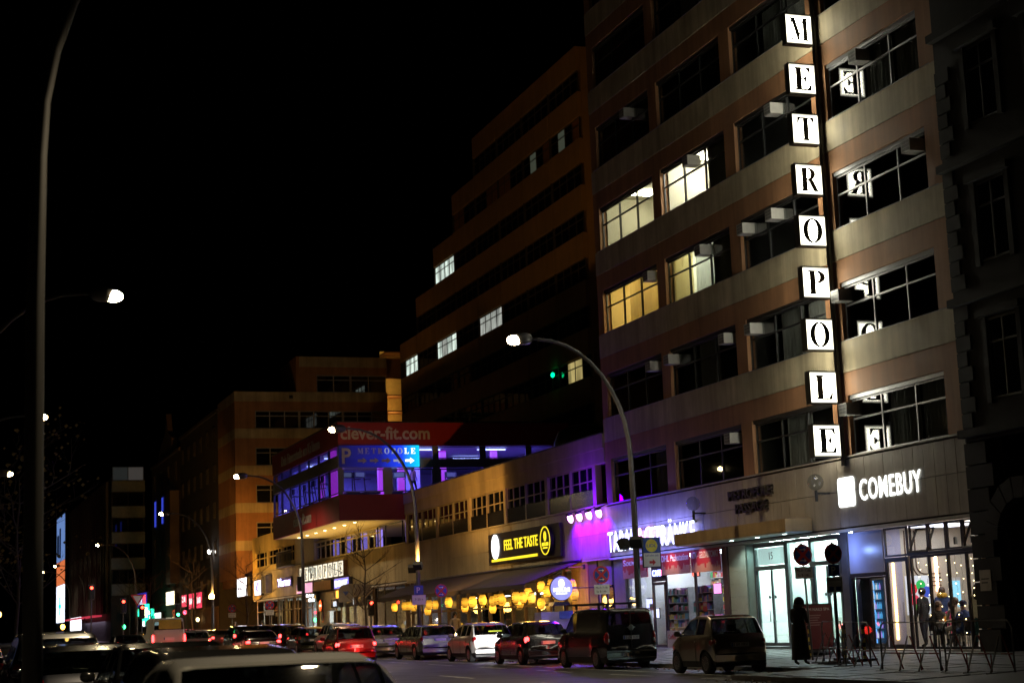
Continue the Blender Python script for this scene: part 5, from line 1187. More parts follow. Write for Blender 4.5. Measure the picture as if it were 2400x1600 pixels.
# rear of a rounded info board near the arrow board
o = thing('info_board', 'rounded grey info board with blue triangle on a post', 'traffic sign', (22.3, 91.2, .3)); F = FP(21.9, 2.95, 91.2)
put(MB().prism([(0, 0), (.8, 0), (.8, .62)] + arc(.4, .62, .4, .34, 0, 180, 8)[1:-1] + [(0, .62)], -.03, 0).mesh('board', mat('grey_board', (.3, .28, .26), .5)), 'board', F, o); put(MB().prism([(.22, .58), (.4, .34), (.58, .58)], .001, .008).mesh('blue_triangle', BLUE_S), 'blue_triangle', F, o); put(MB().tube([(22.3, 91.25, .2), (22.3, 91.25, 3.7)], .03, 6).mesh('post', GREYM), 'post', I4, o)
# no-parking disc on the gateway panel
o = thing('no_parking_sign', 'round red and blue no parking disc on white gateway panel', 'traffic sign', (26.8, 117.3, 2.4)); F = FS(117.3, 2.45, 26.99); put(MB().prism(disc_prism(.5), 0, .012).mesh('rim', RED_S), 'rim', F, o); put(MB().prism(disc_prism(.38), .013, .018).mesh('blue_field', BLUE_S), 'blue_field', F, o); put(MB().prism([(-.3, .26), (-.26, .3), (.3, -.26), (.26, -.3)][::-1], .019, .022).mesh('red_bar', RED_S), 'red_bar', F, o)
# traffic lights
def traffic_light(x, y, z, lab, on, pole=True, back=False):
    o = thing('traffic_light', lab, 'traffic light', (x, y, gz(y)), 0, 'traffic lights'); F = FP(x, z, y)
    put(MB().box(-.15, .15, -.45, .45, -.25, 0).mesh('housing', BLACK), 'housing', F, o)
    if not back:
        put(MB().box(-.2, .2, -.5, .5, -.27, -.255).mesh('backplate', mat('backplate_white', (.5, .5, .45), .6)), 'backplate', F, o)
        for q, c in enumerate(((1, .04, .02), (1, .5, .02), (.05, 1, .3))):
            put(MB().lathe([(.1, .001), (.1, .02)], 12).mesh('lens', emis('tl_on_%d' % q, c, 14) if on == q else mat('tl_off', (.02, .02, .02), .3)), 'lens', F @ T(0, .28 - q * .28, 0), o)
    if pole: put(MB().tube([(x, y + .3, 0), (x, y + .3, z + .5)], .05, 6).mesh('post', GREYM), 'post', I4, o)
for x, y, z, lab, on in ((11.0, 115, 4.5, 'red traffic light with pale border above the dark cars', 0), (13.4, 118, 3.6, 'red traffic light left of the white van', 0), (14.9, 120, 3.2, 'second red traffic light just left of the white van', 0), (17.5, 121, 3.2, 'green traffic light right of the white van', 2), (26.3, 101, 2.7, 'small red signal at the passage by the restaurant end', 0)):
    traffic_light(x, y, z, lab, on)
traffic_light(22.15, 102.2, 4.3, 'dark traffic light seen from behind on third lamp post', 9, False, True)
o = thing('yield_sign', 'white triangular yield sign above the dark cars', 'traffic sign', (13.4, 112, 0)); put(MB().prism([(-.45, .4), (0, -.38), (.45, .4)], -.01, 0).mesh('rim', RED_S), 'rim', FP(13.6, 3.8, 112), o); put(MB().prism([(-.3, .31), (0, -.2), (.3, .31)], .001, .004).mesh('white_field', PLAT), 'white_field', FP(13.6, 3.8, 112), o); put(MB().tube([(13.6, 112.05, 0), (13.6, 112.05, 4.2)], .03, 5).mesh('post', GREYM), 'post', I4, o)
o = thing('yield_sign', 'white triangular yield sign by the left edge', 'traffic sign', (1.5, 58, 0)); put(MB().prism([(-.3, .25), (0, -.25), (.3, .25)], -.01, 0).mesh('rim', RED_S), 'rim', FP(1.8, 2.75, 58), o); put(MB().prism([(-.2, .19), (0, -.13), (.2, .19)], .001, .004).mesh('white_field', PLAT), 'white_field', FP(1.8, 2.75, 58), o); put(MB().tube([(1.8, 58.05, 0), (1.8, 58.05, 3)], .03, 5).mesh('post', GREYM), 'post', I4, o)

# ================================================================== construction barriers, A-board
RW = [mat('barrier_white', (.2, .19, .17), .6, var=.35, scale=6), mat('barrier_red', (.22, .03, .025), .6, var=.35, scale=6)]
def barrier(p, q, lab):
    p, q = Vector(p), Vector(q); L_ = (q - p).length
    o = thing('barrier_fence', lab, 'barrier', p, math.atan2(q.y - p.y, q.x - p.x), 'tubular site barriers'); M = WM[o.name]
    fr = [(.05, 0, .05), (.05, 0, .95), (.12, 0, 1.05), (.2, 0, 1.1), (L_ - .2, 0, 1.1), (L_ - .12, 0, 1.05), (L_ - .05, 0, .95), (L_ - .05, 0, .05)]
    put(MB().tube(fr, .021, 6).mesh('hoop', RW[0], True), 'hoop', M, o)
    n = 6
    for i in range(n): put(MB().tube([(.07 + (L_ - .14) * i / n, 0, .42), (.07 + (L_ - .14) * (i + 1) / n, 0, .42)], .017, 6).mesh('rail', RW[i % 2]), 'rail', M, o)
    for t in (.18, .5, .82):
        put(MB().tube([(L_ * t, -.32, .02), (L_ * t - .04, 0, .8)], .018, 5).mesh('strut', RW[0]), 'strut', M, o); put(MB().tube([(L_ * t, .32, .02), (L_ * t + .04, 0, .8)], .018, 5).mesh('strut', RW[1]), 'strut', M, o)
        put(MB().tube([(L_ * t, -.42, .03), (L_ * t, .42, .03)], .02, 5).mesh('foot_bar', RW[0]), 'foot_bar', M, o)
    for t in (.33, .67): put(MB().tube([(L_ * t, 0, .05), (L_ * t, 0, .42)], .014, 5).mesh('upright', RW[1]), 'upright', M, o)
barrier((23.2, 41.0, .16), (22.35, 38.45, .14), 'tubular barrier behind the parking sign post'); barrier((22.3, 38.3, .14), (21.6, 35.9, .13), 'tubular barrier right of the parking sign post'); barrier((20.95, 34.4, .13), (21.0, 32.0, .13), 'tubular barrier in front of cafe window'); barrier((21.0, 31.9, .13), (21.1, 29.5, .13), 'rightmost tubular barrier at the picture edge')
STRP = [mat('hazard_yellow', (.6, .42, .03), .6, var=.2), BLACK]
for q, (x, y, lab) in enumerate(((24.6, 44.2, 'striped hazard bollard left of the dark red board'), (24.0, 41.2, 'striped hazard bollard right of the parking sign post'), (23.7, 39.7, 'striped hazard bollard before the fridge window'))):
    o = thing('hazard_bollard', lab, 'bollard', (x, y, .2), 0, 'striped hazard bollards')
    for i in range(8): put(MB().box(x - .04, x + .04, y - .02, y + .02, .22 + i * .115, .22 + (i + 1) * .115).mesh('stripe', STRP[i % 2]), 'stripe', I4, o)
    put(MB().box(x - .3, x + .3, y - .14, y + .14, .18, .26).mesh('foot', BLACK), 'foot', I4, o)
o = thing('sandwich_board', 'dark red nail salon board standing before the entrance', 'board', (25.0, 44.6, .24)); F = FP(24.75, .3, 44.8)
put(MB().box(0, 1.0, .1, 1.45, -.04, 0).mesh('frame', DARKM), 'frame', F, o); put(MB().box(.04, .96, .14, 1.41, .001, .006).mesh('poster', mat('poster_red', (.16, .02, .025), .4, var=.1)), 'poster', F, o); lettering(o, F, 'KIM NAILS SPA', .1, 1.25, .08, PLAT, width=.8, w=.007, depth=.003)
for q in range(5): put(MB().box(.1, .6 - .05 * (q % 3), 1.1 - q * .07, 1.13 - q * .07, .007, .009).mesh('text_line', mat('poster_print', (.35, .2, .2), .5)), 'text_line', F, o)
put(MB().box(.05, .1, -.05, 1.4, -.4, -.36).box(.9, .95, -.05, 1.4, -.4, -.36).mesh('rear_leg', DARKM), 'rear_leg', F, o); put(MB().ell((.5, .02, -.2), (.6, .1, .35), 12, 6).mesh('base_weight', BLACK, True), 'base_weight', F, o)
# kebab-style stall box / info counter in front of the wooden wall
o = thing('street_counter', 'white counter box with blue sign panel and roofed menu stand behind the cars', 'counter', (24.8, 66, .2)); F = FP(24.5, .3, 66.4)
put(MB().box(0, 1.4, 0, 1.6, -.8, 0).mesh('counter', mat('counter_white', (.5, .48, .55), .5)), 'counter', F, o); put(MB().box(.8, 1.4, 1.3, 1.62, .001, .05).mesh('blue_panel', mat('counter_blue', (.12, .2, .5), .5)), 'blue_panel', F, o); put(MB().prism([(.5, 1.84), (1.3, 1.84), (1.2, 2.0), (.6, 2.0)], -.5, .1).mesh('small_roof', BLACK), 'small_roof', F, o)
for u in (.6, 1.1): put(MB().box(u, u + .08, 1.601, 1.84, -.3, -.2).mesh('roof_post', BLACK), 'roof_post', F, o)

# ================================================================== trees (bare, autumn)
def tree(x, y, h, lab, seed, leaves=0):
    o = thing('bare_tree', lab, 'tree', (x, y, gz(y) + .12), 0, 'bare street trees'); r_ = random.Random(seed); z0 = gz(y) + .1
    t_ = MB(); br = MB(); lf = MB()
    top_ = [(x + .05 * math.sin(i * 1.7 + seed), y, z0 + h * .78 * i / 8) for i in range(9)]
    t_.tube(top_, [.09 - .0085 * i for i in range(9)], 7)
    def rec(p, d, l, rad, lev):
        n = 4; pts = [p]; dd = d.copy()
        for i in range(n):
            dd = (dd + Vector((r_.uniform(-.2, .2), r_.uniform(-.2, .2), r_.uniform(-.05, .16)))).normalized(); pts.append(pts[-1] + dd * l / n)
        br.tube(pts, [rad * (1 - .7 * i / n) for i in range(n + 1)], 4)
        if lev < 3:
            for i in range(3):
                q = pts[1 + i % n]; a = r_.uniform(0, 6.28); e = (dd + .9 * Vector((math.cos(a), math.sin(a), r_.uniform(-.1, .5)))).normalized(); rec(q, e, l * r_.uniform(.45, .68), rad * .5, lev + 1)
        elif leaves:
            for i in range(leaves):
                q = pts[-1] + Vector((r_.gauss(0, .12), r_.gauss(0, .12), r_.gauss(0, .1))); s_ = r_.uniform(.04, .08); a = r_.uniform(0, 6.28)
                lf.quad((q.x - s_, q.y, q.z), (q.x, q.y - s_ * math.cos(a), q.z + s_ * math.sin(a)), (q.x + s_, q.y, q.z + .02), (q.x, q.y + s_ * math.cos(a), q.z - s_ * math.sin(a)))
    for i in range(13):
        k = 3 + i * 5.6 / 13; p = Vector(top_[min(8, int(k))]); a = i * 2.4 + seed; rec(p, Vector((math.cos(a), math.sin(a), .55)).normalized(), h * r_.uniform(.2, .3), .03, 0)
    put(t_.mesh('trunk', mat('bark', (.06, .045, .035), .9, var=.3, scale=8), True), 'trunk', I4, o); put(br.mesh('crown', mat('bark', (.06, .045, .035), .9)), 'crown', I4, o)
    if leaves: put(lf.mesh('leaves', mat('late_leaf', (.16, .1, .02), .7, var=.4, scale=5)), 'leaves', I4, o)
tree(22.9, 89.3, 7.3, 'thin bare tree in front of the arrow board and gym', 4); tree(22.9, 124, 7.5, 'bare tree in amber light before the slatted house', 9, 0); tree(22.9, 150, 8, 'bare tree left of the amber floodlight', 12, 0); tree(22.9, 178, 8.5, 'far bare tree before the gabled house', 15); tree(22.9, 196, 9, 'farthest bare tree beside the pharmacy cross', 21)
tree(3.4, 62, 9.0, 'shadowy tree with few leaves under the left lamp', 33, 1)
# ================================================================== cars
TAILR = mat('tail_red', (.25, .006, .008), .15, coat=1, var=.0); TAILON = emis('tail_on', (1, .03, .03), 14); LAMPW = mat('lamp_clear', (.5, .5, .5), .1, coat=1, var=0); LAMPON = emis('headlamp_on', (1, .95, .9), 90)
TRIM = mat('black_trim', (.012, .012, .013), .55, var=.1); RIM = mat('alloy_rim', (.45, .45, .46), .3, .9, var=.1); SEAT = mat('car_seat', (.02, .02, .022), .9, var=.1)
def paint(name, c, metal=.3, rough=.22): return mat(name, c, rough, metal, coat=1, var=.05, scale=2)
PROF = {
 'smart': dict(L=2.7, W=1.66, H=1.555, p=[(0, .42), (.02, .66), (.08, .84), (.2, 1.0), (.24, 1.04), (.42, 1.46), (.55, 1.55), (.78, 1.535), (.885, 1.46), (.955, 1.06), (.975, .95), (.99, .72), (1, .5)], ws=(.22, .43), rw=(.885, .957), belt=(.98, 1.02), wheels=(.17, .84), r=.3, glass=(.26, .80), pil=[.62], tl=(.955, .82, .16, .2)),
 'hatch': dict(L=3.75, W=1.68, H=1.5, p=[(0, .42), (.015, .6), (.06, .74), (.2, .92), (.25, .98), (.40, 1.38), (.49, 1.46), (.62, 1.5), (.8, 1.475), (.895, 1.38), (.965, 1.03), (.98, .92), (.993, .7), (1, .48)], ws=(.25, .42), rw=(.89, .966), belt=(.93, 1.0), wheels=(.16, .83), r=.3, glass=(.28, .86), pil=[.55, .73], tl=(.962, .86, .14, .22)),
 'estate': dict(L=4.6, W=1.78, H=1.46, p=[(0, .42), (.012, .6), (.05, .72), (.24, .9), (.28, .95), (.42, 1.38), (.5, 1.44), (.65, 1.46), (.86, 1.42), (.91, 1.36), (.968, 1.02), (.98, .9), (.993, .7), (1, .46)], ws=(.28, .44), rw=(.905, .969), belt=(.92, .97), wheels=(.18, .79), r=.32, glass=(.3, .9), pil=[.53, .68, .84], tl=(.968, .84, .13, .22)),
 'sedan': dict(L=4.5, W=1.8, H=1.45, p=[(0, .42), (.012, .6), (.05, .72), (.25, .9), (.29, .95), (.42, 1.36), (.5, 1.44), (.64, 1.45), (.74, 1.38), (.875, 1.06), (.965, 1.0), (.985, .85), (1, .48)], ws=(.29, .44), rw=(.735, .872), belt=(.92, .98), wheels=(.19, .79), r=.32, glass=(.31, .8), pil=[.54, .7], tl=(.97, .86, .2, .14)),
 'suv': dict(L=4.5, W=1.85, H=1.68, p=[(0, .5), (.012, .75), (.05, .9), (.23, 1.06), (.27, 1.12), (.4, 1.58), (.48, 1.66), (.65, 1.68), (.84, 1.64), (.91, 1.55), (.968, 1.14), (.98, 1.0), (.993, .75), (1, .5)], ws=(.27, .42), rw=(.905, .969), belt=(1.06, 1.12), wheels=(.18, .8), r=.36, glass=(.29, .88), pil=[.53, .69], tl=(.968, .98, .14, .24)),
 'van': dict(L=4.4, W=1.72, H=1.86, p=[(0, .5), (.02, .76), (.09, .96), (.16, 1.1), (.19, 1.16), (.31, 1.74), (.38, 1.83), (.6, 1.86), (.94, 1.83), (.972, 1.76), (.983, 1.3), (.99, 1.0), (.997, .7), (1, .5)], ws=(.18, .33), rw=(.972, .984), belt=(1.1, 1.12), wheels=(.18, .8), r=.32, glass=(.21, .42), pil=[], tl=(.985, .92, .1, .38)),
}
def lerp_tab(tab, t):
    if t <= tab[0][0]: return tab[0][1]
    for (a, b), (c, d) in zip(tab[:-1], tab[1:]):
        if t <= c: return b + (d - b) * (t - a) / max(1e-6, c - a)
    return tab[-1][1]
def car_shell(kind, sc=1.0):
    P = PROF[kind]; L_, W_ = P['L'], P['W']; yw = [L_ / 2 - L_ * t for t in P['wheels']]; rw_ = P['r']; ra = rw_ + .055
    ts = set(round(i / 56, 4) for i in range(57)) | set(t for t, _ in P['p']) | set(P['ws']) | set(P['rw']) | set(P['glass'])
    for c in P['pil']: ts |= {c - .012, c + .012}
    for y in yw:
        for k in range(-6, 7): ts.add(round((L_ / 2 - (y + ra * math.sin(k / 6 * math.pi / 2))) / L_, 4))
    ts = sorted(t for t in ts if 0 <= t <= 1); ts = [t for i, t in enumerate(ts) if i == 0 or t - ts[i - 1] > .0015]
    def topz(t):
        return (lerp_tab(P['p'], t) * 2 + lerp_tab(P['p'], max(0, t - .008)) + lerp_tab(P['p'], min(1, t + .008))) / 4
    def bot(t):
        y = L_ / 2 - L_ * t; z = .19 + .1 * max(0, (.06 - t) / .06) + .1 * max(0, (t - .95) / .05)
        for c in yw:
            if abs(y - c) < ra: z = max(z, rw_ + math.sqrt(max(0, ra * ra - (y - c) ** 2)))
        return z
    vanny = kind == 'van'
    def hw(t, z):
        w = W_ / 2 * (1 - (.16 if not vanny else .12) * max(0, (.16 - t) / .16) ** 2 - (.1 if not vanny else .04) * max(0, (t - .86) / .14) ** 2)
        bl = P['belt'][0] + (P['belt'][1] - P['belt'][0]) * t
        if z < .55: w *= 1 - .07 * ((.55 - z) / .4) ** 2
        if z > .55: w *= 1 - .02 * ((min(z, bl) - .55) / .4) ** 2
        if z > bl: w *= 1 - (.2 if not vanny else .11) * (z - bl) / (P['H'] - bl)
        for c in yw:   # flared arches
            d = abs(L_ / 2 - L_ * t - c)
            if d < ra + .12 and z < rw_ * 2 + .2: w += .022 * max(0, 1 - (d / (ra + .12)) ** 2)
        return w
    rows = []
    for t in ts:
        y = L_ / 2 - L_ * t; zt = topz(t); zb = min(bot(t), zt - .04); bl = P['belt'][0] + (P['belt'][1] - P['belt'][0]) * t; e = .045
        ze = zt - e; zbl = min(bl, ze); pts = []
        for k in range(6): z = zb + (zbl - zb) * k / 5; pts.append((hw(t, z), y, z))
        g0 = zbl + (ze - zbl) * .06; g1 = ze - (ze - zbl) * .1
        for z in (g0, g1, ze): pts.append((hw(t, z) - (.012 if z > zbl + .01 else 0), y, z))
        w = pts[-1][0]
        for s_, f in ((.94, .62), (.8, .9), (.45, .99), (0, 1)): pts.append((w * s_, y, ze + e * f))
        rows.append(pts)
    return P, ts, rows, topz, bot, hw, yw
SHELL = {}
def car_meshes(kind, pm, opaque_rear=False, roofm=None):
    key = (kind, pm.name, opaque_rear, roofm.name if roofm else '')
    if key in SHELL: return SHELL[key]
    P, ts, rows, topz, bot, hw, yw = car_shell(kind)
    n = len(rows[0]); full = [list(p) + [(-x, y, z) for x, y, z in reversed(p[:-1])] for p in rows]; m = len(full[0])
    groups = {}
    def add(g, q): groups.setdefault(g, []).append(q)
    for i in range(len(ts) - 1):
        tm_ = (ts[i] + ts[i + 1]) / 2; bl = P['belt'][0] + (P['belt'][1] - P['belt'][0]) * tm_
        for j in range(m - 1):
            k = j if j < n - 1 else m - 2 - j
            q = (full[i][j], full[i][j + 1], full[i + 1][j + 1], full[i + 1][j]); g = 'body'
            if k == 6 and P['glass'][0] < tm_ < P['glass'][1] and topz(tm_) - bl > .12 and not any(abs(tm_ - c) < .012 for c in P['pil']):
                idx = sum(tm_ > c for c in P['pil']); g = 'side_window_%d_%d' % (idx, j < n - 1)
            elif k >= 9 and P['ws'][0] < tm_ < P['ws'][1]: g = 'windscreen'
            elif k >= 9 and P['rw'][0] < tm_ < P['rw'][1]: g = 'rear_window'
            elif k == 0 and sum(p[2] for p in q) / 4 < .42: g = 'trim'
            elif k <= 0 and tm_ > .97: g = 'trim'
            elif roofm and k >= 9 and P['ws'][1] + .04 < tm_ < P['rw'][0] - .03: g = 'roof_panel'
            add(g, q)
    # end caps
    for row, rev in ((full[0], False), (full[-1], True)):
        for j in range(n - 2):
            q = (row[j], row[m - 1 - j], row[m - 2 - j], row[j + 1]); add('trim' if j < 1 else 'body', q[::-1] if not rev else q)
    out = []
    for g, qs in groups.items():
        bm = bmesh.new()
        for q in qs:
            vs = [bm.verts.new(p) for p in q]
            try: bm.faces.new(vs)
            except ValueError: pass
        bmesh.ops.remove_doubles(bm, verts=bm.verts, dist=.0008)
        bmesh.ops.dissolve_degenerate(bm, edges=bm.edges, dist=.0005)
        me = bpy.data.meshes.new(g); bm.to_mesh(me); bm.free()
        me.polygons.foreach_set('use_smooth', [True] * len(me.polygons))
        nm = 'side_window' if g.startswith('side') else ('lower_trim' if g == 'trim' else g)
        me.materials.append({'body': pm, 'lower_trim': TRIM, 'roof_panel': roofm or pm}.get(nm, CARGL)); out.append((nm, me))
    SHELL[key] = (P, out, hw, yw, topz)
    return SHELL[key]
WH_ = {}
def wheel_meshes(r, spokes=5):
    if (r, spokes) in WH_: return WH_[(r, spokes)]
    w = .1
    ty = MB().lathe([(r * .66, -w), (r * .9, -w), (r * .985, -w * .75), (r, 0), (r * .985, w * .75), (r * .9, w), (r * .66, w)], 22, ax='x').mesh('tyre', RUB, True)
    b = MB().lathe([(r * .62, w * .55), (r * .68, w * .98), (r * .64, w * 1.0)], 22, ax='x').lathe([(.05, w * .5), (.06, w * .85), (.03, w * .9)], 10, ax='x')
    for i in range(spokes):
        a = 2 * math.pi * i / spokes; c, s_ = math.cos(a), math.sin(a); pw = .035
        p = [(c * .05 - s_ * pw, s_ * .05 + c * pw), (c * .05 + s_ * pw, s_ * .05 - c * pw), (c * r * .64 + s_ * pw * .8, s_ * r * .64 - c * pw * .8), (c * r * .64 - s_ * pw * .8, s_ * r * .64 + c * pw * .8)]
        b.prism(p, w * .62, w * .84, ax='x')
    rm = b.mesh('rim', RIM, True); hub = MB().lathe([(r * .64, -.02), (r * .64, w * .45)], 16, ax='x').mesh('brake_disc', mat('brake_dark', (.03, .03, .03), .6))
    WH_[(r, spokes)] = (ty, rm, hub); return WH_[(r, spokes)]
def plate(o, M, txt, u=.26, v=.055):
    p = put(MB().box(-u, u, -v, v, -.015, 0).mesh('number_plate', PLAT), 'number_plate', M, o); put(MB().box(-u + .005, -u + .05, -v + .005, v - .005, .001, .003).mesh('blue_band', BLUE_S), 'blue_band', M, p)
    if txt: lettering(p, M, txt, -u + .07, -v * .68, v * 1.36, BLACK, width=2 * u - .1, w=.001, depth=.003)
def car(kind, x, y, pm, lab, rz=0, tail=False, txt='', sc=(1, 1, 1), head=False, detail=True, spokes=5, roofm=None, rails=False, grp=None, cat='car', name='parked_car', mirror=True, seats=True):
    P, parts, hw, yw, topz = car_meshes(kind, pm, roofm=roofm); L_, W_ = P['L'], P['W']
    o = thing(name, lab, cat, (x, y, gz(y)), rz, grp); M = WM[o.name] @ Matrix.Diagonal((*sc, 1))
    for nm, me in parts: put(me, nm, M, o)
    tt = lambda t: L_ / 2 - L_ * t
    put(MB().box(-W_ / 2 + .14, W_ / 2 - .14, tt(.97), tt(.03), .2, .42).box(-W_ / 2 + .24, W_ / 2 - .24, tt(.9), tt(.1), .42, .62).mesh('underbody', TRIM), 'underbody', M, o)
    ty_, rm_, hb_ = wheel_meshes(P['r'], spokes)
    for yy in yw:
        for sx in (1, -1):
            Mw = M @ T(sx * (W_ / 2 - .1), yy, P['r']) @ (Matrix.Rotation(R(180), 4, 'Z') if sx < 0 else I4)
            w_ = put(ty_, 'wheel', Mw, o); put(rm_, 'rim', Mw, w_); put(hb_, 'brake_disc', Mw, w_)
    t, z, lw_, lh = P['tl']
    for sx in (1, -1):
        xx = hw(t, z) - lw_ * .42
        put(MB().ell((sx * xx, tt(t) + .05, z), (lw_ * .62, .14, lh * .55), 12, 8, .75).mesh('tail_light', TAILON if tail else TAILR, True), 'tail_light', M, o)
        if detail and not tail: put(MB().ell((sx * (xx - .02), tt(t) + .035, z - lh * .12), (lw_ * .35, .14, lh * .2), 10, 6, .8).mesh('reverse_lens', LAMPW, True), 'reverse_lens', M, o)
        put(MB().ell((sx * (hw(.03, .62) - .16), tt(.035), .64), (.17, .1, .09), 12, 8, .8).mesh('headlight', LAMPON if head else LAMPW, True), 'headlight', M, o)
        if mirror:
            bl = P['belt'][0]; tw = P['ws'][0] + .07
            put(MB().ell((sx * (W_ / 2 + .09), tt(tw), bl + .09), (.11, .06, .075), 12, 8, .8).mesh('wing_mirror', pm if kind != 'van' else TRIM, True), 'wing_mirror', M, o); put(MB().tube([(sx * (W_ / 2 - .04), tt(tw), bl + .02), (sx * (W_ / 2 + .05), tt(tw), bl + .06)], .02, 5).mesh('mirror_arm', TRIM), 'mirror_arm', M, o)
    rz_ = .76 if kind in ('smart', 'hatch') else .82
    if kind in ('van', 'suv'): rz_ = .95
    tp = max((i / 500 for i in range(350, 501) if topz(i / 500) >= rz_), default=.98)
    plate(o, M @ FP(0, rz_, tt(tp) - .035), txt)
    if tail: light('POINT', 'tail_glow', M @ T(0, -L_ / 2 - .35, .7), 5, (1, .03, .02), o, .15)
    if detail:
        for sx in (1, -1):
            for c in [P['glass'][0] + .015] + P['pil'][:2]:
                pts = []; bl = P['belt'][0]
                for k in range(7): zz = .3 + (bl - .32) * k / 6; pts.append((sx * (hw(c, zz) - .0005), tt(c), zz))
                if c - P['wheels'][0] > .09 and P['wheels'][1] - c > .08: put(MB().tube(pts, .006, 4).mesh('door_seam', BLACK), 'door_seam', M, o)
            for c in (P['pil'][:2] or [P['glass'][1]]):
                put(MB().box(-.012, .02, -.09, .09, -.015, .015).mesh('door_handle', pm), 'door_handle', M @ T(sx * hw(c + .05, P['belt'][0] - .12), tt(c - .035), P['belt'][0] - .12), o)
        put(MB().tube([(hw(.995, .4) * .0, tt(.6), topz(.6) - .01), (0, tt(.6) - .16, topz(.6) + .2)], .006, 4).mesh('aerial', BLACK), 'aerial', M, o)
        put(MB().tube([(-.05, tt(.975), topz(.972)), (.3, tt(.955) - .02, topz(.955) + .01)], .008, 4).mesh('rear_wiper', BLACK), 'rear_wiper', M, o)
        put(MB().box(-.17, .17, tt(P['rw'][0] + .005) - .04, tt(P['rw'][0] + .005) + .02, topz(P['rw'][0]) - .03, topz(P['rw'][0]) - .005).mesh('brake_light_bar', TAILR), 'brake_light_bar', M, o)
    if seats:
        for sx in (1, -1):
            b = MB().box(sx * .36 - .24, sx * .36 + .24, tt(.56), tt(.44), .42, .55).box(sx * .36 - .22, sx * .36 + .22, tt(.585), tt(.555), .5, 1.08).box(sx * .36 - .12, sx * .36 + .12, tt(.58), tt(.56), 1.1, 1.28)
            put(b.mesh('seat', SEAT), 'seat', M, o)
        put(MB().box(-W_ / 2 + .25, W_ / 2 - .25, tt(.36), tt(.27), .6, .98).mesh('dashboard', SEAT), 'dashboard', M, o)
    if rails:
        for sx in (1, -1): put(MB().tube([(sx * .58, tt(.5), topz(.5) - .02), (sx * .58, tt(.53), topz(.53) + .05), (sx * .58, tt(.8), topz(.8) + .05), (sx * .58, tt(.84), topz(.84) - .02)], .018, 6).mesh('roof_rail', TRIM), 'roof_rail', M, o)
    return o, M
SILV = paint('warm_silver_paint', (.3, .27, .22), .6); GRN = paint('pale_green_grey_paint', (.34, .36, .3), .5); WHT = paint('white_car_paint', (.68, .67, .64), 0); BLK = paint('black_car_paint', (.012, .012, .013), .2, .25); GRY = paint('grey_car_paint', (.22, .2, .19), .6); DKG = paint('dark_green_paint', (.02, .025, .018), .3); REDP = paint('red_car_paint', (.32, .02, .02), .3); NAVY = paint('navy_paint', (.012, .014, .03), .3); DRED = paint('dark_plum_paint', (.03, .012, .014), .4); WVAN = paint('van_white_paint', (.6, .55, .48), 0, .45)
ROW = 'cars parked along the right kerb'
car('smart', 20.55, 42.0, paint('bronze_grey_paint', (.3, .26, .21), .8, .3), 'small grey two seat car, nearest of the kerb row', txt='B AM 1083E', grp=ROW, spokes=6, roofm=BLK)
v, M = car('van', 20.65, 50.3, BLK, 'black panel van with roof bar and plate B UV 3127', txt='B UV 3127', grp=ROW, cat='van', name='parked_van', seats=True, spokes=9)
put(MB().box(-.55, -.5, -1.4, 1.6, 1.96, 2.02).box(.5, .55, -1.4, 1.6, 1.96, 2.02).box(-.6, .6, .9, 1.0, 1.95, 2.0).box(-.6, .6, -1.0, -.9, 1.95, 2.0).box(-.55, -.5, .9, 1.0, 1.84, 1.96).box(.5, .55, .9, 1.0, 1.84, 1.96).box(-.55, -.5, -1, -.9, 1.84, 1.96).box(.5, .55, -1.0, -.9, 1.84, 1.96).mesh('roof_rack', TRIM), 'roof_rack', M, v)
put(MB().lathe([(.075, 0), (.09, .01), (.075, .02)], 16).mesh('badge', RIM), 'badge', M @ FP(0, 1.24, -2.19), v); put(MB().box(-.13, .13, -.012, .012, .0, .024).mesh('badge_bar', RIM), 'badge_bar', M @ FP(0, 1.25, -2.19), v)
put(MB().box(-.006, .006, -2.215, -2.1, .62, 1.74).mesh('door_seam', BLACK), 'door_seam', M, v)
car('hatch', 20.9, 57.9, BLK, 'black hatchback with one tail lamp glowing, ahead of the black van', grp=ROW, head=False, spokes=7, tail=True)
tw, M = car('hatch', 21.05, 64.3, WHT, 'white small hatchback with its rear lit white by headlights', grp=ROW, spokes=5)
put(MB().box(-.3, .25, -.03, .02, 0, .004).mesh('sticker', emis('sticker_green', (.35, .4, .02), .12, (.3, .35, .03))), 'sticker', M @ FP(.12, 1.16, -1.80) @ Matrix.Rotation(R(-20), 4, 'X'), tw)
light('SPOT', 'headlamp_beam', aim((20.6, 60.1, .66), (20.8, 63.0, .55)), 700, (1, .97, .95), bpy.data.objects['parked_car.001'] if 'parked_car.001' in bpy.data.objects else None, .05, R(48), .5)
car('estate', 21.0, 71.6, GRN, 'pale green grey estate car with roof rails', grp=ROW, rails=True, spokes=9)
car('hatch', 20.9, 79.3, SILV, 'silver grey hatchback with dark rear window behind the estate', grp=ROW, sc=(1.06, 1.12, 1.0), spokes=7)
car('suv', 20.9, 87.2, WHT, 'white minivan partly hidden behind the red small car', grp=ROW, sc=(1, 1, .98), rails=True)
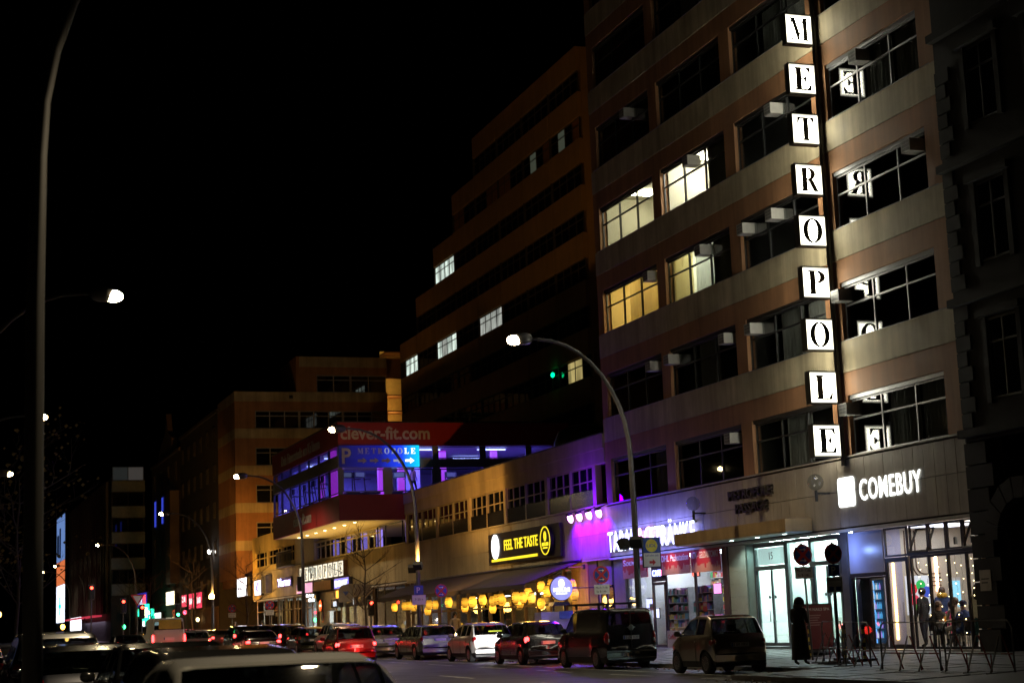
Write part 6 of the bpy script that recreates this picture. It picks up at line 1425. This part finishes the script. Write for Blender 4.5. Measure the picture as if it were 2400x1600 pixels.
for q, (y, k, p, lab, tl, det) in enumerate(((95.5, 'hatch', DKG, 'dark green hatchback just left of the red car', False, False), (101.0, 'suv', DKG, 'dark tall car with round roof left of dark green hatchback', True, False), (107.5, 'suv', NAVY, 'navy dark van-like car in mid row', False, False), (116, 'suv', BLK, 'black box-backed car right of the silver sedan', True, False), (125, 'sedan', SILV, 'silver sedan in amber light with lit tail', True, False), (132.5, 'sedan', WHT, 'white roofed sedan left of the silver one', False, False), (139, 'hatch', BLK, 'dark small car left of the white roofed sedan', True, False), (146, 'hatch', WHT, 'farthest pale car in the kerb row', False, False), (153, 'hatch', BLK, 'last dark car before the far crossing', False, False))):
    car(k, 21.0, y, p, lab, tail=tl, grp=ROW, detail=False, seats=False)
# moving traffic
rs, M = car('smart', 16.35, 66.6, REDP, 'red two seat car braking in the lane, tail lamps bright', tail=True, txt='B RS 482', name='driving_car', seats=True)
light('POINT', 'brake_glow', T(16.3, 64.9, .85), 12, (1, .04, .04), rs, .3); light('POINT', 'plate_light', T(16.35, 65.12, .9), .5, (1, .9, .75), rs, .03)
vn, M = car('van', 12.9, 95, WVAN, 'white delivery van with yellow panel on rear doors driving away', tail=True, name='delivery_van', cat='van', sc=(1.08, 1.1, 1.22), detail=False)
put(MB().box(-.55, .55, -.2, .2, 0, .01).mesh('yellow_panel', mat('post_yellow', (.6, .42, .02), .5)), 'yellow_panel', M @ FP(.05, 1.56, -2.2), vn)
car('sedan', 10.6, 92, BLK, 'dark car left of the white delivery van with red tail lamps', tail=True, name='driving_car', detail=False); car('hatch', 15.9, 104, GRY, 'dark car right of the white van in the next lane', tail=True, name='driving_car', detail=False); car('sedan', 16.3, 86, DRED, 'dark plum sedan with bright amber red tail lamp', tail=True, name='driving_car', detail=False)
# near cars at lower left
NR = 'cars in the near lane at lower left'
car('sedan', 2.42, 12.9, WHT, 'white car in foreground seen over its dark glass roof', name='near_car', grp=NR, roofm=TRIM, sc=(1, 1, .985), detail=False)
car('suv', 2.95, 18.6, BLK, 'black car directly beyond the white foreground car', name='near_car', grp=NR, sc=(.95, .95, .87), detail=False)
car('sedan', 3.35, 24.6, BLK, 'black sedan with glinting edges, third in the near line', name='near_car', grp=NR, sc=(1, 1, 1.03), detail=False)
car('hatch', 2.7, 30.5, NAVY, 'dark hatchback, fourth in the near line', name='near_car', grp=NR, sc=(1.05, 1.1, 1.0), detail=False); car('suv', 2.75, 37.5, BLK, 'tall dark car at the head of the near line by the lamp post', name='near_car', grp=NR, sc=(1.02, 1.05, 1.03), detail=False)
car('suv', 1.2, 45.0, NAVY, 'dark car far left behind the lamp post', name='near_car', grp=NR, detail=False)
# blue skip container at far left
o = thing('blue_container', 'dark blue container at the left edge behind the lamp post', 'container', (1.0, 50, 0)); put(MB().box(-1.2, 1.3, 50, 54, .2, 2.5).mesh('shell', mat('container_blue', (.01, .03, .15), .6)), 'shell', I4, o)
for q in range(6): put(MB().box(-1.1 + q * .4, -.95 + q * .4, 49.94, 49.998, .25, 2.45).mesh('rib', mat('container_blue', (.01, .03, .15), .6)), 'rib', I4, o)
# ================================================================== people
SKIN = mat('skin', (.42, .25, .17), .55, var=.05)
def figure(name, label, loc, rz, joints, edges, coat, legm, hairm, head_at, lean=(0, 0), cap=None, hood=False, hair_long=False, group=None, extra=None):
    """one continuous skinned body; joints: name -> (x,y,z,r); clothes by height; hair as a child"""
    o = thing(name, label, 'person', loc, rz, group)
    names = list(joints); me = bpy.data.meshes.new('body')
    me.from_pydata([joints[k][:3] for k in names], [(names.index(a), names.index(b)) for a, b in edges], [])
    ob = bpy.data.objects.new('tmpbody', me); COL.objects.link(ob)
    sk = ob.modifiers.new('s', 'SKIN'); sk.use_smooth_shade = True; ss = ob.modifiers.new('d', 'SUBSURF'); ss.levels = 2; ss.render_levels = 2
    for i, k in enumerate(names):
        r_ = joints[k][3]; d = me.skin_vertices[0].data[i]; d.radius = r_ if isinstance(r_, tuple) else (r_, r_); d.use_root = (k == 'pelvis')
    bpy.context.view_layer.update()
    m2 = bpy.data.meshes.new_from_object(ob.evaluated_get(bpy.context.evaluated_depsgraph_get())); bpy.data.objects.remove(ob)
    m2.materials.clear()
    for m_ in (coat, legm, SKIN, BLACK): m2.materials.append(m_)
    H = Vector(joints['head'][:3]); hips = joints['pelvis'][2]
    hands = [Vector(joints[k][:3]) for k in joints if k.startswith('hand') or k.startswith('fing')]
    feet = [Vector(joints[k][:3]) for k in joints if k.startswith('toe') or k.startswith('ankle')]
    kn = [Vector(joints[k][:3]) for k in joints if k.startswith('knee')]
    nz = joints['neck'][2]
    for p in m2.polygons:
        c = p.center; i = 0
        if (c - H).length < .2 and c.z > nz + .0: i = 2
        elif any((c - h).length < .075 for h in hands): i = 2
        elif any((c - f).length < .12 for f in feet): i = 3
        elif c.z < hips - .1 and (min((c - k).length for k in kn) < .5): i = 1
        p.material_index = i; p.use_smooth = True
    M = WM[o.name]; put(m2, 'body', M, o)
    hx, hy, hz = head_at
    if hood:
        put(MB().ell((hx, hy - .02, hz + .01), (.135, .155, .165), 14, 10).mesh('hood', coat, True), 'hood', M, o)
    elif cap: put(MB().ell((hx, hy - .012, hz + .05), (.112, .125, .1), 14, 8).mesh('cap', cap, True), 'cap', M, o)
    else:
        b = MB().ell((hx, hy - .025, hz + .035), (.112, .12, .125), 14, 8)
        if hair_long: b.ell((hx, hy - .07, hz - .12), (.115, .07, .2), 12, 8)
        put(b.mesh('hair', hairm, True), 'hair', M, o)
    put(MB().ell((hx, hy + .105, hz - .005), (.016, .024, .024), 8, 6).mesh('nose', SKIN, True), 'nose', M, o)
    for s_ in (1, -1):
        put(MB().ell((hx + s_ * .035, hy + .09, hz + .022), (.013, .01, .009), 8, 6).mesh('eye', BLACK, True), 'eye', M, o)
    put(MB().ell((hx, hy + .092, hz - .05), (.025, .01, .007), 8, 6).mesh('mouth', mat('lip', (.3, .1, .09), .5), True), 'mouth', M, o)
    if extra: extra(o, M)
    return o
def standing(arm='down', head_down=.0, stride=.06, bulk=1.0):
    J = {'pelvis': (0, 0, .95, (.15 * bulk, .11 * bulk)), 'waist': (0, 0, 1.1, (.14 * bulk, .1 * bulk)), 'chest': (0, .01, 1.32, (.17 * bulk, .115 * bulk)), 'neck': (0, .0 + head_down * .4, 1.5, .055), 'head': (0, .02 + head_down, 1.6 - head_down * .3, (.085, .095)), 'crown': (0, .02 + head_down * 1.3, 1.7 - head_down * .45, (.07, .075))}
    E_ = [('pelvis', 'waist'), ('waist', 'chest'), ('chest', 'neck'), ('neck', 'head'), ('head', 'crown')]
    for s_, n in ((1, 'l'), (-1, 'r')):
        st = stride * s_
        J.update({'hip' + n: (s_ * .1, 0, .87, .1 * bulk), 'knee' + n: (s_ * .1, .02 + st, .48, .062 * bulk), 'ankle' + n: (s_ * .1, -.02 + st * 2, .09, .042), 'toe' + n: (s_ * .11, .13 + st * 2, .035, .035), 'sho' + n: (s_ * .19, 0, 1.42, .062 * bulk)})
        E_ += [('pelvis', 'hip' + n), ('hip' + n, 'knee' + n), ('knee' + n, 'ankle' + n), ('ankle' + n, 'toe' + n), ('chest', 'sho' + n)]
        if arm == 'down': J.update({'elb' + n: (s_ * .25, -.02, 1.14, .045 * bulk), 'wri' + n: (s_ * .25, .07, .92, .033), 'hand' + n: (s_ * .25, .1, .84, .032), 'fing' + n: (s_ * .245, .125, .77, .016), 'thumb' + n: (s_ * .22, .14, .83, .012)})
        else: J.update({'elb' + n: (s_ * .24, .04, 1.13, .045 * bulk), 'wri' + n: (s_ * .1, .27, 1.1, .033), 'hand' + n: (s_ * .05, .32, 1.12, .03), 'fing' + n: (s_ * .03, .36, 1.17, .016), 'thumb' + n: (s_ * .02, .32, 1.17, .012)})
        E_ += [('sho' + n, 'elb' + n), ('elb' + n, 'wri' + n), ('wri' + n, 'hand' + n), ('hand' + n, 'fing' + n), ('hand' + n, 'thumb' + n)]
    return J, E_, (0, .02 + head_down, 1.63 - head_down * .35)
def seated(arm='table'):
    J = {'pelvis': (0, 0, .52, (.16, .12)), 'waist': (0, .0, .68, (.14, .1)), 'chest': (0, .05, .9, (.17, .12)), 'neck': (0, .08, 1.08, .052), 'head': (0, .11, 1.18, (.085, .095)), 'crown': (0, .12, 1.28, (.07, .075))}
    E_ = [('pelvis', 'waist'), ('waist', 'chest'), ('chest', 'neck'), ('neck', 'head'), ('head', 'crown')]
    for s_, n in ((1, 'l'), (-1, 'r')):
        J.update({'hip' + n: (s_ * .11, .08, .5, .1), 'knee' + n: (s_ * .12, .46, .5, .065), 'ankle' + n: (s_ * .12, .42, .1, .042), 'toe' + n: (s_ * .12, .57, .04, .034), 'sho' + n: (s_ * .19, .04, 1.0, .06), 'elb' + n: (s_ * .24, .16, .76, .044), 'wri' + n: (s_ * .14, .38, .78, .032), 'hand' + n: (s_ * .09, .45, .79, .03), 'fing' + n: (s_ * .06, .51, .79, .016), 'thumb' + n: (s_ * .05, .45, .81, .012)})
        E_ += [('pelvis', 'hip' + n), ('hip' + n, 'knee' + n), ('knee' + n, 'ankle' + n), ('ankle' + n, 'toe' + n), ('chest', 'sho' + n), ('sho' + n, 'elb' + n), ('elb' + n, 'wri' + n), ('wri' + n, 'hand' + n), ('hand' + n, 'fing' + n), ('hand' + n, 'thumb' + n)]
    return J, E_, (0, .11, 1.21)
def cloth(n, c): return mat(n, c, .9, var=.2, scale=12)
HAIR = mat('dark_hair', (.015, .011, .009), .5, var=.1); HAIRB = mat('brown_hair', (.09, .05, .03), .5, var=.1)
# the waiting person on the pavement: long dark coat, hood, looking down
COAT = cloth('dark_coat', (.03, .028, .028))
def coat_skirt(o, M):
    pr = []
    for i in range(9): t = i / 8; pr.append((.185 + .075 * t, 1.06 - .92 * t))
    b = MB(); n = 20; k0 = 0
    for r_, z in pr:
        for j in range(n):
            a = 2 * math.pi * j / n; rr_ = r_ * (1 + .05 * math.sin(3 * a + z * 2) + .03 * math.sin(7 * a)); b.v.append((rr_ * math.cos(a), rr_ * .82 * math.sin(a), z))
    for i in range(len(pr) - 1):
        for j in range(n): b.f.append((i * n + j, i * n + (j + 1) % n, (i + 1) * n + (j + 1) % n, (i + 1) * n + j)); b.m.append(0)
    put(b.mesh('coat_skirt', COAT, True), 'coat_skirt', M, o)
    put(MB().lathe([(.1, 1.47), (.135, 1.5), (.14, 1.56), (.11, 1.58)], 16, (0, .02, 0)).mesh('collar', cloth('khaki_collar', (.12, .1, .06)), True), 'collar', M, o)
J, E_, hd = standing('front', .07, .04, 1.12)
figure('person', 'person in long dark hooded coat looking down on the pavement', (22.05, 40.15, .16), R(-65), J, E_, COAT, COAT, HAIR, hd, hood=True, extra=coat_skirt)
# pedestrians by the restaurant and arcade
J, E_, hd = standing('down', 0, .1, 1.0)
figure('person', 'long haired pedestrian in pale jacket walking before the lantern restaurant', (24.2, 77.4, .36), R(180), J, E_, cloth('pale_jacket', (.35, .3, .3)), cloth('dark_jeans', (.02, .02, .03)), HAIR, hd, hair_long=True)
figure('person', 'dark haired pedestrian before the bright arcade shop', (24.6, 127, .55), R(150), J, E_, cloth('black_jacket', (.02, .02, .02)), cloth('dark_jeans', (.02, .02, .03)), HAIR, hd); figure('person', 'pedestrian in brown jacket left of the bright arcade shop', (24.5, 138, .6), R(200), J, E_, cloth('brown_jacket', (.12, .07, .04)), cloth('dark_jeans', (.02, .02, .03)), HAIRB, hd)
# gym visitor
figure('person', 'woman in pink top standing behind the gym glass', (28.0, 97.0, 9.22), R(-70), J, E_, cloth('pink_top', (.55, .3, .35)), cloth('black_tights', (.015, .015, .02)), HAIR, hd, hair_long=True)
# kiosk customer
figure('person', 'dark silhouetted customer inside the kiosk behind right window', (29.0, 57.8, .34), R(40), J, E_, cloth('black_jacket', (.02, .02, .02)), cloth('dark_jeans', (.02, .02, .03)), HAIR, hd)
# cafe guests
J, E_, hd = standing('down', 0, .03, 1.1)
figure('person', 'standing cafe guest in navy jacket with yellow scarf seen from behind', (29.55, 44.75, .34), R(-30), J, E_, cloth('navy_jacket', (.03, .05, .14)), cloth('dark_jeans', (.02, .02, .03)), HAIRB, hd, extra=lambda o, M: put(MB().lathe([(.1, 1.45), (.15, 1.48), (.16, 1.56), (.11, 1.6)], 14).mesh('scarf', cloth('yellow_scarf', (.6, .36, .05)), True), 'scarf', M, o))
figure('person', 'standing cafe guest in black coat near the poster', (28.85, 44.75, .34), R(20), J, E_, cloth('black_jacket', (.02, .02, .02)), cloth('dark_jeans', (.02, .02, .03)), HAIR, hd)
figure('person', 'pale clothed guest at the right edge of cafe window', (27.75, 40.3, .34), R(-60), J, E_, cloth('white_blouse', (.6, .58, .55)), cloth('blue_skirt', (.03, .12, .16)), HAIR, hd, hair_long=True)
J, E_, hd = seated()
figure('person', 'long haired seated guest facing us at the cafe table', (28.1, 42.85, .34), R(170), J, E_, cloth('black_jacket', (.02, .02, .02)), cloth('dark_jeans', (.02, .02, .03)), HAIRB, hd, hair_long=True)
figure('person', 'seated guest in cream padded jacket at the cafe window', (27.75, 41.35, .42), R(-10), J, E_, cloth('cream_jacket', (.5, .45, .38)), cloth('cream_trousers', (.45, .42, .36)), HAIRB, hd)
figure('person', 'seated guest in blue cap and blue coat at the cafe window', (27.62, 40.75, .34), R(-5), J, E_, cloth('blue_coat', (.02, .05, .2)), cloth('grey_trousers', (.3, .28, .26)), HAIR, hd, cap=cloth('navy_cap', (.01, .015, .06)))
figure('person', 'small guest in bright pink at the cafe table', (28.75, 43.1, .34), R(150), J, E_, cloth('bright_pink', (.7, .08, .2)), cloth('dark_jeans', (.02, .02, .03)), HAIR, hd)

# ================================================================== cafe furniture
TT = mat('table_top', (.5, .45, .38), .4)
for q, (x, y, lab) in enumerate(((28.0, 42.15, 'small cafe table with orange drink behind the window'), (27.8, 39.6, 'small cafe table at right edge of the window'))):
    o = thing('cafe_table', lab, 'table', (x, y, .34)); put(MB().lathe([(.36, 0), (.37, .02), (.36, .04)], 20, (x, y, 1.06)).mesh('table_top', TT), 'table_top', I4, o); put(MB().tube([(x, y, .36), (x, y, 1.06)], .03, 8).lathe([(.25, 0), (.22, .03)], 14, (x, y, .345)).mesh('pedestal', BLACK), 'pedestal', I4, o)
o = thing('drink_cup', 'clear cup of orange drink on the cafe table', 'cup', (27.95, 42.25, 1.1)); put(MB().lathe([(.03, 0), (.042, .14)], 12, (27.95, 42.25, 1.105)).mesh('cup', emis('orange_drink', (1, .4, .02), .25, (.7, .3, .03))), 'cup', I4, o); put(MB().tube([(27.95, 42.25, 1.2), (27.98, 42.28, 1.33)], .006, 5).mesh('straw', PLAT), 'straw', I4, o)
for q, (x, y, a, lab) in enumerate(((27.75, 41.35, -10, 'dark chair under the cream jacketed guest'), (27.62, 40.75, -5, 'dark chair under the blue coated guest'), (28.1, 42.85, 170, 'dark chair under the long haired guest'), (28.75, 43.1, 150, 'dark chair under the guest in pink'))):
    o = thing('cafe_chair', lab, 'chair', (x, y, .34), R(a), 'chairs in the cafe'); M = WM[o.name]
    put(MB().box(-.2, .2, -.2, .2, .38, .42).mesh('seat', BLACK), 'seat', M, o); put(MB().box(-.2, .2, -.24, -.2, .5, .88).mesh('backrest', BLACK), 'backrest', M, o)
    for sx in (-.18, .18):
        for sy in (-.2, .18): put(MB().box(sx - .015, sx + .015, sy - .015, sy + .015, 0, .38 if sy > 0 else .5).mesh('leg', GREYM), 'leg', M, o)
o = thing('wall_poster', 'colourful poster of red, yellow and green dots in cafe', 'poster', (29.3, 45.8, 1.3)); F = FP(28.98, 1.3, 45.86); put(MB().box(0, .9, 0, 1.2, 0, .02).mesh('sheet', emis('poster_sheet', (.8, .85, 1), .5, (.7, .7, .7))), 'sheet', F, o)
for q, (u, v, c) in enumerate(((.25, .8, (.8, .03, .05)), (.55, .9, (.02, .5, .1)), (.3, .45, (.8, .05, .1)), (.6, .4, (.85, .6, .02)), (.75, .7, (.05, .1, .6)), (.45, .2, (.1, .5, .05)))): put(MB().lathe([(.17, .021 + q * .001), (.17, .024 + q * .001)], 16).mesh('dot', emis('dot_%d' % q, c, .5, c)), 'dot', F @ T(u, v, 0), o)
o = thing('order_screen', 'pale blue lit menu screen on the cafe counter', 'screen', (30.3, 45.3, 1.4)); F = FP(30.2, 1.45, 45.3); put(MB().box(0, .42, 0, .95, -.05, 0).mesh('casing', PLAT), 'casing', F, o); put(MB().box(.03, .39, .05, .85, .001, .006).mesh('screen', emis('blue_screen', (.3, .75, 1), 1.3)), 'screen', F, o)
# drinks fridge
o = thing('drinks_fridge', 'tall glowing blue drinks fridge behind the glass left of cafe door', 'fridge', (27.5, 45.2, .34)); F = FP(27.36, .345, 45.15) @ Matrix.Diagonal((.72, 1, .9, 1))
put(MB().box(0, .62, 0, 2.15, -.7, -.62).box(0, .05, 0, 2.15, -.62, 0).box(.57, .62, 0, 2.15, -.62, 0).box(.05, .57, 2.05, 2.15, -.62, 0).box(.05, .57, 0, .15, -.62, 0).mesh('cabinet', DARKM), 'cabinet', F, o); put(MB().box(.06, .56, .16, 2.04, -.6, -.58).mesh('lit_back', emis('fridge_blue', (.15, .45, 1), 1.6)), 'lit_back', F, o)
rf = random.Random(4)
for s_ in range(6):
    put(MB().box(.06, .56, .3 + s_ * .29, .315 + s_ * .29, -.55, -.1).mesh('shelf', ALU), 'shelf', F, o)
    for k in range(6): put(MB().lathe([(.028, 0), (.03, .12), (.012, .17), (.012, .2)], 8).mesh('bottle', emis('bottle_%d' % rf.randrange(5), [(.2, .8, 1), (.9, .9, 1), (.1, .5, 1), (.5, .3, 1), (.3, 1, .8)][rf.randrange(5)], .9)), 'bottle', F @ T(.1 + k * .083, .317 + s_ * .29, -.16) @ Matrix.Rotation(R(-90), 4, 'X'), o)
# string lights in the cafe window
for q, y in enumerate((42.3, 41.9, 41.3, 40.9, 40.5, 40.2, 39.7)):
    o = thing('string_lights', 'string of tiny warm fairy lights hanging inside the cafe window', 'fairy lights', (27.25, y, 3.0), 0, 'fairy light strings in the cafe window'); L_ = 1.2 + .5 * ((q * 7) % 3)
    pts = [(27.25 + .02 * math.sin(i * 2), y + .02 * math.sin(i * 1.4), 3.0 - L_ * i / 12) for i in range(13)]; put(MB().tube(pts, .004, 4).mesh('wire', BLACK), 'wire', I4, o)
    for i in range(2, 13, 2): put(MB().ell(pts[i], (.014, .014, .016), 8, 6).mesh('bulb', emis('fairy_bulb', (1, .75, .35), 12)), 'bulb', I4, o)

# ================================================================== kiosk goods
PC = [(.7, .65, .6), (.6, .05, .05), (.05, .15, .5), (.65, .5, .05), (.1, .4, .15), (.5, .3, .2), (.15, .5, .55), (.35, .1, .4), (.05, .05, .06), (.65, .3, .4)]
PMAT = [mat('goods_%d' % i, c, .5, var=.1, scale=10) for i, c in enumerate(PC)]
rg = random.Random(8)
for q, (y, x, w, lab) in enumerate(((61.9, 30.75, 2.7, 'back wall shelf left inside the kiosk'), (59.1, 30.75, 2.7, 'back wall shelf in the middle of the kiosk'), (56.2, 30.75, 2.9, 'back wall shelf right inside the kiosk'), (61.8, 28.6, 2.0, 'goods shelf behind the Souvenirs window'), (58.9, 28.4, 1.3, 'tall goods shelf left behind the middle kiosk window'), (57.6, 27.9, .9, 'postcard rack behind the middle kiosk window'), (56.0, 28.6, 1.7, 'goods shelf behind the right kiosk window'), (54.95, 27.8, .7, 'bright magazine rack at right end of the kiosk'))):
    o = thing('goods_shelf', lab, 'shelf', (x, y, .34), 0, 'shelves in the kiosk'); F = FS(y + w / 2, .34, x)
    put(MB().box(0, .03, 0, 2.3, -.4, 0).box(w - .03, w, 0, 2.3, -.4, 0).box(.03, w - .03, 0, 2.3, -.4, -.37).mesh('case', GREYM), 'case', F, o)
    for s_ in range(7 if x < 30 else 9):
        v = .1 + s_ * .32; put(MB().box(.031, w - .031, v, v + .02, -.36, -.01).mesh('shelf_board', WHITEP), 'shelf_board', F, o); u = .05
        while u < w - .16:
            k = rg.uniform(.09, .18); h = rg.uniform(.12, .26); put(MB().box(u, u + k, v + .021, v + .021 + h, -.2, -.03).mesh('package', PMAT[rg.randrange(10)]), 'package', F, o); u += k + .012
for q, (y, z, c) in enumerate(((62.6, 1.9, (.5, .5, 1)), (62.0, 1.5, (.7, .7, 1)), (55.2, 2.2, (1, .3, .7)), (56.4, 2.3, (1, .25, .7)), (58.2, 3.0, (1, .15, .1)))):
    o = thing('lit_display', 'small glowing display inside the kiosk, %s' % ('violet one at far left', 'pale one at left', 'pink one at far right', 'pink bar at right', 'round red one high in the middle')[q], 'display', (27.7, y, z)); put(MB().box(27.7, 27.75, y - .25, y + .25, z, z + .35).mesh('lit_panel', emis('display_%d' % q, c, 3)), 'lit_panel', I4, o); put(MB().box(27.76, 27.8, y - .28, y + .28, z - .03, z + .38).mesh('casing', BLACK), 'casing', I4, o)

# ================================================================== small lights far down the street
for q, (x, y, z, c, st, lab) in enumerate(((10.2, 128, 2.4, (1, .45, .05), 16, 'amber warning lamp over the dark cars far left'), (5.3, 118, 3.3, (1, .55, .1), 14, 'amber warning lamp at the far left edge'), (9.0, 150, 1.9, (1, .9, .75), 14, 'white lamp low beneath the lit billboard'), (11.5, 152, 1.8, (.3, .8, 1), 10, 'small blue white lamp low in the far street'), (12.3, 150, 1.5, (1, .5, .1), 14, 'small orange lamp low in the far street'), (18.2, 160, 2.4, (.05, 1, .3), 8, 'small green lamp right of the pharmacy cross'), (24.5, 165, 3.6, (1, .05, .1), 9, 'small red lamp by the dark house front'), (26.5, 170, 2.9, (1, .7, .3), 9, 'small warm lamp in the slatted house front'))):
    o = thing('warning_lamp', lab, 'lamp', (x, y, 0)); put(MB().ell((x, y, z), (.16, .16, .2), 10, 8).mesh('lens', emis('small_lamp_%d' % q, c, st), True), 'lens', I4, o); put(MB().tube([(x, y + .1, 0), (x, y + .1, z + .1)], .03, 5).mesh('post', BLACK), 'post', I4, o)

# posters stuck on the kiosk glass
rp = random.Random(21)
for q in range(9):
    y = (63.0, 62.4, 61.4, 59.2, 57.4, 56.6, 55.9, 55.2, 54.8)[q]; z = rp.uniform(1.0, 2.5); w, h = rp.uniform(.2, .36), rp.uniform(.25, .42)
    o = thing('window_poster', 'small coloured poster on the kiosk glass, number %s from the left' % ('one', 'two', 'three', 'four', 'five', 'six', 'seven', 'eight', 'nine')[q], 'poster', (27.2, y, z), 0, 'posters on the kiosk glass')
    put(MB().box(0, w, 0, h, 0, .006).mesh('sheet', PMAT[rp.randrange(10)]), 'sheet', FS(y, z, 27.2), o); put(MB().box(.03, w - .03, h * .55, h * .9, .0065, .009).mesh('print', PMAT[rp.randrange(10)]), 'print', FS(y, z, 27.2), o)
